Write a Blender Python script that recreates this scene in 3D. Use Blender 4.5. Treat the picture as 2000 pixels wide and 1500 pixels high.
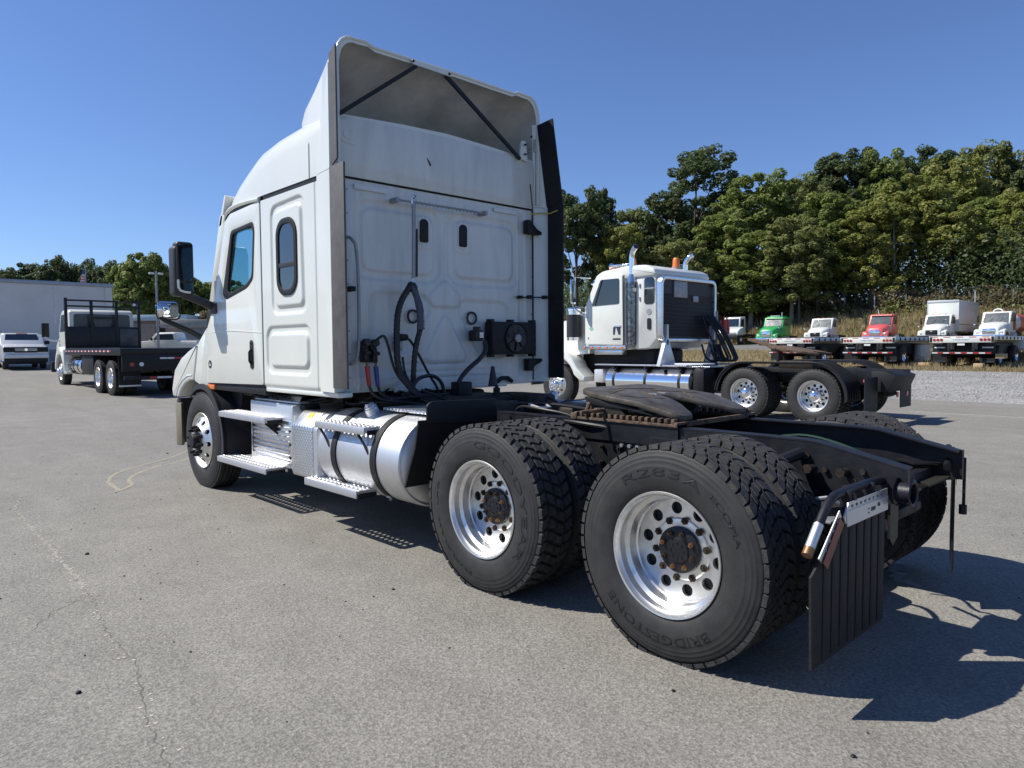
import bpy, bmesh, math, random
import numpy as np
from mathutils import Vector, Matrix
rad = math.radians
for o in list(bpy.data.objects): bpy.data.objects.remove(o)
scene = bpy.context.scene
COL = scene.collection

# ------------------------------------------------------------------ camera
CAM = Vector((-1.906, 3.963, 1.477))
YAW, PITCH, ROLL, FPX = -0.7554, -0.0523, -0.0065, 1391.4
fw = Vector((math.cos(PITCH)*math.cos(YAW), math.cos(PITCH)*math.sin(YAW), math.sin(PITCH)))
rt = fw.cross(Vector((0, 0, 1))).normalized(); up = rt.cross(fw)
r2 = rt*math.cos(ROLL) + up*math.sin(ROLL); u2 = -rt*math.sin(ROLL) + up*math.cos(ROLL)
cd = bpy.data.cameras.new('camera'); cam = bpy.data.objects.new('camera', cd); COL.objects.link(cam)
m = Matrix((r2, u2, -fw)).transposed().to_4x4(); m.translation = CAM
cam.matrix_world = m
cd.sensor_width = 36; cd.lens = 36*FPX/2000; cd.clip_end = 3000; cd.clip_start = 0.05
scene.camera = cam

# ------------------------------------------------------------------ sky, sun, exposure
SUN_AZ, SUN_EL = rad(45), rad(49.4)
world = bpy.data.worlds.new('World'); scene.world = world; world.use_nodes = True
wn = world.node_tree; bg = wn.nodes['Background']
sky = wn.nodes.new('ShaderNodeTexSky'); sky.sky_type = 'NISHITA'; sky.sun_disc = False
sky.sun_elevation = SUN_EL; sky.sun_rotation = rad(90) - SUN_AZ
sky.altitude = 200; sky.air_density = 1.0; sky.dust_density = 0.1; sky.ozone_density = 5.5
tint = wn.nodes.new('ShaderNodeMix'); tint.data_type = 'RGBA'; tint.blend_type = 'MULTIPLY'; tint.inputs[0].default_value = 1; tint.inputs[7].default_value = (1.02, 1.08, 1.30, 1)   # clear autumn blue, the same all over the sky
wn.links.new(sky.outputs[0], tint.inputs[6]); wn.links.new(tint.outputs[2], bg.inputs[0]); bg.inputs[1].default_value = 0.081
sl = bpy.data.lights.new('sun', 'SUN'); sun = bpy.data.objects.new('sun', sl); COL.objects.link(sun)
sl.energy = 5.0; sl.angle = rad(0.5); sl.color = (1.0, 0.955, 0.88)
sd = Vector((math.cos(SUN_EL)*math.cos(SUN_AZ), math.cos(SUN_EL)*math.sin(SUN_AZ), math.sin(SUN_EL)))
sun.rotation_euler = sd.to_track_quat('Z', 'Y').to_euler()
scene.view_settings.view_transform = 'Standard'; scene.view_settings.look = 'None'
scene.view_settings.exposure = 0.35; scene.view_settings.gamma = 1.0
try: scene.view_settings.use_curve_mapping = False
except Exception: pass
scene.render.engine = 'CYCLES'

# ------------------------------------------------------------------ helpers
def hgt(x, y):
    """height of the lot: flat around the truck, rising gently to the far row and up the bank"""
    def lerp(v, ks):
        for (a, za), (b, zb) in zip(ks, ks[1:]):
            if v <= b:
                t = (v-a)/(b-a); t = max(0, min(1, t)); return za + (zb-za)*t
        return ks[-1][1]
    hy = lerp(-y, [(-500, 0), (17, 0), (34, .36), (58, 1.35), (68, 1.62), (77, 4.5), (100, 6.5), (400, 12)])
    hx = lerp(x, [(-500, 0), (12, 0), (21, .13), (40, .38), (80, 1.0), (400, 6)])
    k = max(0, min(1, (y+45)/30))
    return hy + hx*k

def at(px, depth, z=None):
    """ground point seen in the picture column px at a given depth"""
    fh = Vector((math.cos(YAW), math.sin(YAW), 0)); rh = Vector((math.sin(YAW), -math.cos(YAW), 0))
    p = CAM + fh*depth + rh*((px-1000)/FPX*depth)
    return Vector((p.x, p.y, hgt(p.x, p.y) if z is None else z))

class MB:
    def __init__(s): s.v = []; s.f = []
    def add(s, v, f):
        n = len(s.v); s.v += [tuple(p) for p in v]; s.f += [tuple(i+n for i in q) for q in f]; return s
    def addbm(s, bm, M=None):
        bm.verts.ensure_lookup_table(); bm.verts.index_update()
        vs = [(M @ v.co if M else v.co) for v in bm.verts]
        s.add([tuple(v) for v in vs], [tuple(v.index for v in f.verts) for f in bm.faces]); bm.free(); return s
    def box(s, x0, x1, y0, y1, z0, z1, bev=0, seg=2, M=None):
        if not bev and not M:
            v = [(x, y, z) for x in (x0, x1) for y in (y0, y1) for z in (z0, z1)]
            return s.add(v, [(0,1,3,2),(4,6,7,5),(0,4,5,1),(2,3,7,6),(0,2,6,4),(1,5,7,3)])
        bm = bmesh.new()
        bmesh.ops.create_cube(bm, size=1)
        for v in bm.verts:
            v.co = Vector(((x0+x1)/2 + v.co.x*(x1-x0), (y0+y1)/2 + v.co.y*(y1-y0), (z0+z1)/2 + v.co.z*(z1-z0)))
        if bev: bmesh.ops.bevel(bm, geom=list(bm.edges), offset=bev, segments=seg, affect='EDGES', profile=.5)
        return s.addbm(bm, M)
    def cyl(s, p0, p1, r0, r1=None, n=16, caps=True):
        r1 = r0 if r1 is None else r1
        p0, p1 = Vector(p0), Vector(p1); d = (p1-p0).normalized()
        a = d.orthogonal().normalized(); b = d.cross(a)
        v = []; f = []
        for p, r in ((p0, r0), (p1, r1)):
            for i in range(n):
                t = 2*math.pi*i/n; v.append(tuple(p + a*(r*math.cos(t)) + b*(r*math.sin(t))))
        for i in range(n): j = (i+1) % n; f.append((i, j, n+j, n+i))
        if caps: f += [tuple(range(n))[::-1], tuple(range(n, 2*n))]
        return s.add(v, f)
    def tube(s, pts, r, n=8, smooth=0, ripple=0, rip_len=.02):
        pts = [Vector(p) for p in pts]
        if smooth:
            for _ in range(smooth):
                q = [pts[0]]
                for a, b in zip(pts, pts[1:]): q += [a*.75+b*.25, a*.25+b*.75]
                pts = q + [pts[-1]]
        if ripple:
            q = [pts[0]]
            for a, b in zip(pts, pts[1:]):
                k = max(1, int((b-a).length/rip_len))
                q += [a.lerp(b, (i+1)/k) for i in range(k)]
            pts = q
        v = []; f = []; t = (pts[1]-pts[0]).normalized(); a = t.orthogonal().normalized()
        for i, p in enumerate(pts):
            t = (pts[min(i+1, len(pts)-1)]-pts[max(i-1, 0)]).normalized()
            a = (a - t*a.dot(t)).normalized(); b = t.cross(a)
            rr = (r[min(len(r)-1, int(i/max(1, len(pts)-1)*(len(r)-1)+.5))] if isinstance(r, (list, tuple)) else r)*(1+ripple*(1 if i % 2 else -1))
            for k in range(n):
                w = 2*math.pi*k/n; v.append(tuple(p + a*(rr*math.cos(w)) + b*(rr*math.sin(w))))
        for i in range(len(pts)-1):
            for k in range(n): j = (k+1) % n; f.append((i*n+k, i*n+j, (i+1)*n+j, (i+1)*n+k))
        f += [tuple(range(n))[::-1], tuple(range((len(pts)-1)*n, len(pts)*n))]
        return s.add(v, f)
    def lathe(s, prof, n=48, c=(0, 0, 0), axis='y', a0=0, a1=2*math.pi):
        full = abs(a1-a0-2*math.pi) < 1e-6; k = n if full else n+1
        v = []; f = []
        for h, r in prof:
            for i in range(k):
                t = a0+(a1-a0)*i/n
                if axis == 'y': v.append((c[0]+r*math.cos(t), c[1]+h, c[2]+r*math.sin(t)))
                elif axis == 'x': v.append((c[0]+h, c[1]+r*math.cos(t), c[2]+r*math.sin(t)))
                else: v.append((c[0]+r*math.cos(t), c[1]+r*math.sin(t), c[2]+h))
        for i in range(len(prof)-1):
            for j in range(n):
                q = (j+1) % k; f.append((i*k+j, i*k+q, (i+1)*k+q, (i+1)*k+j))
        return s.add(v, f)
    def prism(s, poly, axis, a, b, holes=(), bev=0, seg=2):
        """polygon in the plane across axis, extruded from a to b. x:(y,z) y:(x,z) z:(x,y)"""
        def P(q, h):
            return {'x': (h, q[0], q[1]), 'y': (q[0], h, q[1]), 'z': (q[0], q[1], h)}[axis]
        bm = bmesh.new(); loops = [poly]+list(holes); es = []
        for lp in loops:
            vs = [bm.verts.new(P(q, a)) for q in lp]
            for i in range(len(vs)): es.append(bm.edges.new((vs[i], vs[(i+1) % len(vs)])))
        if holes: bmesh.ops.triangle_fill(bm, use_beauty=True, edges=es)
        else: bm.faces.new(list(bm.verts))
        r = bmesh.ops.extrude_face_region(bm, geom=list(bm.faces))
        d = Vector(P((0, 0), b))-Vector(P((0, 0), a))
        bmesh.ops.translate(bm, vec=d, verts=[g for g in r['geom'] if isinstance(g, bmesh.types.BMVert)])
        bmesh.ops.recalc_face_normals(bm, faces=list(bm.faces))
        if bev:
            ee = [e for e in bm.edges if len(e.link_faces) == 2 and e.calc_face_angle(0) > .5]
            bmesh.ops.bevel(bm, geom=ee, offset=bev, segments=seg, affect='EDGES', profile=.5)
        return s.addbm(bm)
    def loft(s, rings, closed=True, caps=True):
        n = len(rings[0]); v = [p for r in rings for p in r]; f = []
        for i in range(len(rings)-1):
            for k in range(n if closed else n-1):
                j = (k+1) % n; f.append((i*n+k, i*n+j, (i+1)*n+j, (i+1)*n+k))
        if caps and closed: f += [tuple(range(n))[::-1], tuple(range((len(rings)-1)*n, len(rings)*n))]
        return s.add(v, f)
    def xf(s, M):
        s.v = [tuple(M @ Vector(p)) for p in s.v]; return s
    def mesh(s, name, mat, smooth=35, fix=True):
        me = bpy.data.meshes.new(name); me.from_pydata(s.v, [], s.f); me.validate()
        if fix:
            bm = bmesh.new(); bm.from_mesh(me); bmesh.ops.recalc_face_normals(bm, faces=list(bm.faces)); bm.to_mesh(me); bm.free()
        if smooth:
            me.polygons.foreach_set('use_smooth', [True]*len(me.polygons)); me.set_sharp_from_angle(angle=rad(smooth))
        if mat: me.materials.append(mat)
        return me

def link(name, data, parent=None, loc=None, rotz=None):
    o = bpy.data.objects.new(name, data); COL.objects.link(o)
    if parent: o.parent = parent
    if loc is not None: o.location = loc
    if rotz is not None: o.rotation_euler = (0, 0, rotz)
    return o
def part(name, mb, mat, parent=None, smooth=35, label=None, stuff=False, loc=None, fix=True):
    o = link(name, mb.mesh(name, mat, smooth, fix), parent, loc)
    if label: o['label'] = label
    if stuff: o['kind'] = 'stuff'
    return o
def tag(o, label=None, cat=None, group=None, kind=None):
    if label: o['label'] = label
    if cat: o['category'] = cat
    if group: o['group'] = group
    if kind: o['kind'] = kind
    return o
def thing(name, label, cat, loc=(0, 0, 0), rotz=0, group=None):
    o = link(name, None, None, loc, rotz); o.empty_display_size = .3
    return tag(o, label, cat, group)
def copy_tree(o, parent=None):
    c = o.copy(); COL.objects.link(c); c.parent = parent
    for ch in list(o.children): copy_tree(ch, c)
    return c
def rrect(x0, x1, z0, z1, r, n=5):
    out = []
    for cx, cz, a in ((x1-r, z1-r, 0), (x0+r, z1-r, 90), (x0+r, z0+r, 180), (x1-r, z0+r, 270)):
        for i in range(n+1):
            t = rad(a+90*i/n); out.append((cx+r*math.cos(t), cz+r*math.sin(t)))
    return out
def rpoly(pts, r, n=4):
    """round the corners of a polygon"""
    out = []; N = len(pts)
    for i in range(N):
        p = Vector(pts[i]); a = Vector(pts[i-1]); b = Vector(pts[(i+1) % N])
        ra = min(r, (a-p).length*.45, (b-p).length*.45)
        s_, e_ = p+(a-p).normalized()*ra, p+(b-p).normalized()*ra
        for k in range(n+1):
            t = k/n; q = s_*(1-t)**2+p*(2*t*(1-t))+e_*t*t; out.append((q.x, q.y))
    return out
def circle(cx, cz, r, n=16): return [(cx+r*math.cos(2*math.pi*i/n), cz+r*math.sin(2*math.pi*i/n)) for i in range(n)]

# ------------------------------------------------------------------ materials
def mat(name, col, rough=.5, metal=0, coat=0, var=.12, vscale=3, bump=0, stretch=None, bscale=60, spec=.5, rvar=.1, col2=None, aniso=0, emit=0):
    mt = bpy.data.materials.new(name); mt.use_nodes = True; nt = mt.node_tree; b = nt.nodes['Principled BSDF']
    L = nt.links.new
    b.inputs['Metallic'].default_value = metal; b.inputs['Coat Weight'].default_value = coat; b.inputs['Coat Roughness'].default_value = .06
    b.inputs['Specular IOR Level'].default_value = spec
    tc = nt.nodes.new('ShaderNodeTexCoord'); nz = nt.nodes.new('ShaderNodeTexNoise')
    nz.inputs['Scale'].default_value = vscale; nz.inputs['Detail'].default_value = 6; nz.inputs['Roughness'].default_value = .62
    if stretch:
        mp = nt.nodes.new('ShaderNodeMapping'); mp.inputs['Scale'].default_value = stretch; L(tc.outputs['Object'], mp.inputs[0]); L(mp.outputs[0], nz.inputs['Vector'])
    else: L(tc.outputs['Object'], nz.inputs['Vector'])
    mx = nt.nodes.new('ShaderNodeMix'); mx.data_type = 'RGBA'
    c2 = col2 or tuple(max(0, c*(1-var)) for c in col)
    mx.inputs[6].default_value = (*col, 1); mx.inputs[7].default_value = (*c2, 1)
    rp = nt.nodes.new('ShaderNodeMapRange'); rp.inputs[1].default_value = .38; rp.inputs[2].default_value = .68
    L(nz.outputs[0], rp.inputs[0]); L(rp.outputs[0], mx.inputs[0]); L(mx.outputs[2], b.inputs['Base Color'])
    rr = nt.nodes.new('ShaderNodeMapRange'); rr.inputs[3].default_value = max(.02, rough-rvar*.5); rr.inputs[4].default_value = min(1, rough+rvar)
    L(nz.outputs[0], rr.inputs[0]); L(rr.outputs[0], b.inputs['Roughness'])
    if bump:
        n2 = nt.nodes.new('ShaderNodeTexNoise'); n2.inputs['Scale'].default_value = bscale; n2.inputs['Detail'].default_value = 3
        L(tc.outputs['Object'], n2.inputs['Vector'])
        bp = nt.nodes.new('ShaderNodeBump'); bp.inputs['Strength'].default_value = bump; bp.inputs['Distance'].default_value = .01
        L(n2.outputs[0], bp.inputs['Height']); L(bp.outputs[0], b.inputs['Normal'])
    if emit:
        b.inputs['Emission Color'].default_value = (*col, 1); b.inputs['Emission Strength'].default_value = emit
    return mt
M = {}
M['white'] = mat('white_paint', (.675, .69, .635), .3, 0, .5, .06, 1.6)
M['white_dirty'] = mat('white_paint_rear', (.665, .675, .635), .38, 0, .35, .17, 3.2, stretch=(1, 2.2, .45))
M['white_inner'] = mat('bare_fibreglass', (.50, .48, .43), .8, 0, 0, .35, 2.5)
M['alu'] = mat('polished_aluminium', (.72, .73, .75), .24, 1, 0, .10, 5, rvar=.15)
M['alu_rim'] = mat('wheel_aluminium', (.78, .78, .77), .34, 1, 0, .22, 14, rvar=.2)
M['alu_matt'] = mat('brushed_aluminium', (.66, .67, .69), .46, 1, 0, .12, 9, rvar=.15)
M['chrome'] = mat('chrome', (.85, .86, .88), .06, 1, 0, .05, 8, rvar=.06)
M['rubber'] = mat('tyre_rubber', (.020, .020, .021), .62, 0, 0, .35, 9, bump=.1, bscale=160, spec=.4, col2=(.033, .032, .031))
M['tread'] = mat('tread_rubber', (.022, .022, .023), .72, 0, 0, .35, 25, bump=.4, bscale=220, spec=.4, col2=(.055, .053, .050))
M['letter'] = mat('tyre_lettering', (.011, .011, .012), .5, 0, 0, .3, 20)
M['black'] = mat('black_frame_paint', (.007, .008, .011), .42, 0, .0, .4, 9, bump=.08, bscale=80, spec=.35, col2=(.016, .016, .019))
M['blackmatt'] = mat('black_plastic', (.011, .012, .014), .55, 0, 0, .3, 12, bump=.06, bscale=300, spec=.35)
M['greyplastic'] = mat('grey_plastic', (.024, .026, .031), .5, 0, 0, .3, 6)
M['greyrubber'] = mat('grey_rubber_trim', (.085, .083, .082), .6, 0, 0, .3, 12)
M['rust'] = mat('rusty_steel', (.17, .11, .07), .8, .2, 0, .5, 18, bump=.5, bscale=60, col2=(.035, .026, .022))
M['grease'] = mat('greasy_steel', (.050, .042, .032), .5, .5, 0, .5, 9, bump=.35, bscale=35, col2=(.018, .016, .015), rvar=.35)
M['plate'] = mat('worn_plate_steel', (.125, .108, .085), .42, .35, 0, .5, 7, bump=.3, bscale=30, col2=(.04, .035, .03), rvar=.35)
M['bolt'] = mat('dirty_bolt', (.06, .04, .025), .6, .5, 0, .5, 60)
M['bronze'] = mat('worn_brass', (.30, .18, .10), .45, .8, 0, .4, 40, col2=(.2, .1, .05))
M['red'] = mat('red_plastic', (.45, .02, .02), .4, 0, .2, .2, 10)
M['darkred'] = mat('red_reflector', (.16, .018, .016), .4, 0, .2, .2, 30)
M['blue'] = mat('blue_plastic', (.02, .04, .22), .4, 0, .2, .2, 10)
M['amber'] = mat('amber_plastic', (.75, .18, .02), .3, 0, .4, .15, 20)
M['glass'] = mat('dark_glass', (.012, .020, .030), .04, 0, .3, .2, 3, spec=.9, rvar=.02)
M['mirror'] = mat('mirror_glass', (.10, .12, .14), .04, 1, 0, .05, 2, rvar=.02)
M['hose'] = mat('black_hose', (.012, .012, .013), .45, 0, 0, .3, 30)
M['lamp'] = mat('red_lamp', (.30, .015, .012), .25, 0, .5, .1, 30)
M['headlamp'] = mat('headlamp', (.75, .78, .80), .12, .3, .5, .1, 30)
M['silver'] = mat('silver_paint', (.60, .61, .62), .3, .3, .4, .08, 4)
M['green'] = mat('green_paint', (.035, .36, .085), .3, 0, .5, .1, 4)
M['redpaint'] = mat('red_paint', (.62, .10, .10), .35, 0, .4, .15, 4)
M['tan'] = mat('cardboard', (.46, .33, .18), .8, 0, 0, .2, 12)
M['wood'] = mat('deck_wood', (.25, .245, .24), .7, 0, 0, .3, 6)
M['flap'] = mat('mud_flap_rubber', (.013, .012, .014), .62, 0, 0, .5, 14, bump=.25, bscale=120, spec=.3, col2=(.022, .020, .021))
M['farglass'] = mat('far_windscreen', (.045, .065, .070), .12, 0, .3, .5, 2.5, spec=.9, col2=(.012, .018, .02))
M['teal'] = mat('tinted_side_glass', (.16, .38, .42), .05, 0, .3, .2, 3)
M['cabin'] = mat('cabin_trim', (.035, .036, .040), .7, 0, 0, .3, 6)
M['yellow'] = mat('yellow_cord', (.55, .45, .06), .6)
M['steel'] = mat('galvanised_steel', (.36, .37, .38), .5, .6, 0, .2, 8)
M['greyhose'] = mat('grey_sleeve', (.075, .088, .12), .6, 0, 0, .2, 30)
M['ink'] = mat('dark_print', (.02, .025, .05), .5)
M['whiteprint'] = mat('pale_print', (.68, .70, .71), .5)

def glass_mat(name, tint, fac):
    mt = bpy.data.materials.new(name); mt.use_nodes = True; nt = mt.node_tree; nt.nodes.clear()
    out = nt.nodes.new('ShaderNodeOutputMaterial'); mix = nt.nodes.new('ShaderNodeMixShader')
    tr = nt.nodes.new('ShaderNodeBsdfTransparent'); tr.inputs[0].default_value = (*tint, 1)
    gl = nt.nodes.new('ShaderNodeBsdfGlossy'); gl.inputs['Roughness'].default_value = .02
    lw = nt.nodes.new('ShaderNodeLayerWeight'); lw.inputs[0].default_value = .5; pw = nt.nodes.new('ShaderNodeMath'); pw.operation = 'POWER'; pw.inputs[1].default_value = 4.0; nt.links.new(lw.outputs['Facing'], pw.inputs[0])
    fr = nt.nodes.new('ShaderNodeMath'); fr.operation = 'MULTIPLY_ADD'; fr.inputs[1].default_value = .8; fr.inputs[2].default_value = fac; nt.links.new(pw.outputs[0], fr.inputs[0])
    nt.links.new(fr.outputs[0], mix.inputs[0]); nt.links.new(tr.outputs[0], mix.inputs[1]); nt.links.new(gl.outputs[0], mix.inputs[2])
    nt.links.new(mix.outputs[0], out.inputs[0]); return mt
M['cabglass'] = glass_mat('cab_glass', (.74, .90, .92), .05)

def diamond_mat():
    mt = mat('diamond_plate', (.70, .71, .73), .3, 1, 0, .12, 12, rvar=.15)
    nt = mt.node_tree; b = nt.nodes['Principled BSDF']; L = nt.links.new
    tc = nt.nodes.new('ShaderNodeTexCoord'); mp = nt.nodes.new('ShaderNodeMapping'); mp.inputs['Rotation'].default_value = (0, 0, 0)
    vo = nt.nodes.new('ShaderNodeTexWave'); vo.wave_type = 'BANDS'; vo.bands_direction = 'DIAGONAL'; vo.inputs['Scale'].default_value = 14; vo.inputs['Distortion'].default_value = 0
    mp2 = nt.nodes.new('ShaderNodeMapping'); mp2.inputs['Rotation'].default_value = (0, rad(90), 0)
    v2 = nt.nodes.new('ShaderNodeTexWave'); v2.wave_type = 'BANDS'; v2.bands_direction = 'DIAGONAL'; v2.inputs['Scale'].default_value = 14
    L(tc.outputs['Object'], mp.inputs[0]); L(mp.outputs[0], vo.inputs[0]); L(tc.outputs['Object'], mp2.inputs[0]); L(mp2.outputs[0], v2.inputs[0])
    mm = nt.nodes.new('ShaderNodeMath'); mm.operation = 'MULTIPLY'; L(vo.outputs['Fac'], mm.inputs[0]); L(v2.outputs['Fac'], mm.inputs[1])
    bp = nt.nodes.new('ShaderNodeBump'); bp.inputs['Strength'].default_value = .7; bp.inputs['Distance'].default_value = .006
    L(mm.outputs[0], bp.inputs['Height']); L(bp.outputs[0], b.inputs['Normal']); return mt
M['diamond'] = diamond_mat()

_txt = {}
def text_geo(body, size, font_sx=1.0):
    """2-D triangles of a line of text: vertices (u, v) starting at u = 0, and faces"""
    cu = bpy.data.curves.new('t', 'FONT'); cu.body = body; cu.size = size; cu.resolution_u = 2
    o = bpy.data.objects.new('t', cu); COL.objects.link(o)
    dg = bpy.context.evaluated_depsgraph_get(); dg.update()
    me = bpy.data.meshes.new_from_object(o.evaluated_get(dg))
    v = [(p.co.x*font_sx, p.co.y) for p in me.vertices]; f = [tuple(q.vertices) for q in me.polygons]
    bpy.data.objects.remove(o); bpy.data.curves.remove(cu); bpy.data.meshes.remove(me)
    return v, f
def text_width(v): return max(p[0] for p in v)-min(p[0] for p in v)
def text_mb(body, size, fn, sx=1.0, center=True):
    v, f = text_geo(body, size, sx)
    if center:
        a, b = min(p[0] for p in v), max(p[0] for p in v); v = [(p[0]-(a+b)/2, p[1]) for p in v]
    return MB().add([fn(u, w) for u, w in v], f)
# ------------------------------------------------------------------ wheels (axis y, outer face towards +y, hub at the origin)
def tyre_profile(R, rb, w, yo, ribs=False):
    """section from outer bead over the tread to the inner bead"""
    hw = w/2; yc = yo-hw; half = []
    k = (R-rb)
    for fy, fr in ((.80, 0), (.88, .05), (.95, .18), (1.0, .34), (1.0, .46), (.985, .54), (.987, .555), (.975, .57), (.955, .66), (.957, .675), (.94, .69), (.925, .75), (.927, .765), (.905, .78),
                   (.885, .84), (.86, .885), (.80, .905)):
        half.append((yc+hw*fy, rb+k*fr))
    if ribs:
        rib = []
        for a, b in ((.80, .52), (.46, .18), (.12, -.12), (-.18, -.46), (-.52, -.80)):
            rib += [(yc+hw*a, R-.02 if a < .8 else R-.014), (yc+hw*(a-.01), R-.001*abs(a)), (yc+hw*(b+.01), R-.001*abs(b)), (yc+hw*b, R-.02 if b > -.8 else R-.014)]
        mid = rib
    else:
        mid = [(yc+hw*.4, rb+k*.915), (yc, rb+k*.917), (yc-hw*.4, rb+k*.915)]
    other = [(2*yc-y, r) for y, r in half[::-1]]
    return half+mid+other, yc, hw
def tyre_carcass(R, rb, w, yo, n=72, ribs=False):
    pr, yc, hw = tyre_profile(R, rb, w, yo, ribs)
    return MB().lathe(pr, n), yc, hw, rb+(R-rb)*.905
def tread_blocks(mb, R, r0, rows, N, curved=0):
    """rows: (y0, y1, gap fraction, skew, offset)"""
    rnd = random.Random(5)
    for (y0, y1, gap, skew, off) in rows:
        for i in range(N):
            a0 = 2*math.pi*(i+off)/N; da = 2*math.pi/N*(1-gap)
            ny = 3; v = []; f = []
            for lev, rr, ins in ((0, r0, 0), (1, R, .0035)):
                for k in range(ny):
                    t = k/(ny-1); y = (y0+ins)+(y1-y0-2*ins)*t
                    sk = skew*(t+curved*math.sin(t*math.pi))*2*math.pi/N
                    for e in (a0+ins*1.2+sk, a0+da-ins*1.2+sk):
                        v.append((rr*math.cos(e), y, rr*math.sin(e)))
            for k in range(ny-1):
                b = 2*ny+2*k
                f += [(b, b+1, b+3, b+2), (2*k, 2*k+2, b+2, b), (2*k+1, b+1, b+3, 2*k+3)]
            f += [(0, 2*ny, 2*ny+1, 1), (2*ny-2, 2*ny-1, 4*ny-1, 4*ny-2)]
            mb.add(v, f)
def ring_with_holes(mb, y, ro, ri, holes, depth, n=60, flip=1):
    """flat aluminium disc with round holes, given some thickness"""
    mb.prism(circle(0, 0, ro, n), 'y', y, y-depth, [circle(0, 0, ri, 30)]+[circle(hx, hz, hr, 14) for hx, hz, hr in holes])

def ring_pts(r, n, ph=0): return [(r*math.cos(2*math.pi*i/n+ph), r*math.sin(2*math.pi*i/n+ph)) for i in range(n)]
def hexnut(mb, x, z, y0, y1, r, stud=0):
    mb.cyl((x, y0, z), (x, y1, z), r, r*.96, 6)
    if stud: mb.cyl((x, y1, z), (x, y1+stud, z), r*.5, r*.45, 8)

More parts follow.
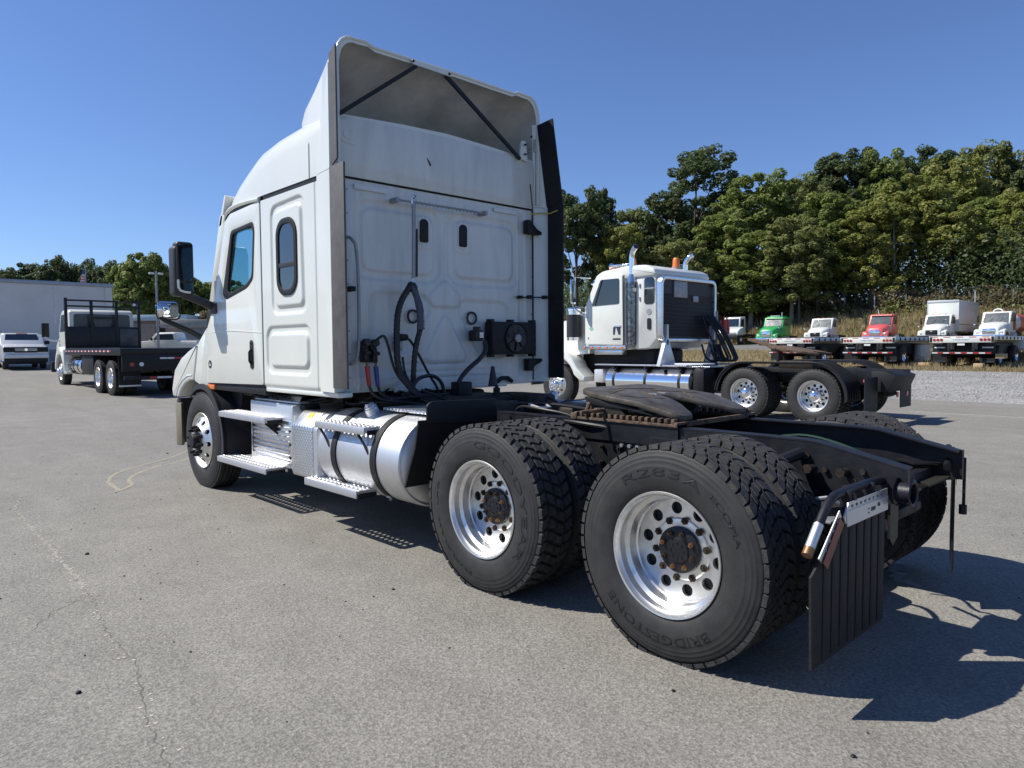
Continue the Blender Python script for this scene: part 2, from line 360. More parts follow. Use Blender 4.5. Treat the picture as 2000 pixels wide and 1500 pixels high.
WM = {}
def make_wheel_meshes():
    R, rb = .517, .292
    # drive tyres: outer lip plane at y = 0
    c, yc, hw, r0 = tyre_carcass(R, rb, .285, .014)
    WM['carcass'] = c.mesh('tyre', M['rubber'], 50)
    y1, y0 = yc+hw*.885, yc-hw*.885
    W = y1-y0
    lug = MB(); rows = []
    for k, (a, b) in enumerate(((0, .215), (.265, .475), (.525, .735), (.785, 1))):
        rows.append((y0+W*a, y0+W*b, .26, .35 if k in (0, 3) else -.3, .5*(k % 2)))
    tread_blocks(lug, R, r0, rows, 46)
    WM['lug'] = lug.mesh('tread', M['tread'], 30)
    rib = MB(); rows = [(y0, y0+W*.24, .16, -.55, 0), (y0+W*.27, y0+W*.39, .22, .3, .3), (y0+W*.42, y0+W*.58, .2, .3, .6), (y0+W*.61, y0+W*.73, .22, .3, .1), (y0+W*.76, y1, .16, .55, .5)]
    tread_blocks(rib, R, r0, rows, 50, .25)
    WM['rib'] = rib.mesh('tread', M['tread'], 30)
    # steer tyre
    c, _, _, _ = tyre_carcass(R, rb, .285, .012, ribs=True)
    WM['steer_tyre'] = c.mesh('tyre', M['rubber'], 40)
    # drive rim, deep dish with hand holes
    mb = MB().lathe([(-.012, .292), (0, .2985), (.004, .296), (.002, .286), (-.014, .281), (-.022, .274), (-.058, .272), (-.066, .262), (-.072, .253), (-.118, .249), (-.126, .242), (-.150, .240)], 72)
    ring_with_holes(mb, -.150, .2405, .150, [(x, z, .030) for x, z in ring_pts(.198, 10, .16)], .02)
    mb.lathe([(-.150, .152), (-.146, .150), (-.140, .146), (-.138, .140), (-.1385, .108), (-.16, .108)], 60)
    mb.lathe([(-.170, .2405), (-.27, .255), (-.29, .296)], 48)
    WM['drive_rim'] = mb.mesh('rim', M['alu_rim'], 35)
    mb = MB().lathe([(-.176, .30), (-.178, .10)], 40)
    WM['drum'] = mb.mesh('brake_drum', M['blackmatt'], 30)
    # hub of the drive axle: black casting with bolts
    mb = MB().lathe([(-.17, .112), (-.11, .109), (-.02, .104), (-.006, .098), (-.002, .094)], 40)
    mb.lathe([(-.002, .094), (-.002, .112), (.014, .112), (.018, .106), (.020, .06), (.028, .056), (.030, .03), (.030, .001)], 40)
    for x, z in ring_pts(.036, 8): hexnut(mb, x, z, .026, .034, .006)
    WM['drive_hub'] = mb.mesh('hub', M['black'], 35)
    mb = MB(); hexnut(mb, 0, 0, 0, .022, .0125, .012); WM['axle_bolt'] = mb.mesh('axle_bolt', M['bronze'], 30); WM['dark_bolt'] = mb.mesh('axle_bolt', M['bolt'], 30)
    mb = MB(); hexnut(mb, 0, 0, 0, .010, .0195, .010); WM['lug_nut'] = mb.mesh('lug_nut', M['bolt'], 30)
    # inner dual rim (mostly hidden)
    mb = MB().lathe([(0, .2985), (-.01, .285), (-.06, .27), (-.10, .25), (-.2, .25), (-.25, .272), (-.27, .2985)], 40)
    WM['inner_rim'] = mb.mesh('rim', M['alu_rim'], 35)
    # steer rim: convex disc
    mb = MB().lathe([(-.012, .292), (0, .2985), (.004, .296), (.002, .286), (-.012, .281), (-.03, .270), (-.036, .260), (-.022, .252)], 72)
    mb2 = MB(); holes = [(x, z, .026) for x, z in ring_pts(.207, 10, .1)]
    ring_with_holes(mb2, -.0, .2525, .168, holes, .02)
    mb2.v = [(x, y-.022+.06*(.2525-math.hypot(x, z))/.085, z) for x, y, z in mb2.v]; mb.add(mb2.v, mb2.f)
    mb.lathe([(.037, .169), (.043, .164), (.045, .155), (.045, .115), (.04, .11)], 60)
    mb.lathe([(-.03, .255), (-.2, .262), (-.28, .296)], 40)
    WM['steer_rim'] = mb.mesh('rim', M['alu_rim'], 35)
    mb = MB().lathe([(.04, .112), (.05, .108), (.055, .08), (.10, .076), (.112, .068), (.115, .04), (.118, .001)], 36)
    WM['steer_hub'] = mb.mesh('hub', M['blackmatt'], 35)
    mb = MB().cyl((0, .0, 0), (0, .035, 0), .023, .021, 6).cyl((0, .035, 0), (0, .062, 0), .019, .013, 10)
    WM['nut_cover'] = mb.mesh('lug_nut', M['blackmatt'], 40)
    # chrome caps for the second tractor
    mb = MB().lathe([(-.15, .125), (-.10, .122), (-.055, .11), (-.03, .085), (-.016, .045), (-.012, .001)], 40)
    WM['chrome_hub'] = mb.mesh('hub', M['chrome'], 60)
    mb = MB().lathe([(.04, .112), (.07, .105), (.11, .085), (.135, .045), (.14, .001)], 36)
    WM['chrome_front_hub'] = mb.mesh('hub', M['chrome'], 60)
    mb = MB().cyl((0, 0, 0), (0, .05, 0), .02, .014, 10); WM['chrome_nut'] = mb.mesh('lug_nut', M['chrome'], 40)
    # a plainer complete wheel for far vehicles
    mb = MB().lathe([(-.27, .29), (-.285, .38), (-.27, .47), (-.24, .505), (-.14, .515), (-.04, .505), (-.005, .47), (.012, .38), (0, .29)], 32)
    WM['far_tyre'] = mb.mesh('tyre', M['rubber'], 40)
    mb = MB().lathe([(0, .298), (-.02, .27), (-.07, .255), (-.11, .24), (-.11, .12), (-.05, .10), (-.03, .001)], 32)
    WM['far_rim'] = mb.mesh('rim', M['chrome'], 40)
    mb = MB().lathe([(0, .298), (-.02, .27), (-.01, .24), (.04, .16), (.05, .11), (.09, .09), (.11, .001)], 32)
    WM['far_front_rim'] = mb.mesh('rim', M['chrome'], 40)
make_wheel_meshes()

def put(name, mesh, parent, loc=(0, 0, 0)):
    o = link(name, mesh, parent); o.location = loc; return o
def drive_wheel(parent, x, y, z, side, tread='lug', hub='drive_hub', detail=True, roll=0):
    """outer and inner wheel of one axle end; side +1 = left"""
    for k, off in enumerate((0, -.335)):
        w = link('wheel', WM['drive_rim'] if k == 0 else WM['inner_rim'], parent)
        w.location = (x, y+side*off, z); w.rotation_euler = (0, 0, 0 if side > 0 else math.pi)
        put('tyre', WM['carcass'], w); put('tread', WM[tread], w)
        if k == 0:
            w0 = w
            if hub: put('hub', WM[hub], w, (0, -.135 if hub == 'drive_hub' else 0, 0))
            put('brake_drum', WM['drum'], w)
            if detail:
                for q, (px, pz) in enumerate(ring_pts(.086, 8, .3)): put('axle_bolt', WM['axle_bolt' if q in (0, 3, 5, 6) else 'dark_bolt'], w, (px, -.123, pz))
                for px, pz in ring_pts(.1425, 10, .47): put('lug_nut', WM['lug_nut'], w, (px, -.142, pz))
    return w0
def steer_wheel(parent, x, y, z, side, chrome=False, turn=0):
    w = link('wheel', WM['steer_rim'], parent); w.location = (x, y, z); w.rotation_euler = (0, 0, (0 if side > 0 else math.pi)+turn)
    put('tyre', WM['steer_tyre'], w); put('hub', WM['chrome_front_hub' if chrome else 'steer_hub'], w); put('brake_drum', WM['drum'], w, (0, -.03, 0))
    for px, pz in ring_pts(.1425, 10, .2): put('lug_nut', WM['chrome_nut' if chrome else 'nut_cover'], w, (px, .043, pz))
    return w
def sidewall_text(wheel, body, size, phi0, phi1, r0=.372, y=.0155):
    """letters moulded on the outer sidewall, reading clockwise between two angles from the top"""
    v, f = text_geo(body, size); a = min(p[0] for p in v); w = text_width(v)
    out = []; V = MB()
    for lev in (0, 1):
        for u, q in v:
            ph = rad(phi0+(phi1-phi0)*(u-a)/w); r = r0+q
            V.v.append((-r*math.sin(ph), y-.004+.0045*lev-.010*max(0, (r-.405)/.05), r*math.cos(ph)))
    n = len(v); V.f += [tuple(i+n for i in q) for q in f]
    # side walls of the raised letters
    from collections import Counter
    ec = Counter(); dirs = {}
    for q in f:
        for i in range(len(q)):
            e = (q[i], q[(i+1) % len(q)]); k = tuple(sorted(e)); ec[k] += 1; dirs[k] = e
    for k, c in ec.items():
        if c == 1: a_, b_ = dirs[k]; V.f.append((a_, b_, b_+n, a_+n))
    part('lettering', V, M['letter'], wheel, smooth=0)
# ------------------------------------------------------------------ ground
def ground_mat(name, base, base2, fine, patch=.25, speck=0, rough=.88, bump=.5, dark=None):
    mt = bpy.data.materials.new(name); mt.use_nodes = True; nt = mt.node_tree; b = nt.nodes['Principled BSDF']; L = nt.links.new
    b.inputs['Specular IOR Level'].default_value = .3
    geo = nt.nodes.new('ShaderNodeNewGeometry')
    def noise(sc, det=4, ro=.6):
        n = nt.nodes.new('ShaderNodeTexNoise'); n.inputs['Scale'].default_value = sc; n.inputs['Detail'].default_value = det; n.inputs['Roughness'].default_value = ro
        L(geo.outputs['Position'], n.inputs['Vector']); return n
    def rng(src, a, b_, c, d):
        r = nt.nodes.new('ShaderNodeMapRange'); r.inputs[1].default_value = a; r.inputs[2].default_value = b_; r.inputs[3].default_value = c; r.inputs[4].default_value = d
        L(src, r.inputs[0]); return r
    n1 = noise(.22, 5); n2 = noise(2.3, 6, .65); vo = nt.nodes.new('ShaderNodeTexVoronoi'); vo.inputs['Scale'].default_value = fine
    L(geo.outputs['Position'], vo.inputs['Vector'])
    n3 = noise(fine*.55, 2)
    mx = nt.nodes.new('ShaderNodeMix'); mx.data_type = 'RGBA'; mx.inputs[6].default_value = (*base, 1); mx.inputs[7].default_value = (*base2, 1)
    r1 = rng(n1.outputs[0], .35, .65, 0, 1); L(r1.outputs[0], mx.inputs[0])
    def mul(col, val):
        m_ = nt.nodes.new('ShaderNodeMix'); m_.data_type = 'RGBA'; m_.blend_type = 'MULTIPLY'; m_.inputs[0].default_value = 1
        L(col, m_.inputs[6]); L(val, m_.inputs[7]); return m_.outputs[2]
    ms_ = nt.nodes.new('ShaderNodeMapping'); ms_.inputs['Scale'].default_value = (.18, 1.5, 1); ms_.inputs['Rotation'].default_value = (0, 0, .5); L(geo.outputs['Position'], ms_.inputs[0])
    n5 = nt.nodes.new('ShaderNodeTexNoise'); n5.inputs['Scale'].default_value = 1.0; n5.inputs['Detail'].default_value = 5; L(ms_.outputs[0], n5.inputs['Vector'])
    c0_ = mul(mx.outputs[2], rng(n5.outputs[0], .3, .7, .92, 1.07).outputs[0])
    c = mul(c0_, rng(n2.outputs[0], .3, .7, 1-patch*.6, 1+patch*.4).outputs[0])
    sep = nt.nodes.new('ShaderNodeSeparateColor'); L(vo.outputs['Color'], sep.inputs[0])
    c = mul(c, rng(sep.outputs[0], 0, 1, 1-speck, 1+speck).outputs[0])
    c = mul(c, rng(n3.outputs[0], .35, .65, 1-speck*.6, 1+speck*.6).outputs[0])
    if dark:
        n4 = noise(.9, 3); c = mul(c, rng(n4.outputs[0], .62, .72, 1, dark).outputs[0])
    L(c, b.inputs['Base Color']); b.inputs['Roughness'].default_value = rough
    bp = nt.nodes.new('ShaderNodeBump'); bp.inputs['Strength'].default_value = bump; bp.inputs['Distance'].default_value = .006
    L(vo.outputs['Distance'], bp.inputs['Height']); L(bp.outputs[0], b.inputs['Normal'])
    return mt
M['asphalt'] = ground_mat('worn_asphalt', (.200, .189, .165), (.224, .213, .188), 105, .20, .26, dark=.88, bump=.35)
M['asphalt_far'] = ground_mat('far_asphalt', (.15, .147, .14), (.17, .165, .155), 60, .25, .2)
M['gravel'] = ground_mat('gravel', (.235, .23, .22), (.29, .283, .27), 18, .35, .27, bump=.6)
M['dirt'] = ground_mat('dry_grass_ground', (.30, .23, .12), (.22, .19, .10), 9, .5, .4, bump=1)
M['soil'] = ground_mat('bank_soil', (.20, .15, .08), (.13, .12, .06), 6, .5, .4, bump=1)
M['chalk'] = mat('yellow_chalk_line', (.34, .305, .225), .9, var=.38, vscale=22)
M['paleline'] = mat('worn_white_line', (.42, .41, .38), .9, var=.6, vscale=9)

def sheet(name, xs, ys, mt, lift, label=None, kind='structure'):
    v = []; f = []; nx = len(xs)
    for y in ys:
        for x in xs: v.append((x, y, hgt(x, y)+lift))
    for j in range(len(ys)-1):
        for i in range(nx-1): f.append((j*nx+i, j*nx+i+1, (j+1)*nx+i+1, (j+1)*nx+i))
    o = part(name, MB().add(v, f), mt, None, smooth=180); o['kind'] = kind
    if label: o['label'] = label
    return o
def fr(a, b, st): n = max(1, int(round(abs(b-a)/st))); return [a+(b-a)*i/n for i in range(n+1)]
gx = fr(-900, -100, 100)+fr(-60, 120, 4)+fr(160, 900, 80); gy = fr(-900, -140, 60)+fr(-110, 60, 3)+fr(100, 900, 100)
sheet('ground', gx, gy, M['soil'], -.012, 'brown earth around the paved lot')
hx = fr(-60, 120, 4)
sheet('asphalt_lot', hx, [-16.9]+fr(-15, 70, 3), M['asphalt'], .0, 'worn grey asphalt of the truck lot')
sheet('gravel_strip', hx, fr(-31.2, -16.8, 1.2), M['gravel'], -.004, 'pale grey gravel strip beyond the asphalt')
sheet('dry_grass_strip', hx, fr(-50, -31.1, 1.35), M['dirt'], -.008, 'strip of dry yellow grass under the trailers')
sheet('far_road', hx, fr(-69, -49.9, 1.5), M['asphalt_far'], -.004, 'far grey pavement below the bank')
sheet('verge', fr(56, 92, 3), fr(-14, -4, 1.5), M['dirt'], .012, 'strip of yellow grass beside the far shed')
# pale worn trim between asphalt and gravel, line traces
def strip(name, pts, w, mt, z=.0015, label=None, jit=0, kind='structure', seed=1):
    rnd = random.Random(seed); v = []; f = []
    P = [Vector((*p, 0)) for p in pts]
    for i, p in enumerate(P):
        t = (P[min(i+1, len(P)-1)]-P[max(i-1, 0)]).normalized(); n = Vector((-t.y, t.x, 0))
        w_ = w*(1+jit*rnd.uniform(-1, 1)); j = n*(rnd.uniform(-1, 1)*w*jit)
        for q in (p+n*w_/2+j, p-n*w_/2+j): v.append((q.x, q.y, hgt(q.x, q.y)+z))
    for i in range(len(P)-1): f.append((2*i, 2*i+1, 2*i+3, 2*i+2))
    o = part(name, MB().add(v, f), mt, None, 0); o['kind'] = kind
    if label: o['label'] = label
    return o
def dense(pts, st, wob=0, seed=2):
    rnd = random.Random(seed); out = [pts[0]]
    for a, b in zip(pts, pts[1:]):
        d = math.hypot(b[0]-a[0], b[1]-a[1]); n = max(1, int(d/st))
        for i in range(1, n+1): out.append((a[0]+(b[0]-a[0])*i/n+rnd.uniform(-wob, wob)*(i < n), a[1]+(b[1]-a[1])*i/n+rnd.uniform(-wob, wob)*(i < n)))
    return out
def chaikin(pts, n=2):
    for _ in range(n):
        q = [pts[0]]
        for a, b in zip(pts, pts[1:]): q += [(a[0]*.75+b[0]*.25, a[1]*.75+b[1]*.25), (a[0]*.25+b[0]*.75, a[1]*.25+b[1]*.75)]
        pts = q+[pts[-1]]
    return pts
strip('painted_marking', chaikin([(8.6, .2), (7.87, .71), (7.63, 1.16), (7.13, 1.56), (6.79, 1.667), (6.55, 1.69), (6.36, 1.843)])+[(6.20, 1.99)], .042, M['chalk'], label='faint yellow curved outline chalked on the asphalt', jit=.2)
strip('painted_marking', chaikin([(9.0, .2), (8.3, .7), (7.68, 1.468), (7.3, 1.731), (6.97, 1.84), (6.65, 1.87), (6.305, 1.902)]), .042, M['chalk'], .0022, label='outer line of the faint yellow outline on the asphalt', jit=.2, seed=3)
strip('painted_marking', [(6.47, 1.72), (6.30, 1.86), (6.18, 2.04)], .03, M['chalk'], .0028, label='short end stroke of the faint yellow outline', jit=.2, seed=4)
strip('line_trace', dense([(-.10, -1.35), (-.34, -.9), (-.5, -.72)], .05, .015), .09, M['paleline'], label='worn white line stub in the truck shadow', jit=.5, seed=5)
strip('line_trace', dense([(-8, -13.2), (3.5, -13.1)], .3, .01), .10, M['paleline'], label='pale worn edge line along the far side of the asphalt', jit=.25, seed=6)
strip('line_trace', dense([(9, -7.5), (14, -9.6)], .2, .01), .05, M['paleline'], label='thin pale line on the asphalt behind the tractor', jit=.3, seed=7)
# crack with pale crumbs
cr = dense([(6.816, 2.668), (6.09, 2.828), (4.888, 2.869), (4.017, 2.891), (3.322, 2.91), (2.825, 2.935), (2.206, 3.005), (1.735, 3.0), (1.141, 3.127), (.706, 3.178), (.1, 3.3)], .03, .012)
cd_ = [p for p in cr if p[0] < 3.1]; cu_ = [p for p in cr if p[0] >= 3.05]
strip('pavement_crack', cd_, .0045, mat('crack', (.125, .117, .103), .95), .001, 'thin dark crack running towards the bottom of the photo', .8, 'stuff', 8)
strip('pavement_crack', cu_, .014, mat('pale_crack', (.34, .32, .27), .95, var=.5, vscale=30), .001, 'pale worn upper end of the asphalt crack', .9, 'stuff', 8)
strip('pavement_crack', dense([(2.9, 2.93), (2.75, 3.15), (2.5, 3.3)],   .03, .012), .003, bpy.data.materials['crack'], .0018, 'short side crack in the asphalt', .7, 'stuff', 9)
rnd = random.Random(11); mb = MB(); mb2 = MB()
for p in cr:
    for k in range(4 if p[0] > 2.8 else 2):
        if rnd.random() < .6*(1 if p[0] > 2.5 else .5):
            x, y, r = p[0]+rnd.gauss(0, .025), p[1]+rnd.gauss(0, .028), rnd.uniform(.003, .010)
            mb.add([(x+r*math.cos(a)*rnd.uniform(.6, 1.3), y+r*math.sin(a)*rnd.uniform(.6, 1.3), .0016) for a in (0, 1.3, 2.5, 3.8, 5)], [(0, 1, 2, 3, 4)])
o = part('crack_crumbs', mb, mat('pale_crumbs', (.46, .43, .36), .9), None, 0); tag(o, 'pale crumbs of stone along the asphalt crack', kind='stuff')
for k in range(900):
    x, y = rnd.uniform(-1, 14), rnd.uniform(-6, 9); r = rnd.uniform(.004, .010)
    mb2.add([(x+r, y, .001), (x, y+r, .001), (x-r, y, .001), (x, y-r, .001), (x, y, .001+r*.9)], [(0, 1, 4), (1, 2, 4), (2, 3, 4), (3, 0, 4)])
o = part('grit', mb2, mat('dark_grit', (.06, .055, .05), .9), None, 0); tag(o, 'scattered dark grit on the asphalt', kind='stuff')
def pebble(px, py, size, lab):
    # ground point under the ray through the measured picture position, worked out once
    d = fw*FPX+r2*(px-1000)-u2*(py-750); t = -CAM.z/d.z; p = CAM+d*t
    b = bmesh.new(); bmesh.ops.create_icosphere(b, subdivisions=2, radius=size)
    for v in b.verts: v.co *= rnd.uniform(.75, 1.15); v.co.z *= .6
    mbp = MB().addbm(b); o = part('pebble', mbp, M['blackmatt'], None, 60); o.location = (p.x, p.y, size*.4)
    tag(o, lab, 'pebble', 'small dark pebbles on the asphalt')
for a in ((768, 1152, .011, 'small dark pebble on the asphalt below the front drive wheel'), (1667, 1479, .010, 'dark pebble nearest the bottom edge of the photo'), (170, 1083, .014, 'dark pebble right of the asphalt crack'), (153, 1354, .012, 'dark pebble left of the lower part of the crack'),
          (327, 886, .014, 'dark pebble on the lot ahead of the front bumper'), (1315, 1350, .009, 'tiny pebble beside the rear wheel shadow')): pebble(*a)
# ------------------------------------------------------------------ the white sleeper tractor in front
T = thing('semi_truck', 'large white sleeper tractor in the foreground with bare fifth wheel and open roof fairing', 'truck', (0, 0, 0))
XR, XT, XF, YO = 0.0, 1.315, 5.872, 1.20
for x, tr in ((XR, 'rib'), (XT, 'lug')):
    wl = drive_wheel(T, x, YO, .5, 1, tr)
    drive_wheel(T, x, -YO, .5, -1, tr, detail=False)
    if x == XR:
        sidewall_text(wl, 'R283A', .062, -36, 32); sidewall_text(wl, 'ECOPIA', .036, 38, 74, .392)
        sidewall_text(wl, 'BRIDGESTONE', .060, 142, 232, .375)
    else:
        sidewall_text(wl, 'GOODYEAR', .062, -6, 128, .372)
        sidewall_text(wl, 'FUELMAX', .032, 190, 255, .395); sidewall_text(wl, 'LHD', .032, 266, 288, .395)
steer_wheel(T, XF, 1.19, .5, 1); steer_wheel(T, XF, -1.19, .5, -1)

# frame rails, cross members, tail
def rail(s):
    mb = MB(); y0, y1 = s*.43, s*.422
    prof = [(6.6, .99), (-.30, .99), (-.39, .982), (-.785, .897), (-.785, .745), (-.66, .72), (-.42, .66), (6.6, .66)]
    mb.prism(prof, 'y', min(y0, y1), max(y0, y1))
    top = [(6.6, .99), (-.30, .99), (-.39, .982), (-.785, .897)]
    for (xa, za), (xb, zb) in zip(top, top[1:]):
        ya, yb = sorted((s*.432, s*.345))
        mb.add([(xa, ya, za), (xa, yb, za), (xb, ya, zb), (xb, yb, zb), (xa, ya, za+.009), (xa, yb, za+.009), (xb, ya, zb+.009), (xb, yb, zb+.009)],
               [(0,1,3,2),(4,6,7,5),(0,2,6,4),(1,5,7,3),(0,4,5,1),(2,3,7,6)])
    ya, yb = sorted((s*.432, s*.345)); mb.box(-.4, 6.6, ya, yb, .652, .661)
    ya, yb = sorted((s*.432, s*.418)); mb.box(-.795, -.785, ya-.008, yb+.008, .745, .905)
    return mb
for s in (1, -1): part('frame_rail', rail(s), M['black'], T)
for x in (.66, 1.75, 2.6, 3.6, 4.8): part('cross_member', MB().box(x-.05, x+.05, -.42, .42, .70, .93, .01), M['black'], T)
part('cross_member', MB().box(-.66, -.60, -.415, .415, .70, .80, .01), M['black'], T)
for s in (1, -1):          # gussets at the tail
    part('gusset', MB().prism([(-.74, s*.06), (-.74, s*.41), (-.36, s*.41)], 'z', .748, .758), M['grease'], T)
    part('gusset', MB().prism([(-.72, s*.41), (-.46, s*.41), (-.60, s*.27)], 'z', .82, .828), M['black'], T)
for bx in (-.62, -.52, -.38, -.25, -.1, .1, .3, .42, .55, .7, .86, 1.0, 1.6):
    for bz in (.74, .84) if bx > -.5 else (.78,):
        b = MB(); hexnut(b, 0, 0, 0, .02, .016, .012); o = part('frame_bolt', b, M['grease'], T, loc=(bx, .432, bz))
for bx in (-.36, -.52):
    b = MB().cyl((bx, .43, .86), (bx, .50, .865), .018, n=10).cyl((bx, .50, .865), (bx, .512, .865), .024, n=6); part('stud', b, M['grease'], T)
for bx in (.62, .72, .78, .84): part('frame_bolt', MB().cyl((bx, .432, .86), (bx, .449, .86), .013, n=6), M['steel'], T)

# axles, suspension
for x in (XR, XT):
    mb = MB().tube([(x, -1.0, .5), (x, -.45, .5), (x, -.3, .5), (x, .3, .5), (x, .45, .5), (x, 1.0, .5)], [.07, .075, .09, .09, .075, .07], 12)
    mb.lathe([(-.2, .05), (-.16, .16), (-.05, .21), (.05, .21), (.16, .16), (.2, .06)], 20, (x, 0, .5), 'x')
    part('axle', mb, M['grease'], T)
    for s in (1, -1):
        mb = MB().lathe([(.0, .10), (.02, .13), (.06, .135), (.10, .125), (.14, .135), (.19, .13), (.21, .09)], 20, (x-.42, s*.50, .52), 'z')
        part('air_spring', mb, M['rubber'], T)
        part('trailing_arm', MB().box(x-.5, x+.45, s*.52-.05, s*.52+.05, .40, .47, .012), M['grease'], T)
        mb = MB().lathe([(0, .06), (.01, .085), (.09, .09), (.10, .075), (.19, .088), (.20, .05)], 20, (x-.40, s*.68, .36), 'x')
        part('brake_chamber', mb, M['blackmatt'], T)
        mb = MB().cyl((x+.20, s*.47, .38), (x+.16, s*.52, .86), .035, n=12).cyl((x+.18, s*.5, .62), (x+.155, s*.525, .92), .043, n=12)
        mb.cyl((x+.155, s*.42, .93), (x+.155, s*.58, .93), .028, n=10)
        part('shock_absorber', mb, M['blackmatt'], T)
        mb = MB().tube([(x+.15, s*.44, .90), (x+.15, s*.60, .90)], [.030, .030], 10); mb.tube([(x+.15, s*.50, .90), (x+.15, s*.57, .90)], .042, 12)
        part('bushing', mb, M['black'], T)
    mb = MB(); mb.prism([(x+.25, .93), (x+.62, .93), (x+.46, .50), (x+.36, .50)], 'y', .435, .47); part('hanger', mb, M['black'], T)
part('shock_absorber', MB().cyl((-.30, .46, .93), (-.26, .60, .90), .032, n=10), M['blackmatt'], T)
part('torque_rod', MB().tube([(.3, .43, .86), (.42, .50, .83), (.5, .55, .78)], .02, 8), M['grease'], T)
mb = MB().tube([(-.1, .0, .45), (1.3, 0, .52), (3.0, 0, .6)], .06, 12); part('drive_shaft', mb, M['grease'], T)
mb = MB().cyl((1.75, -.4, .55), (3.1, -.4, .55), .14, n=16).cyl((1.2, 0, .72), (2.3, 0, .72), .13, n=16); part('air_tank', mb, M['black'], T)
mb = MB().tube([(-.55, .50, .70), (-.48, .56, .745), (-.40, .60, .73), (-.43, .62, .66)], .012, 8).box(-.56, -.36, .50, .70, .655, .668, .004); part('valve_bracket', mb, M['steel'], T)
mb = MB().tube([(-.60, -.1, .70), (-.66, .05, .74), (-.70, .1, .70)], .03, 8).box(-.68, -.52, -.16, .2, .60, .66, .02); part('tow_hook', mb, M['grease'], T)
part('vent_grille', MB().box(-.52, -.40, .02, .26, .28, .36, .01), M['grease'], T)

# mud flaps with hangers
def mudflap(s):
    xf = -.705
    mb = MB().prism([(s*.48, .80), (s*.98, .80), (s*1.12, .66), (s*1.15, .63), (s*1.25, .57), (s*1.235, .195), (s*.48, .20)], 'x', xf, xf-.010)
    fl = part('mud_flap', mb, M['flap'], T)
    for k in range(8):
        y = .50+.083*k; z1 = .79 if y < .92 else (.66 if y < 1.05 else .60)
        ya, yb = sorted((s*y, s*(y+.062))); part('rib', MB().box(xf-.0135, xf-.0098, ya, yb, .215, z1, .0012), M['flap'], fl)
    mb = MB().tube([(xf+.03, s*.33, .815), (xf+.02, s*.5, .853), (xf+.02, s*.95, .853), (xf+.02, s*1.03, .83), (xf+.02, s*1.10, .77), (xf+.02, s*1.215, .655)], .019, 12, smooth=1)
    hg = part('flap_hanger', mb, M['black'], T)
    if s > 0:
        part('sleeve', MB().tube([(xf+.02, 1.12, .752), (xf+.02, 1.20, .672)], .0205, 12), M['alu_matt'], hg)
        part('end_cap', MB().tube([(xf+.02, 1.20, .672), (xf+.02, 1.225, .647)], .0215, 12), M['bronze'], hg)
    ri = MB().lathe([(-.035, .066), (-.040, .058), (-.035, .046), (.03, .046), (.035, .058), (.03, .066)], 28, (xf-.085, s*.455, .80), 'x')
    if s > 0: part('hanger_clamp', ri, M['black'], hg)
    for y in (.88, .62): part('clip', MB().box(xf-.012, xf+.03, s*y-.012, s*y+.012, .79, .86, .004), M['blackmatt'], hg)
    holes = [(s*(.56+.045*k), .795, .0) for k in range(10)]
    mb = MB(); lo, hi = (.53, .965)
    hl = [rrect(min(s*(.56+.047*k), s*(.585+.047*k)), max(s*(.56+.047*k), s*(.585+.047*k)), .795, .808, .006, 2) for k in range(8)]
    mb.prism([(s*.50, .735), (s*.965, .735), (s*.985, .765), (s*.94, .82), (s*.50, .82)], 'x', xf-.020, xf-.026, hl)
    rf = part('flap_bracket', mb, M['alu_matt'], T)
    mb = MB().prism([(s*.50, .722), (s*.955, .722), (s*.965, .787), (s*.50, .787)], 'x', xf-.0265, xf-.029); part('reflector_strip', mb, M['silver'], rf, label='silver reflector strip')
    [part('print', MB().box(xf-.031, xf-.0292, ya_, yb_, za_, zb_), M['ink'] if za_ > .75 else M['greyplastic'], rf) for ya_, yb_, za_, zb_ in ((.60, .625, .757, .772), (.655, .70, .748, .764), (.725, .732, .742, .748), (.725, .732, .760, .766))] if s > 0 else None
    q = [(s*.99, .74), (s*1.03, .775), (s*1.185, .62), (s*1.145, .585)]
    mb = MB().prism(q, 'x', xf-.026, xf-.029); part('reflector_strip', mb, M['darkred'], rf, label='red reflector strip')
    mb = MB().prism([(s*1.0, .772), (s*1.02, .80), (s*1.21, .64), (s*1.18, .615)], 'x', xf-.018, xf-.022,
                    [circle(s*(1.04+.036*k), .757-.032*k, .008, 8) for k in range(4)]); part('flap_bracket', mb, M['alu_matt'], T)
mudflap(1)
_n = len(T.children); _before = set(bpy.data.objects)
mudflap(-1)
_R = Matrix.Translation((-.705, -.58, 0)) @ Matrix.Rotation(rad(15.5), 4, 'Z') @ Matrix.Translation((.705, .58, 0))   # the right flap hangs swung forward
for o in set(bpy.data.objects)-_before: o.data.transform(_R)
mb = MB().box(-.80, -.785, -.47, -.455, .60, .86, .004).cyl((-.79, -.46, .60), (-.79, -.46, .55), .02, n=8); part('tail_bracket', mb, M['blackmatt'], T)
for y in (.345, .13):
    tl = part('tail_lamp', MB().prism(rpoly([(y-.03, .66), (y+.035, .66), (y+.03, .60), (y, .54), (y-.025, .60)], .015), 'x', -.60, -.635), M['lamp'], T)
    part('lamp_frame', MB().prism(rpoly([(y-.042, .672), (y+.047, .672), (y+.042, .59), (y, .52), (y-.038, .59)], .018), 'x', -.57, -.612), M['steel'], tl)
part('lamp_bracket', MB().prism([(.40, .88), (.29, .88), (.30, .55), (.36, .52), (.40, .56)], 'x', -.70, -.712), M['black'], T)
part('air_hose', MB().tube([(-.62, .42, .86), (-.66, .36, .80), (-.62, .2, .72), (-.5, 0, .70), (-.3, -.1, .72)], .012, 8, smooth=2), M['hose'], T)
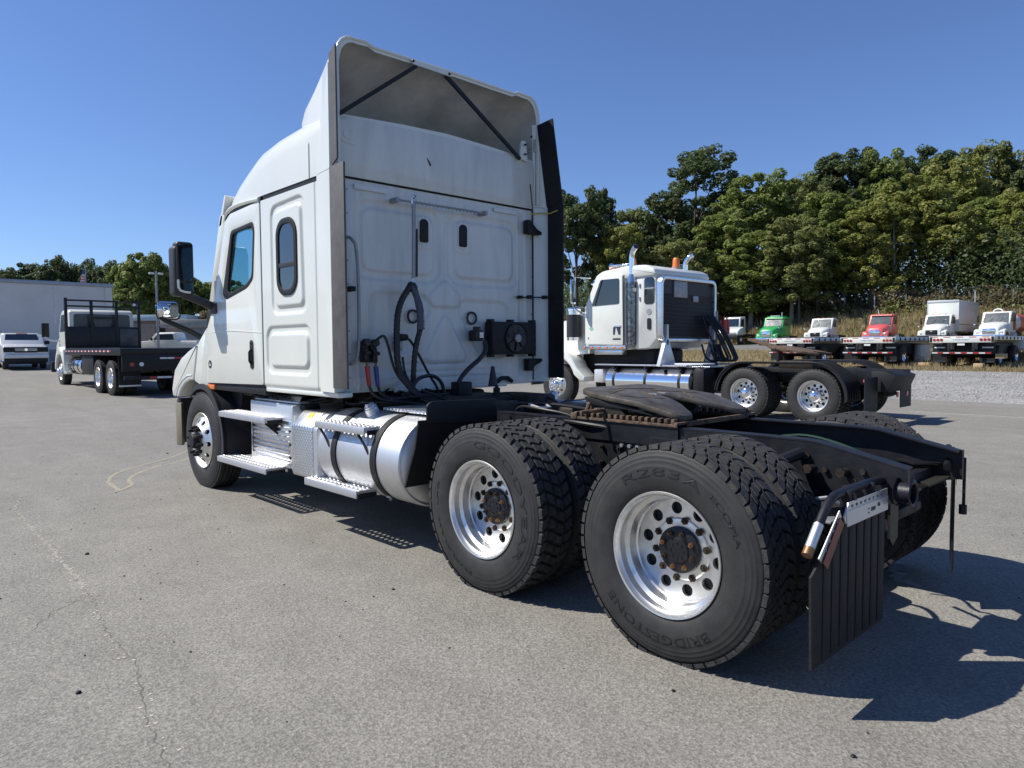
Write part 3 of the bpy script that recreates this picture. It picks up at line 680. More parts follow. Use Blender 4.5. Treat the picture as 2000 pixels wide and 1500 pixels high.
for k, (p0, p1, z) in enumerate((((2.0, .30), (1.2, .36), 1.0), ((2.4, .1), (1.4, -.2), .98), ((1.6, .36), (.7, .38), .93), ((2.9, -.2), (2.0, -.3), 1.03), ((-.05, .30), (-.55, .2), .86), ((.1, .1), (-.4, .36), .80), ((-.1, -.2), (-.5, -.05), .84))):
    m_ = ((p0[0]+p1[0])/2, (p0[1]+p1[1])/2+.12*(-1)**k)
    part('air_hose', MB().tube([(*p0, z-.05), (p0[0]-.1, p0[1], z+.04), (*m_, z+.05), (p1[0]+.1, p1[1], z+.01), (*p1, z-.08)], .010+.002*(k % 3), 7, smooth=2), M['hose'], T)
for x, z in ((-.28, .80), (-.42, .86), (-.56, .82), (-.60, .87), (-.33, .92), (-.7, .80)): part('frame_bolt', MB().cyl((x, .43, z), (x, .45, z), .014, n=6), M['grease'], T)
for x, z, y in ((-.42, .60, .52), (-.30, .62, .62), (-.5, .55, .3)): part('brake_chamber', MB().lathe([(0, .05), (.01, .075), (.07, .08), (.08, .07), (.14, .075), (.15, .04)], 18, (x, y, z), 'x'), M['blackmatt'], T)
part('chain', MB().tube([(-.55, .30, .70), (-.58, .25, .60), (-.56, .18, .56), (-.60, .10, .62)], .010, 6, smooth=2, ripple=.5, rip_len=.012), M['bolt'], T)
part('brake_line', MB().tube([(.2, -.38, .90), (.0, -.34, .93), (-.3, -.33, .86), (-.5, -.3, .76)], .008, 6, smooth=2), mat('green_line', (.006, .035, .02), .5), T)

# fifth wheel on its slider
fwx = T
ft = [(1.27, .30), (1.20, .40), (.98, .455), (.76, .46), (.45, .40), (.43, .27), (.62, .12), (.80, .05), (.86, .0)]
poly = [(x, y) for x, y in ft]+[(x, -y) for x, y in ft[::-1] if y > 0]
tilt = lambda x: 1.145+.105*(x-.76) - (.05*max(0, (.72-x)/.3))
mb = MB().prism(rpoly(poly, .05, 3), 'z', 0, -.035, bev=.008)
# split the plate lengthwise so that the ramps can bend down
mb2 = MB(); bm = bmesh.new(); me = mb.mesh('tmp', None, 0); bm.from_mesh(me); bpy.data.meshes.remove(me)
for xc in (.5, .6, .7, .76, .9, 1.1): bmesh.ops.bisect_plane(bm, geom=list(bm.verts)+list(bm.edges)+list(bm.faces), plane_co=(xc, 0, 0), plane_no=(1, 0, 0))
mb2.addbm(bm); mb2.v = [(x, y, z+tilt(x)) for x, y, z in mb2.v]
pl = part('fifth_wheel_plate', mb2, M['plate'], T, 30)
for a, b in (((1.0, .36), (1.12, .05)), ((.9, .38), (.72, .16)), ((1.02, -.1), (.8, -.34)), ((.9, -.30), (.7, -.14)), ((1.14, .1), (1.05, -.2)), ((.84, .10), (.98, .06)), ((.84, -.10), (.98, -.08))):
    d = Vector((b[0]-a[0], b[1]-a[1], 0)).normalized(); n = Vector((-d.y, d.x, 0))*.006; g = MB()
    q = [Vector((*a, 0))+n, Vector((*b, 0))+n, Vector((*b, 0))-n, Vector((*a, 0))-n]
    g.add([(p.x, p.y, tilt(p.x)+h) for h in (-.004, .0035) for p in q], [(3,2,1,0),(4,5,6,7),(0,1,5,4),(1,2,6,5),(2,3,7,6),(3,0,4,7)])
    part('weld_seam', g, M['rust'], pl)
for s in (1, -1):
    ya, yb = sorted((s*.440, s*.40))
    part('plate_skirt', MB().prism([(1.15, 1.15), (.80, 1.105), (.62, 1.06), (.80, 1.08), (1.12, 1.10)], 'y', ya, yb, bev=.004), M['blackmatt'], T)
part('jaw', MB().prism([(1.02, .09), (.84, .075), (.86, .05), (1.0, .055), (1.0, -.055), (.86, -.05), (.84, -.075), (1.02, -.09)], 'z', 1.10, 1.163), M['steel'], T)
part('release_handle', MB().tube([(.95, .1, 1.08), (1.0, .5, 1.07), (1.05, .58, 1.06)], .012, 8), M['rust'], T)
for s in (1, -1):
    mb = MB().prism([(1.08, 1.04), (1.02, 1.13), (.90, 1.13), (.82, 1.04)], 'y', s*.40-.03, s*.40+.03, bev=.005)
    part('plate_bracket', mb, M['grease'], T)
    # rack teeth of the slide rail
    ya, yb = sorted((s*.455, s*.36))
    b = part('slide_rail', MB().box(.425, 1.25, ya, yb, 1.0, 1.018, .003), M['rust'], T)
    for k in range(17):
        x = .45+.047*k; part('tooth', MB().box(x, x+.024, *((.412, .452) if s > 0 else (-.452, -.412)), 1.018, 1.048, .004), M['rust'], b)
    part('angle_iron', MB().box(.43, 1.25, s*.437-.006, s*.437+.006, .88, 1.0), M['black'], b)
part('base_bar', MB().box(.425, .445, -.46, .46, 1.0, 1.03, .003), M['rust'], T); part('base_bar', MB().box(1.20, 1.25, -.46, .46, 1.0, 1.04, .003), M['rust'], T)
part('base_bar', MB().box(.78, 1.1, -.36, .36, 1.0, 1.04, .01), M['grease'], T)
for p in ([(1.22, .34, 1.03), (1.15, .40, 1.06), (1.1, .36, 1.10)], [(1.18, .44, 1.04), (1.05, .42, 1.07)], [(.5, -.3, 1.03), (.46, -.40, 1.05), (.52, -.43, 1.04)], [(1.12, .46, 1.03), (1.10, .45, 1.10), (1.14, .40, 1.12)]):
    part('slide_lock', MB().tube(p, .014, 8), M['rust'], T)
part('air_hose', MB().tube([(1.15, .30, 1.06), (1.35, .15, 1.03), (1.7, .1, 1.05), (2.1, .15, 1.04), (2.7, .3, 1.0)], .011, 8, smooth=2), M['hose'], T)
part('pull_handle', MB().tube([(1.9, .20, 1.04), (1.72, .28, 1.03), (1.66, .22, 1.03), (1.8, .12, 1.04)], .012, 8), M['alu_matt'], T)

# deck plates and clutter between the rails
part('deck_plate', MB().box(2.14, 2.72, .58, .96, 1.00, 1.022, .004), M['diamond'], T)
part('deck_plate', MB().box(2.45, 3.0, -.62, -.15, 1.0, 1.02, .004), M['diamond'], T)
part('junction_box', MB().box(2.86, 2.98, -.05, .10, 1.0, 1.175, .012), M['blackmatt'], T)
part('canister', MB().cyl((2.6, -.10, .98), (2.6, -.10, 1.13), .030, n=14).cyl((2.6, -.10, 1.13), (2.6, -.10, 1.15), .016, n=10), M['blackmatt'], T)
part('wedge_cone', MB().cyl((2.95, -.37, 1.12), (2.95, -.37, 1.30), .045, .015, 14), M['greyplastic'], T)
mb = MB()
for x0, x1, y0, y1, z1 in ((2.05, 2.5, .1, .38, 1.05), (2.5, 3.4, -.4, .4, 1.06), (1.6, 2.0, -.35, .05, 1.03), (3.2, 5.0, -.5, .5, 1.08), (2.2, 2.6, -.42, -.2, 1.08)):
    mb.box(x0, x1, y0, y1, .8, z1, .03)
part('gearbox', mb, M['grease'], T)
mb = MB(); rnd = random.Random(3)
for k in range(14):
    x0 = rnd.uniform(2.6, 3.4); pts = [(x0+rnd.uniform(-.3, .3)*i/3, rnd.uniform(.2, .9), 1.09-.02*i+rnd.uniform(-.05, .06)) for i in range(4)]
    mb.tube(pts, rnd.uniform(.006, .013), 6, smooth=2)
part('cable_bundle', mb, M['hose'], T)

# quarter fender in front of the tandem
q = [(1.93, .60), (1.93, 1.14), (1.93, 1.14)]
mb = MB().prism(rpoly([(.50, 1.10), (1.09, 1.115), (1.13, 1.09), (1.13, .97), (.50, .93)], .02), 'x', 1.93, 1.945, bev=.003)
mb.loft([[(1.94, y, .99), (1.955, y, .99), (2.0, y, .80), (2.07, y, .65), (2.12, y, .52), (2.105, y, .52), (2.055, y, .65), (1.985, y, .80)] for y in (.52, 1.19)])
part('quarter_fender', mb, M['blackmatt'], T)

# cab floor, sleeper shell
def wallpts(pts): return pts
sb = MB().prism([(4.345, 1.150), (3.27, 1.150), (3.20, 1.10), (3.125, 1.04), (3.125, -1.04), (3.20, -1.10), (3.27, -1.150), (4.345, -1.150)], 'z', 1.115, 2.80)
part('sleeper_body', sb, M['white'], T)

def sd_rr(U, V, x0, x1, z0, z1, r):
    cx, cz = (x0+x1)/2, (z0+z1)/2; dx = np.abs(U-cx)-((x1-x0)/2-r); dz = np.abs(V-cz)-((z1-z0)/2-r)
    return np.hypot(np.maximum(dx, 0), np.maximum(dz, 0))+np.minimum(np.maximum(dx, dz), 0)-r
def sd_poly(U, V, pts):
    d = np.full(U.shape, 1e9); inside = np.zeros(U.shape, bool); n = len(pts)
    for i in range(n):
        ax, az = pts[i]; bx, bz = pts[(i+1) % n]; ex, ez = bx-ax, bz-az; wx, wz = U-ax, V-az
        t = np.clip((wx*ex+wz*ez)/(ex*ex+ez*ez), 0, 1); d = np.minimum(d, np.hypot(wx-ex*t, wz-ez*t))
        c = ((az > V) != (bz > V)) & (U < (bx-ax)*(V-az)/((bz-az) if bz != az else 1e-9)+ax); inside ^= c
    return np.where(inside, -d, d)
def step(sd, w): t = np.clip(.5-sd/w, 0, 1); return t*t*(3-2*t)
def relief(name, u0, u1, v0, v1, nu, nv, H, place, mt, parent, flip=False):
    U, V = np.meshgrid(np.linspace(u0, u1, nu), np.linspace(v0, v1, nv)); h = H(U, V)
    vs = [place(u, v, k) for u, v, k in zip(U.ravel(), V.ravel(), h.ravel())]
    fs = [(i*nu+j, i*nu+j+1, (i+1)*nu+j+1, (i+1)*nu+j) for i in range(nv-1) for j in range(nu-1)]
    return part(name, MB().add(vs, fs), mt, parent, 40)
def side_h(U, V):
    a = rpoly([(4.145, 2.71), (3.53, 2.735), (3.505, 1.775), (4.145, 1.775)], .11, 5); a2 = rpoly([(4.085, 2.655), (3.59, 2.675), (3.565, 1.835), (4.085, 1.835)], .07, 5)
    h = -.016*step(sd_poly(U, V, a), .03)+.020*step(sd_poly(U, V, a2), .035)
    b = sd_rr(U, V, 3.44, 4.275, 1.255, 1.665, .11); b2 = sd_rr(U, V, 3.50, 4.215, 1.315, 1.605, .07)
    h += -.016*step(b, .03)+.020*step(b2, .035)
    h += -.010*step(np.abs(U-3.335)-.006, .02)
    h += -.03*np.clip((1.165-V)/.05, 0, 1)**2
    return h
relief('side_panel', 3.235, 4.335, 1.115, 2.795, 130, 170, side_h, lambda u, v, k: (u, 1.168+k, v), M['white'], T)
part('sill', MB().box(3.05, 4.335, 1.02, 1.158, 1.085, 1.125, .012), M['white'], T)
# rear wall with its pressings
def rear_h(U, V):
    h = np.zeros(U.shape)
    for x0, x1 in ((.095, .955), (-.855, .005)):
        h += -.012*step(sd_rr(U, V, x0, x1, 2.03, 2.665, .14), .03)+.012*step(sd_rr(U, V, x0+.075, x1-.075, 2.10, 2.60, .09), .03)
    for y in (.275, -.158): h += .006*step(sd_rr(U, V, y-.10, y+.10, 2.32, 2.60, .05), .015)
    dm = rpoly([(.05, 2.075), (-.13, 1.93), (-.10, 1.83), (.20, 1.83), (.23, 1.93)], .05, 4); h += .012*step(sd_poly(U, V, dm), .03)
    tr = rpoly([(.05, 1.80), (-.22, 1.345), (.32, 1.345)], .12, 5); h += .014*step(sd_poly(U, V, tr), .04)
    ll = rpoly([(.80, 1.93), (.25, 1.93), (.20, 1.80), (.42, 1.43), (.62, 1.43), (.82, 1.72)], .10, 5); h += -.011*step(sd_poly(U, V, ll), .035)
    lr = rpoly([(-.70, 1.90), (-.15, 1.90), (-.10, 1.80), (-.32, 1.43), (-.52, 1.36), (-.74, 1.40)], .10, 5); h += -.011*step(sd_poly(U, V, lr), .035)
    h += .008*step(np.abs(U-.93-.0*V)-.012, .02)*(V < 2.74)
    for z in (1.33, 1.265, 1.215): h += -.006*step(np.abs(V-z)-.006, .016)*(np.abs(U) < .62)
    h += .010*step(sd_rr(U, V, .56, .98, 1.15, 1.25, .05), .03)
    h += -.008*step(np.abs(U+.905)-.04, .02)*(V < 2.75)*(V > 1.2)
    return h
relief('rear_wall', -1.05, 1.05, 1.135, 2.808, 190, 150, rear_h, lambda u, v, k: (3.112-k, u, v), M['white_dirty'], T)
part('wall_flange', MB().box(3.09, 3.12, -.68, .60, 1.10, 1.14, .008), M['white_dirty'], T)
part('seam_gap', MB().box(3.118, 4.30, -1.158, 1.158, 2.79, 2.835), M['blackmatt'], T)
part('wall_seal', MB().tube([(3.106, -1.045, 2.812), (3.106, 1.045, 2.812)], .004, 8), M['blackmatt'], T)
for s in (1, -1):
    mb = MB().prism([(3.30, s*1.168), (3.04, s*1.20), (3.03, s*1.198), (3.03, s*1.185), (3.10, s*1.055), (3.14, s*1.04), (3.24, s*1.10)], 'z', 1.13, 2.838)
    part('side_extender', mb, M['white'], T, 60)
    ya, yb = sorted((s*1.185, s*1.203))
    part('extender_flap', MB().box(2.83, 3.04, ya, yb, 1.165, 2.855, .004), M['greyrubber'] if s > 0 else M['blackmatt'], T)
    if s > 0: q_ = [(3.02, 1.185, 3.69), (2.90, 1.20, 3.72), (2.90, 1.20, 2.89), (3.02, 1.185, 2.85)]
    else: q_ = [(3.065, -1.075, 3.63), (2.88, -1.095, 3.66), (2.835, -1.19, 2.852), (3.035, -1.175, 2.852)]
    part('extender_flap', MB().add([(x, y+d*s, z) for d in (0, .014) for x, y, z in q_], [(0, 1, 2, 3), (7, 6, 5, 4), (0, 4, 5, 1), (1, 5, 6, 2), (2, 6, 7, 3), (3, 7, 4, 0)]), M['greyrubber'] if s > 0 else M['blackmatt'], T)
    lo = [(3.30, 1.166), (3.045, 1.196), (3.035, 1.182), (3.11, 1.06)]; hi = [(3.30, 1.10), (3.06, 1.185), (3.05, 1.17), (3.11, 1.06)] if s > 0 else [(3.30, 1.09), (3.075, 1.10), (3.065, 1.085), (3.11, 1.055)]
    part('upper_extender', MB().loft([[(x, s*y, 2.845) for x, y in lo], [(x, s*y, 3.64) for x, y in hi]]), M['white'], T, 60)
part('edge_seal', MB().tube([(3.108, 1.05, 1.15), (3.108, 1.05, 2.80)], .007, 8).tube([(3.108, -1.05, 1.15), (3.108, -1.05, 2.80)], .007, 8), M['blackmatt'], T)

# roof cap
def cap_ring(x, zt, hw=1.165, r=.30, crown=.05):
    pts = [(hw, 2.838), (hw, max(2.84, zt-r-.05))]
    for k in range(1, 7): t = rad(90*k/6); pts.append((hw-r*(1-math.cos(t)), max(2.845, zt-r-.05+r*math.sin(t))))
    pts += [(hw*.4, zt-.05+crown*.7), (0, zt-.05+crown)]
    pts = pts+[(-y, z) for y, z in pts[::-1][1:]]
    return [(x, y, z) for y, z in pts]
rings = [cap_ring(x, z, hw, r) for x, z, hw, r in ((3.115, 3.35, 1.16, .12), (3.35, 3.40, 1.165, .2), (3.7, 3.43, 1.165, .26), (4.1, 3.42, 1.165, .28), (4.45, 3.385, 1.165, .30), (4.7, 3.31, 1.16, .32), (4.9, 3.215, 1.155, .30), (5.05, 3.11, 1.14, .24), (5.18, 2.96, 1.10, .10), (5.22, 2.88, 1.06, .03))]
part('roof_cap', MB().loft(rings), M['white'], T, 40)
part('roof_crease', MB().tube([(3.42, 1.167, 2.84), (3.42, 1.167, 3.10), (3.40, 1.12, 3.26)], .006, 6), M['white'], T)
part('rear_cap_panel', MB().prism(rpoly([(-1.06, 2.824), (1.06, 2.824), (1.075, 3.25), (1.0, 3.285), (0, 3.31), (-1.0, 3.285), (-1.075, 3.25)], .04), 'x', 3.114, 3.10, bev=.004), M['white_dirty'], T, 40)
# roof fairing with its open back
def fair_ring(x, zt, hw=1.10, r=.17, zb=2.95, ear=.03):
    pts = [(hw, zb), (hw+.005, zt-r)]
    for k in range(1, 7): t = rad(90*k/6); pts.append((hw-r*(1-math.cos(t)), zt-r+r*math.sin(t)+ear*math.sin(2*t)*.5))
    pts += [(hw-r-.10, zt+ear*.2), (hw-r-.16, zt-ear*.6), (hw*.4, zt-ear*.5), (0, zt-ear*.3)]
    pts = pts+[(-y, z) for y, z in pts[::-1][1:]]
    return [(x, y, z) for y, z in pts]
rings = [fair_ring(x, z, hw, r, zb, e) for x, z, hw, r, zb, e in ((3.075, 3.885, 1.105, .17, 2.86, .03), (3.09, 3.89, 1.108, .17, 2.86, .03), (3.2, 3.85, 1.105, .18, 2.9, .03), (3.34, 3.755, 1.095, .18, 3.0, .025), (3.52, 3.63, 1.08, .16, 3.1, .02), (3.68, 3.52, 1.06, .10, 3.2, .01), (3.76, 3.42, 1.04, .05, 3.25, 0), (3.78, 3.36, 1.03, .03, 3.25, 0))]
outer = MB().loft(rings, closed=False, caps=False)
fo = part('roof_fairing', outer, M['white'], T, 45)
inner = [[(x+.004*(i == 0), y*.972, z-(.03 if z > 3.2 else 0)) for x, y, z in r] for i, r in enumerate(rings)]
part('fairing_lining', MB().loft(inner, closed=False, caps=False), M['white_inner'], fo, 45)
lip = MB(); n = len(rings[0])
lip.loft([rings[0], [(x-.0005, y, z) for x, y, z in inner[0]]], closed=False, caps=False)
lip.tube([p for p in rings[0]], .012, 8)
part('fairing_lip', lip, M['white'], fo, 60)
part('strut', MB().prism([(1.075, 3.27), (1.075, 3.31), (.36, 3.845), (.345, 3.815)], 'x', 3.065, 3.085), M['blackmatt'], fo)
part('strut', MB().prism([(.03, 3.845), (.055, 3.82), (-.84, 3.26), (-.86, 3.285)], 'x', 3.065, 3.085), M['blackmatt'], fo)
part('strut_bracket', MB().prism(rpoly([(.41, 3.868), (.0, 3.86), (-.01, 3.825), (.40, 3.83)], .01), 'x', 3.05, 3.064), M['white'], fo)
part('lower_bracket', MB().prism(rpoly([(-.93, 3.45), (-.87, 3.45), (-.85, 3.28), (-.95, 3.26)], .015), 'x', 3.07, 3.09), M['white'], fo)
part('fairing_brace', MB().tube([(3.5, -1.06, 3.36), (3.2, -1.06, 3.42), (3.12, -1.06, 3.44)], .012, 6).box(3.08, 3.2, -1.085, -1.06, 3.38, 3.50, .006), M['white_inner'], fo)
for y, z in ((.40, 3.853), (.02, 3.842), (-.9, 3.41), (-.9, 3.32), (-.98, 3.5)): part('bolt', MB().cyl((3.04, y, z), (3.056, y, z), .011, n=6), M['blackmatt'], fo)
# thin outlines moulded into the rear of the cap
for yc in (1.0, -.85):
    g = MB().tube([(3.099, yc-.045, 3.18), (3.099, yc+.02, 3.18), (3.099, yc+.045, 3.15), (3.099, yc+.02, 3.11), (3.099, yc-.06, 3.11)], .0045, 6, smooth=1)
    g.tube([(3.099, yc-.06, 3.075), (3.099, yc+.05, 3.085), (3.099, yc+.075, 3.13), (3.099, yc+.07, 3.22)], .0045, 6, smooth=1); part('moulded_outline', g, M['white_dirty'], T)
part('mark', MB().prism([(.235, 3.10), (.22, 3.06), (.20, 3.03), (.19, 3.045), (.21, 3.075)], 'x', 3.099, 3.096), M['greyplastic'], T)

# rear-wall fittings
for y, w in ((.275, .10), (-.158, .10)):
    vt = part('air_vent', MB().prism(rpoly([(y-.042, 2.375), (y+.048, 2.375), (y+.045, 2.55), (y+.02, 2.575), (y-.02, 2.575), (y-.045, 2.55)], .02), 'x', 3.115, 3.09, bev=.006), M['blackmatt'], T)
    part('vent_lip', MB().prism(rrect(y-.055, y+.058, 2.355, 2.59, .035), 'x', 3.112, 3.100), M['white_dirty'], vt)
for y in (.40, -.252): part('grommet', MB().lathe([(0, .062), (-.012, .060), (-.014, .052), (-.010, .044), (0, .044)], 28, (3.105, y, 1.74), 'x'), M['greyplastic'], T)
part('grab_handle', MB().tube([(3.09, 1.03, 2.345), (3.03, 1.03, 2.335), (3.02, .975, 2.26), (3.02, .975, 1.45), (3.03, 1.02, 1.36), (3.09, 1.02, 1.345)], .013, 10, smooth=2), M['steel'], T)
part('handle_bracket', MB().box(3.03, 3.10, .99, 1.04, 1.92, 1.96, .006), M['blackmatt'], T)
part('hinge_plate', MB().box(3.098, 3.104, .99, 1.05, 1.20, 2.74, .001), M['white_dirty'], T)
# hose rail, spring hanger, hoses
rl = part('hose_rail', MB().tube([(3.02, .606, 2.682), (3.02, -.345, 2.689)], .009, 8).box(3.0, 3.1, .59, .62, 2.66, 2.70, .005).box(3.0, 3.1, -.37, -.34, 2.67, 2.71, .005), M['steel'], T)
part('rail_coil', MB().tube([(3.02+.012*math.cos(k*1.3), .42-.0085*k, 2.683+.012*math.sin(k*1.3)) for k in range(88)], .004, 5), M['steel'], rl)
hg = part('spring_hanger', MB().tube([(2.95, .486, 2.66), (2.95, .487, 2.40), (2.95, .495, 2.05)], .017, 10), M['steel'], T)
part('spring_cover', MB().tube([(2.95, .470, 2.45), (2.95, .478, 2.06)], .020, 10), M['hose'], hg)
part('hook', MB().tube([(2.97, .475, 2.70), (2.95, .46, 2.72), (2.95, .49, 2.73), (2.95, .51, 2.68), (2.95, .487, 2.62), (2.95, .465, 2.66)], .007, 6, smooth=1).tube([(2.95, .497, 2.05), (2.95, .52, 2.02), (2.95, .50, 1.99), (2.95, .485, 2.03)], .006, 6), M['chrome'], hg)
part('hose_clamp', MB().box(2.92, 2.965, .49, .545, 1.93, 2.01, .012), M['hose'], T)
part('air_hose', MB().tube([(2.94, .529, 2.00), (2.93, .572, 1.944), (2.93, .634, 1.862), (2.93, .671, 1.762), (2.92, .690, 1.64), (2.91, .70, 1.50), (2.9, .705, 1.40), (2.9, .69, 1.31), (2.88, .669, 1.233), (2.85, .628, 1.163), (2.8, .57, 1.075), (2.7, .50, 1.02)], .026, 10, smooth=1, ripple=.07, rip_len=.016), M['hose'], T)
part('air_hose', MB().tube([(2.94, .50, 1.99), (2.93, .485, 1.908), (2.93, .454, 1.808), (2.93, .444, 1.66), (2.93, .46, 1.6), (2.93, .485, 1.528), (2.93, .509, 1.431), (2.93, .522, 1.307), (2.92, .535, 1.218), (2.88, .576, 1.14), (2.8, .60, 1.06)], .023, 10, smooth=1, ripple=.07, rip_len=.016), M['hose'], T)
for k, (dy, r) in enumerate(((.02, .011), (-.018, .010), (.038, .009))):
    part('air_hose', MB().tube([(2.90, .67+dy, 1.40), (2.88, .665+dy, 1.26), (2.84, .61+dy, 1.15), (2.78, .54+dy, 1.07), (2.6, .42+dy, 1.02)], r, 8, smooth=2), M['hose'], T)
wr = part('hose_sleeve', MB().tube([(2.925, .53, 1.975), (2.92, .494, 1.907), (2.92, .460, 1.808), (2.92, .450, 1.70), (2.92, .452, 1.625)], [.018, .027, .031, .032, .034], 12, smooth=1), M['greyhose'], T)
v, f = text_geo('TECTRAN', .048)
part('print', MB().add([(2.884, .4515+(w-.017)-.02, 1.632+u*1.02) for u, w in [(p[0], p[1]) for p in v]], f), M['whiteprint'], wr, smooth=0)
part('air_hose', MB().tube([(3.0, .882, 1.494), (2.97, .841, 1.545), (2.95, .795, 1.58), (2.95, .761, 1.52), (2.95, .732, 1.407), (2.95, .703, 1.311), (2.94, .663, 1.231), (2.9, .60, 1.15), (2.8, .52, 1.05)], .011, 8, smooth=2), M['hose'], T)
part('air_hose', MB().tube([(3.02, .605, 1.555), (2.96, .56, 1.55), (2.95, .541, 1.537), (2.95, .488, 1.466), (2.95, .424, 1.367), (2.95, .348, 1.238), (2.95, .27, 1.144), (2.93, .249, 1.03)], .011, 8, smooth=2), M['hose'], T)
part('air_hose', MB().tube([(2.85, .60, 1.14), (2.85, .553, 1.212), (2.85, .478, 1.240), (2.85, .39, 1.245), (2.85, .312, 1.204), (2.85, .273, 1.13), (2.85, .268, 1.03)], .016, 8, smooth=2), M['hose'], T)
part('air_hose', MB().tube([(2.96, -.283, 1.53), (2.94, -.285, 1.451), (2.93, -.211, 1.375), (2.93, -.085, 1.301), (2.92, .014, 1.228), (2.92, .063, 1.164), (2.92, .088, 1.04)], .021, 10, smooth=2), M['hose'], T)
# couplings
for y, col, z0 in ((.922, 'red', 1.33), (.842, 'blue', 1.325)):
    g = part('coupling', MB().box(3.02, 3.10, y-.03, y+.03, z0+.13, z0+.20, .01).box(3.0, 3.08, y-.022, y+.022, z0+.03, z0+.14, .008).cyl((3.03, y, z0+.19), (2.98, y, z0+.19), .03, n=12).box(2.985, 3.03, y-.035, y+.02, z0+.09, z0+.12, .006), M['hose'], T)
    part('coupling_handle', MB().cyl((3.0, y, z0), (2.985, y-.006, z0-.155), .021, .017, 12), M[col], g)
    part('fitting', MB().cyl((3.0, y, z0+.03), (3.0, y, z0-.005), .011, n=8), M['bronze'], g)
    part('air_hose', MB().tube([(2.985, y-.006, z0-.15), (2.97, y-.02, z0-.22), (2.9, y-.1, z0-.28), (2.75, y-.3, z0-.30)], .012, 8, smooth=2), M['hose'], T)
part('socket', MB().box(3.02, 3.10, .53, .60, 1.53, 1.59, .012).cyl((3.04, .565, 1.56), (2.98, .56, 1.56), .028, n=14), M['hose'], T)
part('socket_plate', MB().box(3.085, 3.10, .52, .61, 1.45, 1.53, .004), M['steel'], T)
# cooler with fan
fb = part('fan_cooler', MB().box(2.985, 3.09, -.97, -.40, 1.405, 1.71, .006), M['blackmatt'], T)
part('fan_shroud', MB().lathe([(.02, .142), (-.01, .142), (-.014, .134), (-.004, .128), (-.002, .03), (.0, .001)], 36, (2.978, -.70, 1.557), 'x'), M['hose'], fb)
for k in range(7):
    t = 2*math.pi*k/7; ca, sa = math.cos(t), math.sin(t); cb, sb_ = math.cos(t+.45), math.sin(t+.45)
    part('fan_blade', MB().add([(2.968, -.70+.035*ca, 1.557+.035*sa), (2.972, -.70+.118*ca, 1.557+.118*sa), (2.962, -.70+.12*cb, 1.557+.12*sb_), (2.960, -.70+.035*cb, 1.557+.035*sb_)], [(0, 1, 2, 3)]), M['greyplastic'], fb)
part('fan_motor', MB().lathe([(0, .04), (-.02, .038), (-.024, .02), (-.026, .001)], 20, (2.97, -.70, 1.557), 'x'), M['steel'], fb)
for y in (-.95, -.66, -.41):
    for z in (1.40, 1.715): part('mount_tab', MB().box(2.99, 3.06, y-.022, y+.022, z-.018, z+.018, .004), M['blackmatt'], fb)
mo = part('valve_motor', MB().box(3.0, 3.09, -.31, -.20, 1.53, 1.63, .015).cyl((3.03, -.25, 1.62), (3.03, -.25, 1.66), .035, n=14).tube([(3.0, -.2, 1.64), (2.98, -.19, 1.60), (3.0, -.19, 1.55)], .01, 6), M['hose'], T)
part('label_plate', MB().box(2.994, 2.998, -.30, -.255, 1.56, 1.61), M['silver'], mo)
for z in (2.60, 1.31):
    part('bump_bracket', MB().prism([(-.915, z+.10), (-.945, z+.10), (-1.04, z+.02), (-1.10, z), (-1.10, z-.03), (-.915, z-.03)] if z > 2 else [(-.915, z+.05), (-1.10, z+.05), (-1.10, z+.02), (-1.0, z-.02), (-.95, z-.07), (-.915, z-.07)], 'x', 3.10, 3.03, bev=.004), M['blackmatt'], T)
part('stay_rod', MB().tube([(3.09, -.84, 1.954), (3.05, -.90, 1.955), (2.98, -1.06, 1.957), (2.95, -1.18, 1.957)], .007, 6).box(3.05, 3.1, -.86, -.82, 1.94, 1.97, .004).box(3.02, 3.06, -.96, -.91, 1.94, 1.975, .004).box(2.95, 2.99, -1.10, -1.05, 1.94, 1.975, .004), M['blackmatt'], T)
part('stay_cord', MB().tube([(3.10, -1.03, 2.775), (3.04, -1.12, 2.79), (2.99, -1.16, 2.775), (2.9, -1.18, 2.80), (2.82, -1.25, 2.81)], .006, 6, smooth=1), M['yellow'], T)
part('cable', MB().tube([(3.098, -1.01, 3.06), (3.10, -1.046, 2.80), (3.10, -1.046, 2.0), (3.10, -1.046, 1.72)], .006, 6), M['greyplastic'], T)
part('sticker', MB().box(3.094, 3.0975, .64, .95, 2.735, 2.775), M['whiteprint'], T)
part('sticker', MB().box(3.094, 3.0975, -.82, -.53, 2.74, 2.775), M['whiteprint'], T)
for s in (1, -1):
    for k in range(9): part('rivet', MB().cyl((3.094, s*1.02, 1.24+.185*k), (3.100, s*1.02, 1.24+.185*k), .008, .006, 6), M['steel'], T)
part('wall_vent', MB().tube([(3.09, -.55, 1.145), (3.08, -.60, 1.18), (3.08, -.68, 1.18), (3.09, -.74, 1.145)], .02, 8), M['blackmatt'], T)
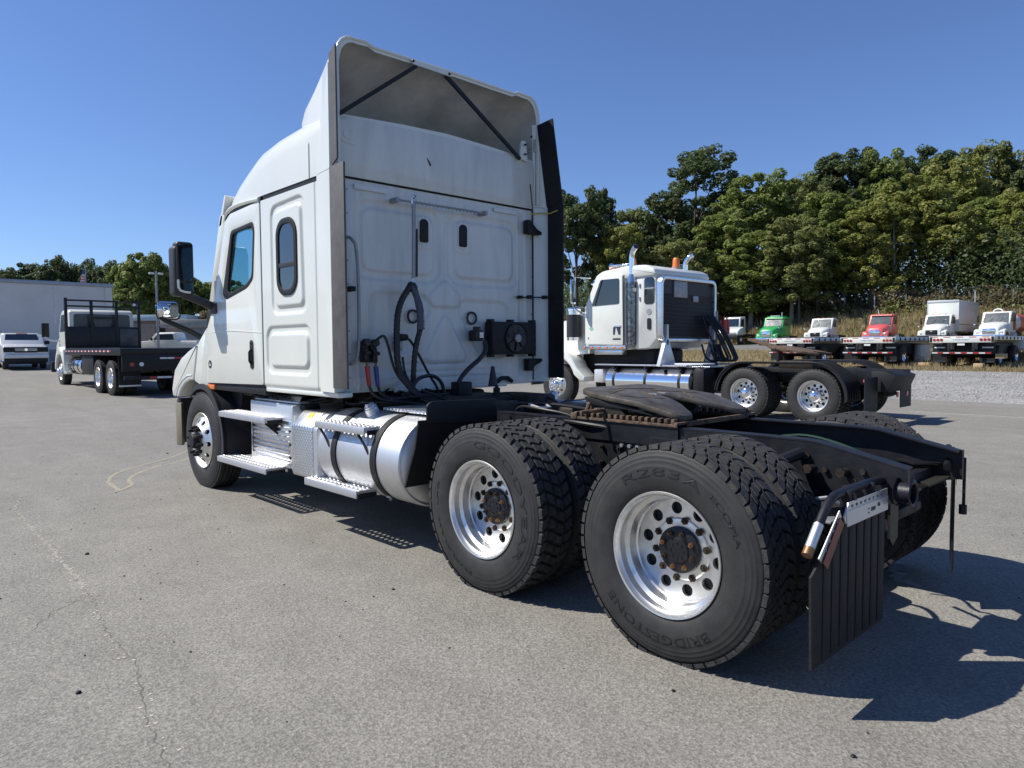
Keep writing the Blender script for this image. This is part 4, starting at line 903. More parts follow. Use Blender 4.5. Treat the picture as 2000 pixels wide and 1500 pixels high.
# ------------------------------------------------------------------ cab of the sleeper tractor
win = rpoly([(5.00, 2.605), (4.50, 2.63), (4.475, 2.55), (4.53, 2.12), (4.66, 2.05), (5.16, 1.965), (5.235, 2.02)], .05, 4)
door_poly = [(4.358, 1.145), (5.715, 1.12), (5.722, 1.43), (5.715, 1.655), (5.47, 1.955), (5.15, 2.715), (5.02, 2.775), (4.358, 2.80)]
for s in (1, -1):
    d = part('door', MB().prism(rpoly(door_poly, .03, 3), 'y', s*1.125, s*1.170, [win], bev=.004), M['white'], T)
    inn = rpoly([(4.975, 2.575), (4.525, 2.60), (4.50, 2.54), (4.555, 2.14), (4.67, 2.08), (5.07, 2.015), (5.12, 2.045)], .045, 4)
    fr = part('window', MB().prism(rpoly([(5.005, 2.612), (4.497, 2.637), (4.468, 2.55), (4.523, 2.115), (4.658, 2.042), (5.165, 1.957), (5.245, 2.015)], .05, 4), 'y', s*1.150, s*1.174, [inn], bev=.003), M['blackmatt'], d)
    part('glass', MB().prism(inn, 'y', s*1.150, s*1.154), M['cabglass'], fr, smooth=0)
    hd = part('handle', MB().prism(rrect(4.555, 4.625, 1.285, 1.555, .033), 'y', s*1.172, s*1.178, bev=.002), M['greyplastic'], d)
    part('handle_recess', MB().prism(rrect(4.568, 4.612, 1.31, 1.50, .02), 'y', s*1.178, s*1.1795), M['hose'], hd)
    part('grip', MB().tube([(4.59, s*1.178, 1.33), (4.59, s*1.196, 1.36), (4.59, s*1.196, 1.44), (4.59, s*1.178, 1.47)], .012, 8).cyl((4.59, s*1.178, 1.525), (4.59, s*1.184, 1.525), .012, n=10), M['blackmatt'], hd)
    if s > 0:
        ds = part('door_decal', MB().prism(circle(5.63, 1.315, .043, 24), 'y', 1.1715, 1.1725), M['greyplastic'], d)
        part('print', MB().prism([(5.645, 1.30), (5.61, 1.30), (5.62, 1.325), (5.628, 1.31), (5.64, 1.34)], 'y', 1.1727, 1.1732), M['whiteprint'], ds)
        part('print', text_mb('447', .022, lambda u, v: (5.635-u, 1.1725, 1.235+v)), M['silver'], d, smooth=0)
    part('body_crease', MB().tube([(4.37, s*1.168, 1.62), (5.1, s*1.169, 1.655), (5.70, s*1.166, 1.64)], .006, 6), M['white'], d)
    part('pillar', MB().prism([(5.475, 1.955), (5.64, 1.95), (5.30, 2.80), (5.03, 2.79), (5.16, 2.72)], 'y', s*1.02, s*1.160, bev=.01), M['white'], T)
    part('cowl_panel', MB().prism(rpoly([(5.975, 1.535), (5.72, 1.695), (5.727, 1.10), (5.80, 1.06), (5.95, 1.085), (6.115, 1.13), (6.05, 1.31)], .02), 'y', s*1.06, s*1.165, bev=.01), M['white'], T)
    part('cowl_vent', MB().prism(rpoly([(5.69, 1.90), (5.82, 1.86), (5.84, 1.60), (5.74, 1.66), (5.67, 1.72)], .02), 'y', s*1.04, s*1.12), M['blackmatt'], T)
    part('cowl_cover', MB().prism(rpoly([(5.68, 2.02), (5.86, 1.98), (5.88, 1.83), (5.72, 1.90)], .02), 'y', s*.8, s*1.09, bev=.02), M['white'], T)
    # sleeper window
    w = part('window', MB().prism(rrect(3.645, 4.02, 1.925, 2.58, .15, 7), 'y', s*1.168, s*1.184, [rrect(3.69, 3.975, 1.975, 2.53, .11, 7)], bev=.004), M['blackmatt'], T)
    part('glass', MB().prism(rrect(3.69, 3.975, 1.975, 2.53, .11, 7), 'y', s*1.172, s*1.174), M['glass'], w, smooth=0)
    part('vent_bar', MB().box(3.69, 3.975, min(s*1.172, s*1.181), max(s*1.172, s*1.181), 2.165, 2.205, .003), M['greyplastic'], w)
    # drip rail over the door
    part('drip_rail', MB().tube([(4.36, s*1.168, 2.815), (4.7, s*1.168, 2.835), (4.98, s*1.165, 2.83), (5.14, s*1.155, 2.79), (5.22, s*1.14, 2.70)], .020, 8, smooth=1), M['white'], T)
    part('door_gap', MB().box(4.337, 4.358, min(s*1.12, s*1.158), max(s*1.12, s*1.158), 1.13, 2.82), M['blackmatt'], T)
    part('header_strip', MB().prism([(4.36, 2.785), (4.36, 2.84), (5.0, 2.84), (5.19, 2.79), (5.16, 2.72), (5.03, 2.77)], 'y', s*1.12, s*1.160), M['greyplastic'], T)
    mk = part('marker_light', MB().box(5.55, 5.73, min(s*1.10, s*1.168), max(s*1.10, s*1.168), 1.055, 1.105, .008), M['amber'], T)
    part('step_sill', MB().box(4.36, 5.55, min(s*1.06, s*1.15), max(s*1.06, s*1.15), 1.05, 1.115, .01), M['blackmatt'], T)
part('cab_floor', MB().box(4.30, 5.75, -1.14, 1.14, 1.10, 1.14).box(4.30, 5.15, -1.12, 1.12, 2.80, 2.86).box(5.66, 5.75, -1.06, 1.06, 1.14, 1.93).box(4.30, 4.34, -1.12, 1.12, 1.14, 2.8), M['cabin'], T)
part('windshield', MB().prism([(5.66, 1.94), (5.68, 1.94), (5.33, 2.79), (5.31, 2.79)], 'y', -1.02, 1.02), M['cabglass'], T, smooth=0)
for s in (1, -1):
    part('seat', MB().box(4.55, 5.0, s*.62-.24, s*.62+.24, 1.45, 1.60, .05).box(4.5, 4.62, s*.62-.23, s*.62+.23, 1.55, 1.98, .05), M['cabin'], T)
part('dashboard', MB().box(5.3, 5.66, -1.05, 1.05, 1.6, 1.92, .05), M['cabin'], T)
part('steering_wheel', MB().lathe([(.22*0-.012, .20), (0, .215), (.012, .20), (0, .188), (-.012, .20)], 24, (5.22, .62, 1.90), 'x'), M['cabin'], T)
# sun visor
part('sun_visor', MB().prism([(5.14, 2.965), (5.17, 2.98), (5.325, 2.70), (5.30, 2.685), (5.26, 2.70)], 'y', -1.12, 1.16, bev=.006), M['white'], T)
part('visor_bracket', MB().box(5.20, 5.27, 1.00, 1.10, 2.72, 2.80, .01), M['blackmatt'], T)

# hood and bumper
def hood_ring(x, zs, zc, hw, zb):
    pts = [(hw*.985, zb), (hw, zs-.10), (hw*.985, zs-.03), (hw*.94, zs), (hw*.80, zs+.02), (hw*.62, zs+(zc-zs)*.55), (hw*.48, zc-.04), (hw*.3, zc), (0, zc+.02)]
    return [(x, y, z) for y, z in pts+[(-y, z) for y, z in pts[::-1][1:]]]
rings = [hood_ring(x, zs, zc, hw, zb) for x, zs, zc, hw, zb in ((5.985, 1.525, 1.90, 1.14, 1.15), (6.25, 1.455, 1.82, 1.14, 1.15), (6.5, 1.355, 1.74, 1.135, 1.10), (6.66, 1.25, 1.66, 1.10, 1.02), (6.78, 1.10, 1.58, 1.04, .95), (6.86, .98, 1.50, .95, .92))]
part('hood', MB().loft(rings), M['white'], T, 50)
part('cowl', MB().loft([hood_ring(x, zs, zc, 1.09, 1.2) for x, zs, zc in ((5.70, 1.68, 1.95), (5.965, 1.53, 1.90))]), M['white'], T, 50)
for s in (1, -1):
    fen = rpoly([(6.805, .93), (6.825, 1.02), (6.72, 1.235), (6.5, 1.37), (6.25, 1.455), (5.985, 1.525), (6.065, 1.305), (6.13, 1.135), (6.25, 1.13), (6.40, 1.09), (6.53, 1.02), (6.62, .93)], .015)
    f = part('fender', MB().prism(fen, 'y', s*1.02, s*1.172, bev=.018), M['white'], T, 50)
    arc = [(6.16, 1.19), (6.30, 1.18), (6.46, 1.13), (6.60, 1.05), (6.68, .95)]
    part('wheel_arch_lip', MB().tube([(x, s*1.168, z) for x, z in arc], .012, 6), M['white'], f)
    # splash guard behind the steer tyre
    g = MB()
    pts = [(5.872+.585*math.cos(rad(a)), .52+.585*math.sin(rad(a))) for a in range(58, 196, 8)]
    pin = [(5.872+.560*math.cos(rad(a)), .52+.560*math.sin(rad(a))) for a in range(58, 196, 8)]
    g.prism(pts+pin[::-1], 'y', s*.86, s*1.185)
    g.prism(pts+[(5.872+.53*math.cos(rad(a)), .52+.53*math.sin(rad(a))) for a in range(194, 50, -8)], 'y', s*1.150, s*1.19)
    sg = part('splash_guard', g, M['greyplastic'], T, 30)
    part('guard_panel', MB().prism([(5.55, 1.05), (5.30, 1.05), (4.90, .90), (4.95, .45), (5.27, .43), (5.30, .75)], 'y', s*.86, s*.90), M['greyplastic'], sg)
    part('wheel_well', MB().prism([(5.872+.62*math.cos(rad(a)), .5+.62*math.sin(rad(a))) for a in range(15, 165, 10)]+[(5.2, 1.2), (6.5, 1.2)], 'y', s*.62, s*1.0), M['blackmatt'], T)
bp = [(6.70, 1.165), (6.86, 1.10), (6.98, .90), (7.02, .5), (7.02, -.5), (6.98, -.90), (6.86, -1.10), (6.70, -1.165), (6.66, -1.13), (6.84, -.86), (6.88, 0), (6.84, .86), (6.66, 1.13)]
part('bumper', MB().prism(bp, 'z', .39, .905, bev=.015), M['greyrubber'], T, 40)
part('bumper_end', MB().prism([(6.60, 1.150), (6.72, 1.172), (6.74, 1.15), (6.66, 1.10)], 'z', .37, .86, bev=.006), mat('bronze_trim', (.22, .19, .14), .5), T)
part('grille', MB().box(6.84, 6.90, -.55, .55, .9, 1.45, .02), M['blackmatt'], T)
# door mirrors and hood mirrors
for s in (1, -1):
    mr = part('side_mirror', MB().box(5.50, 5.64, min(s*1.345, s*1.515), max(s*1.345, s*1.515), 2.03, 2.54, .035, 3), M['hose'], T)
    part('mirror_back', MB().box(5.52, 5.70, min(s*1.345, s*1.535), max(s*1.345, s*1.535), 2.0, 2.50, .04, 3), M['greyplastic'], mr)
    part('glass', MB().box(5.494, 5.499, min(s*1.365, s*1.495), max(s*1.365, s*1.495), 2.15, 2.51, 0), M['mirror'], mr, smooth=0)
    part('glass', MB().box(5.494, 5.499, min(s*1.365, s*1.495), max(s*1.365, s*1.495), 2.05, 2.13, 0), M['mirror'], mr, smooth=0)
    part('trim', MB().tube([(5.50, s*1.505, 2.16), (5.495, s*1.505, 2.06), (5.495, s*1.44, 2.04), (5.5, s*1.39, 2.04)], .012, 6, smooth=1), M['whiteprint'], mr)
    part('arm', MB().tube([(5.56, s*1.50, 2.12), (5.56, s*1.47, 2.03), (5.54, s*1.30, 1.965), (5.52, s*1.12, 1.885)], [.035, .040, .040, .046], 10, smooth=1), M['greyplastic'], mr)
    part('arm_base', MB().box(5.40, 5.60, min(s*1.08, s*1.19), max(s*1.08, s*1.19), 1.83, 1.94, .02), M['greyplastic'], mr)
    hm = part('hood_mirror', MB().box(6.60, 6.70, min(s*1.135, s*1.375), max(s*1.135, s*1.375), 1.815, 2.01, .045, 3), M['chrome'], T)
    part('glass', MB().prism(rrect(min(s*1.15, s*1.24), max(s*1.15, s*1.24), 1.83, 1.995, .035), 'x', 6.598, 6.594), M['mirror'], hm, smooth=0)
    part('glass', MB().lathe([(0, .072), (-.02, .05), (-.028, .02), (-.03, .001)], 20, (6.598, s*1.305, 1.915), 'x'), M['chrome'], hm)
    part('rim', MB().tube([(6.605, y, z) for y, z in rrect(min(s*1.13, s*1.38), max(s*1.13, s*1.38), 1.81, 2.015, .05)+[(max(s*1.13, s*1.38), 1.96)]], .008, 6), M['blackmatt'], hm)
    part('arm', MB().tube([(6.63, s*1.34, 1.83), (6.62, s*1.29, 1.80), (6.6, s*1.05, 1.69), (6.58, s*.86, 1.58)], [.020, .026, .030, .034], 10), M['blackmatt'], hm)

# ---- tanks, boxes and steps on both sides
def steps_and_tank(s):
    S = lambda a, b: (min(s*a, s*b), max(s*a, s*b))
    def tread(x0, x1, y0, y1, z, nx, ny):
        mb = MB(); dx = (x1-x0)/nx; dy = (y1-y0)/ny
        for lev in (0, -.004):
            pass
        holes = []
        bm = MB()
        for i in range(nx):
            for j in range(ny):
                a, b = x0+dx*i, y0+dy*j; cx, cy = a+dx/2, b+dy/2; r = min(dx, dy)*.31
                sq = [(a, b), (a+dx/2, b), (a+dx, b), (a+dx, b+dy/2), (a+dx, b+dy), (a+dx/2, b+dy), (a, b+dy), (a, b+dy/2)]
                ci = [(cx+r*math.cos(rad(t)), cy+r*math.sin(rad(t))) for t in (225, 270, 315, 0, 45, 90, 135, 180)]
                lip = [(cx+(p-cx)*.85, cy+(q-cy)*.85) for p, q in ci]
                v = [(p, s*q, z) for p, q in sq]+[(p, s*q, z+.007) for p, q in ci]+[(p, s*q, z+.004) for p, q in lip]
                f = [(k, (k+1) % 8, 8+(k+1) % 8, 8+k) for k in range(8)]+[(8+k, 8+(k+1) % 8, 16+(k+1) % 8, 16+k) for k in range(8)]
                bm.add(v, f)
        return bm
    def step_board(x0, x1, y0, y1, z, h=.055, nx=24, ny=4):
        st = part('step', tread(x0, x1, y0, y1, z, nx, ny), M['alu_matt'], T, 30)
        mb = MB().box(x0, x1, *S(y1, y1+.012), z-h, z+.002, .003).box(x0, x1, *S(y0-.006, y0), z-h, z).box(x0, x0+.006, *S(y0, y1), z-.02, z)
        part('step_edge', mb, M['alu_matt'], st)
        part('end_bracket', MB().box(x1-.012, x1-.002, *S(y0+.02, y1-.02), z-h*1.1, z-.006), M['blackmatt'], st)
        part('end_bracket', MB().box(x0+.002, x0+.012, *S(y0+.02, y1-.02), z-h*1.1, z-.006), M['blackmatt'], st); return st
    u1 = step_board(4.19, 5.24, 1.04, 1.235, .855, .05, 17, 3)
    step_board(4.19, 5.31, 1.04, 1.235, .40, .05, 18, 3)
    u2 = step_board(2.52, 3.25, 1.06, 1.245, .90, .05, 12, 3)
    step_board(2.64, 3.44, 1.06, 1.245, .425, .055, 13, 3)
    for x in (4.28, 5.0): part('step_bracket', MB().prism([(1.05, .80), (1.21, .80), (1.05, .66)], 'x', x, x+.012) if s > 0 else MB().prism([(-1.05, .80), (-1.21, .80), (-1.05, .66)], 'x', x, x+.012), M['blackmatt'], T)
    for x in (2.60, 3.16): part('step_bracket', MB().tube([(x+.05, s*1.235, .855), (x-.02, s*1.222, .78), (x-.07, s*1.215, .71)], .010, 8), M['blackmatt'], T)
    # battery box
    bx = part('battery_box', MB().prism([(3.93, .40), (4.87, .40), (4.87, .98), (3.93, .98)], 'y', s*.60, s*1.08, bev=.012), M['alu_matt'], T)
    for k in range(8): part('cover_rib', MB().box(4.05, 4.78, *S(1.081, 1.094), .46+.042*k, .478+.042*k, .005), M['alu_matt'], bx)
    part('cover_plate', MB().box(4.00, 4.83, *S(1.078, 1.083), .43, .83, .002), M['alu'], bx)
    for x in (4.03, 4.80):
        for z in (.5, .62, .74): part('cover_bolt', MB().cyl((x, s*1.083, z), (x, s*1.093, z), .012, n=8), M['blackmatt'], bx)
    part('box_top', MB().prism([(3.92, .985), (4.83, .985), (4.83, 1.0), (3.92, 1.0)], 'y', s*.62, s*1.05, bev=.004), M['alu_matt'], bx)
    part('sloped_cover', MB().add([(4.0, s*1.08, .83), (4.75, s*1.08, .83), (4.62, s*.98, 1.04), (4.0, s*.98, 1.04), (4.0, s*.75, 1.06), (4.62, s*.75, 1.06)], [(0, 1, 2, 3), (3, 2, 5, 4)]), M['alu'], bx)
    part('side_strap', MB().box(3.885, 3.93, *S(.65, 1.13), .40, .98, .02), M['alu_matt'], T)
    part('hinge', MB().box(3.80, 3.90, *S(.9, 1.06), .93, .985, .02), M['blackmatt'], T)
    # cover of the treatment tank
    c = part('tank_cover', MB().prism(rpoly([(1.20, .40), (1.20, .83), (1.09, .945), (.72, .945), (.72, .40)], .03) if s > 0 else rpoly([(-1.20, .40), (-1.20, .83), (-1.09, .945), (-.72, .945), (-.72, .40)], .03), 'x', 3.40, 3.76, bev=.006), M['diamond'], T)
    part('cover_side', MB().prism(rpoly([(1.195, .41), (1.195, .83), (1.09, .938), (.74, .938), (.74, .41)], .03) if s > 0 else rpoly([(-1.195, .41), (-1.195, .83), (-1.09, .938), (-.74, .938), (-.74, .41)], .03), 'x', 3.33, 3.398, bev=.006), M['alu_matt'], c)
    if s > 0: part('warning_label', MB().add([(3.52, 1.14, .899), (3.60, 1.14, .899), (3.60, 1.105, .935), (3.52, 1.105, .935)], [(0, 1, 2, 3)]), mat('yellow_label', (.75, .60, .05), .5), c)
    # fuel tank: brushed cylinder with a rolled rim and dished end
    tk = part('fuel_tank', MB().lathe([(-1.165, .001), (-1.155, .26), (-1.14, .312), (-1.12, .322), (-.02, .322), (0, .318), (.006, .308), (-.004, .30), (.02, .27), (.045, .18), (.055, .001)], 64, (2.15, s*.90, .66), 'x'), M['alu_matt'], T, 30)
    tk.data.transform(Matrix.Identity(4))
    tk.data.transform(Matrix.Translation((2.15, 0, 0)) @ Matrix.Scale(-1, 4, (1, 0, 0)) @ Matrix.Translation((-2.15, 0, 0)))
    tk.data.flip_normals()
    for x in (2.46, 3.02):
        st = part('tank_strap', MB().lathe([(-.035, .324), (-.035, .331), (.035, .331), (.035, .324)], 48, (x, s*.90, .66), 'x'), M['blackmatt'], T, 30)
        part('strap_buckle', MB().box(x-.03, x+.03, *S(1.05, 1.10), .38, .43, .006).cyl((x, s*1.08, .36), (x, s*1.02, .46), .010, n=6), M['steel'], st)
    part('filler_cap', MB().cyl((2.80, s*.99, .96), (2.80, s*1.025, 1.02), .055, .05, 18).cyl((2.80, s*1.025, 1.02), (2.80, s*1.035, 1.035), .042, n=18).box(2.78, 2.82, *S(.98, 1.06), 1.02, 1.045, .004), M['alu_matt'], T)
    part('tank_bracket', MB().box(2.3, 3.3, *S(.44, .60), .40, .70, .02), M['black'], T)
steps_and_tank(1); steps_and_tank(-1)
part('engine_shadow_mass', MB().box(3.6, 6.4, -.45, .45, .55, 1.08, .05), M['blackmatt'], T).name = 'engine'  # dark block added as engine and as shade beneath the cab
mb = MB()
for x, y in ((5.0, .7), (4.7, .8), (5.1, .95), (4.2, .9), (3.6, .8), (3.3, .7)):
    mb.box(x-.1, x+.12, y-.06, y+.06, 1.0, 1.10, .02).tube([(x, y, 1.05), (x-.2, y+.05, .99), (x-.5, y, 1.04)], .015, 6, smooth=1)
part('brackets_and_lines', mb, M['blackmatt'], T).name = 'cab_mount'
# ------------------------------------------------------------------ second tractor, behind the first one
def fender_arc(cx, cz, r, a0, a1, y0, y1, th=.02):
    pts = [(cx+r*math.cos(rad(a)), cz+r*math.sin(rad(a))) for a in np.linspace(a0, a1, 18)]
    pin = [(cx+(r-th)*math.cos(rad(a)), cz+(r-th)*math.sin(rad(a))) for a in np.linspace(a1, a0, 18)]
    return pts+pin
def vocational_tractor():
    Y0 = -10.47
    t = thing('semi_truck', 'white tractor with orange roof beacons and chrome stacks, parked behind the fifth wheel', 'truck', (3.93, Y0, 0))
    # local x: rear axle = 0
    W = 1.19
    for x in (0, 1.40):
        for s in (1, -1): drive_wheel(t, x, s*1.20, .51, s, 'lug', 'chrome_hub', detail=(s > 0))
    for s in (1, -1): steer_wheel(t, 6.55, s*1.18, .51, s, True)
    for s in (1, -1):
        part('frame_rail', MB().box(-1.15, 8.0, s*.43-.04, s*.43+.04, .72, 1.0, .006), M['black'], t)
    for x in (-.9, .7, 2.4, 4.0): part('cross_member', MB().box(x-.05, x+.05, -.4, .4, .75, .95), M['black'], t)
    for x in (0, 1.4): part('axle', MB().tube([(x, -1, .51), (x, 1, .51)], .09, 10).lathe([(-.2, .05), (-.05, .2), (.05, .2), (.2, .05)], 16, (x, 0, .51), 'x'), M['grease'], t)
    # full black fenders over the tandem
    for s in (1, -1):
        a, b = sorted((s*.60, s*1.22)); pr = []
        R = .64
        out = [(0+R*math.cos(rad(q)), .48+R*math.sin(rad(q))) for q in np.linspace(-2, 90, 12)] if False else None
        op = [(-R*math.cos(rad(q)), .50+R*math.sin(rad(q))) for q in np.linspace(-5, 90, 12)]+[(1.4+R*math.cos(rad(q)), .50+R*math.sin(rad(q))) for q in np.linspace(90, 5, 12)]
        ip = [(x*.965+.7*.035, z-.03) for x, z in op][::-1]
        f = part('tandem_fender', MB().prism(op+ip, 'y', a, b), M['blackmatt'], t, 40)
        part('fender_edge', MB().tube([(x, s*1.22, z) for x, z in op], .018, 6), M['blackmatt'], f)
        for k in range(5): part('fender_rib', MB().tube([(x*1.006, s*(.68+.11*k), z+.008) for x, z in op[:12]], .010, 5), M['blackmatt'], f)
        part('mud_flap', MB().prism([(s*.60, .88), (s*1.20, .88), (s*1.20, .24), (s*.60, .24)], 'x', -.92, -.935), M['blackmatt'], t)
    part('tail_box', MB().prism([(-1.10, .60), (-1.22, .90), (-1.02, .98), (-.8, .98), (-.8, .60)], 'y', -.55, .55, bev=.01), M['blackmatt'], t)
    part('tail_sign', MB().box(-.90, -.885, .95, 1.15, .80, .85), M['redpaint'], t)
    for s in (1, -1): part('tail_lamp', MB().cyl((-1.15, s*.25, .55), (-1.17, s*.25, .55), .05, n=14), M['lamp'], t)
    # ramp plates of the fifth wheel, tipped
    part('fifth_wheel_plate', MB().prism(rpoly([(1.25, .45), (.55, .46), (.22, .30), (.5, .05), (.5, -.05), (.22, -.30), (.55, -.46), (1.25, -.45)], .04), 'z', 0, .05, bev=.006).xf(Matrix.Translation((.05, 0, 1.22)) @ Matrix.Rotation(rad(-9), 4, 'Y')), M['rust'], t)
    part('fifth_wheel_base', MB().box(.35, 1.05, -.42, .42, 1.0, 1.16, .02), M['grease'], t)
    part('deck_rail', MB().box(2.3, 3.6, .35, 1.0, 1.0, 1.03, .004), M['diamond'], t)
    # cab
    cab = [(4.62, 1.42), (5.62, 1.45), (5.62, 2.42), (5.20, 3.20), (4.62, 3.26)]
    win_ = rpoly([(5.42, 2.44), (5.14, 3.05), (4.58, 3.05), (4.58, 2.46)], .05)
    sl_ = rpoly([(5.66, 1.45), (5.68, 2.40), (5.34, 3.16), (5.15, 3.26), (4.46, 3.28), (4.42, 1.40)], .04)
    part('cab', MB().prism(sl_, 'y', -W+.04, W-.08, bev=.04), M['white'], t, 40)
    part('roof', MB().prism(rpoly([(5.36, 3.14), (5.15, 3.26), (4.4, 3.33), (3.85, 3.31), (3.62, 3.20), (3.6, 3.05), (5.3, 3.0)], .10), 'y', -W+.05, W-.05, bev=.06), M['white'], t, 40)
    for s in (1, -1):
        d = part('door', MB().prism(rpoly([(5.62, 1.52), (5.63, 2.40), (5.27, 3.13), (4.50, 3.13), (4.47, 1.50)], .04), 'y', s*(W-.08), s*(W-.015), bev=.006), M['white'], t)
        w = part('window', MB().prism(win_, 'y', s*(W-.016), s*(W-.006)), M['glass'], d, smooth=0)
        part('window_bar', MB().tube([(5.30, s*W, 2.46), (5.08, s*W, 3.04)], .012, 6), M['blackmatt'], w)
        part('door_trim', MB().tube([(4.44, s*(W-.01), 1.5), (4.44, s*(W-.01), 3.12)], .012, 6), M['blackmatt'], d)
        part('handle', MB().box(4.52, 4.72, min(s*(W-.015), s*W), max(s*(W-.015), s*W), 1.92, 1.96, .004), M['chrome'], d)
        if s > 0:
            part('emblem', MB().prism([(5.50, 1.90), (5.42, 1.84), (5.36, 1.90), (5.42, 1.98)], 'y', W-.014, W-.011), mat('pale_green_print', (.25, .50, .42), .5), d)
            part('print', MB().prism([(4.76, 1.92), (4.76, 1.74), (4.71, 1.74), (4.68, 1.92)], 'y', W-.0155, W-.0115).prism([(4.67, 1.92), (4.60, 1.74), (4.54, 1.74), (4.54, 1.92)], 'y', W-.0155, W-.0115), M['ink'], d)
            part('print', MB().box(4.54, 4.77, W-.0155, W-.0115, 1.62, 1.66), M['ink'], d)
            part('print', text_mb('8', .08, lambda u, v: (5.52-u, W-.011, 1.64+v)), M['ink'], d, smooth=0)
        part('light_strip', MB().box(4.40, 5.66, min(s*(W-.1), s*(W-.01)), max(s*(W-.1), s*(W-.01)), 1.40, 1.49, .01), M['alu'], t)
        for k in range(6): part('marker_light', MB().box(4.46+.23*k, 4.53+.23*k, min(s*(W-.012), s*(W+.006)), max(s*(W-.012), s*(W+.006)), 1.425, 1.465, .005), M['amber'], t)
        part('cab_step', MB().box(4.55, 5.4, min(s*.9, s*1.1), max(s*.9, s*1.1), 1.27, 1.40, .02), M['alu'], t)
        # exhaust stack with perforated guard, behind the door
        k = part('exhaust_stack', MB().tube([(4.28, s*1.10, 1.5), (4.28, s*1.10, 3.45), (4.27, s*1.10, 3.58), (4.20, s*1.13, 3.68), (4.10, s*1.18, 3.73)], .062, 14, smooth=1), M['chrome'], t)
        part('heat_guard', MB().cyl((4.27, s*1.12, 1.50), (4.27, s*1.12, 2.95), .11, n=18), mat('pitted_chrome', (.32, .33, .34), .2, 1, var=.85, vscale=14) if s > 0 else bpy.data.materials['pitted_chrome'], k)
        part('guard_flare', MB().cyl((4.27, s*1.10, 2.95), (4.27, s*1.10, 3.12), .13, .075, 14), M['chrome'], k); part('guard_band', MB().cyl((4.27, s*1.10, 2.72), (4.27, s*1.10, 2.80), .12, .13, 14), M['chrome'], k)
        part('stack_bore', MB().cyl((4.108, s*1.176, 3.727), (4.098, s*1.181, 3.733), .056, n=14), M['hose'], k)
        # west-coast mirror
        mr = part('side_mirror', MB().box(5.75, 5.80, min(s*1.36, s*1.54), max(s*1.36, s*1.54), 2.50, 3.10, .03), M['chrome'], t)
        part('arm', MB().tube([(5.45, s*1.16, 3.12), (5.72, s*1.42, 3.14), (5.77, s*1.46, 2.45), (5.70, s*1.40, 2.35), (5.55, s*1.17, 2.15)], .014, 6).tube([(5.60, s*1.15, 2.40), (5.74, s*1.40, 2.44)], .012, 6).tube([(5.6, s*1.15, 2.25), (5.72, s*1.38, 2.36)], .012, 6), M['chrome'], mr)
        part('glass', MB().box(5.744, 5.749, min(s*1.375, s*1.525), max(s*1.375, s*1.525), 2.54, 3.06), M['mirror'], mr, smooth=0)
        # air cleaner on the cowl
        ac = part('air_cleaner', MB().cyl((6.05, s*1.12, 1.62), (6.05, s*1.12, 2.38), .17, n=20).lathe([(0, .19), (.06, .19), (.09, .16), (.1, .001)], 20, (6.05, s*1.12, 2.34), 'z'), M['chrome'], t, 40)
        part('screen', MB().cyl((6.05, s*1.12, 1.70), (6.05, s*1.12, 2.26), .176, n=20, caps=False), M['greyplastic'], ac)
        # front fender
        ro = [(6.55+.74*math.cos(rad(q)), .56+.86*math.sin(rad(q))) for q in np.linspace(10, 152, 16)]+[(5.62, .72), (5.62, .62), (5.76, .62)]
        ri = [(6.55+.62*math.cos(rad(q)), .54+.66*math.sin(rad(q))) for q in np.linspace(160, 10, 14)]
        part('fender', MB().prism(ro+ri, 'y', s*.75, s*1.22, bev=.03), M['white'], t, 50)
        # tanks with step tread on top
        tk = part('fuel_tank', MB().lathe([(-.06, .001), (-.04, .25), (0, .33), (2.28, .33), (2.32, .25), (2.34, .001)], 40, (2.70, s*.86, .66), 'x'), M['chrome'], t, 40)
        for x in (2.95, 3.85, 4.75): part('tank_strap', MB().lathe([(-.03, .333), (-.03, .339), (.03, .339), (.03, .333)], 32, (x, s*.86, .66), 'x'), M['blackmatt'], tk)
        part('tread_plate', MB().box(2.75, 5.3, min(s*.75, s*1.20), max(s*.75, s*1.20), 1.02, 1.05, .004), M['diamond'], t)
        for x in (2.95, 3.85, 4.75): part('plate_bracket', MB().prism([(s*.9, 1.02), (s*1.18, 1.02), (s*1.18, .94)], 'x', x-.02, x+.02), M['blackmatt'], t)
        part('tank_box', MB().box(5.08, 5.36, min(s*.75, s*1.16), max(s*.75, s*1.16), .60, .92, .03), M['silver'], t)
        part('mudguard', MB().box(2.34, 2.66, min(s*.6, s*1.15), max(s*.6, s*1.15), .38, 1.02, .12), M['blackmatt'], t)
    # short sleeper box behind the stacks
    sl = rpoly([(4.20, 1.40), (4.20, 3.26), (3.75, 3.27), (3.62, 3.16), (3.60, 1.62), (3.8, 1.42)], .05)
    part('sleeper_body', MB().prism(sl, 'y', -W+.10, W-.10, bev=.05), M['white_dirty'], t, 40)
    for s in (1, -1):
        w = part('window', MB().prism(rrect(3.66, 3.93, 2.42, 3.02, .07), 'y', s*(W-.105), s*(W-.088), bev=.003), M['glass'], t)
        part('vent_bar', MB().box(3.66, 3.93, min(s*(W-.09), s*(W-.082)), max(s*(W-.09), s*(W-.082)), 2.76, 2.79), M['steel'], w)
        for z in (2.85, 2.55): part('hinge', MB().cyl((4.05, s*(W-.09), z-.04), (4.05, s*(W-.09), z+.04), .018, n=8), M['steel'], t)
        part('emblem', MB().prism(circle(3.80, 2.25, .07, 18), 'y', s*(W-.10), s*(W-.09)), M['steel'], t)
        part('handle', MB().prism(rrect(3.74, 3.84, 1.85, 2.10, .03), 'y', s*(W-.10), s*(W-.08)), M['blackmatt'], t)
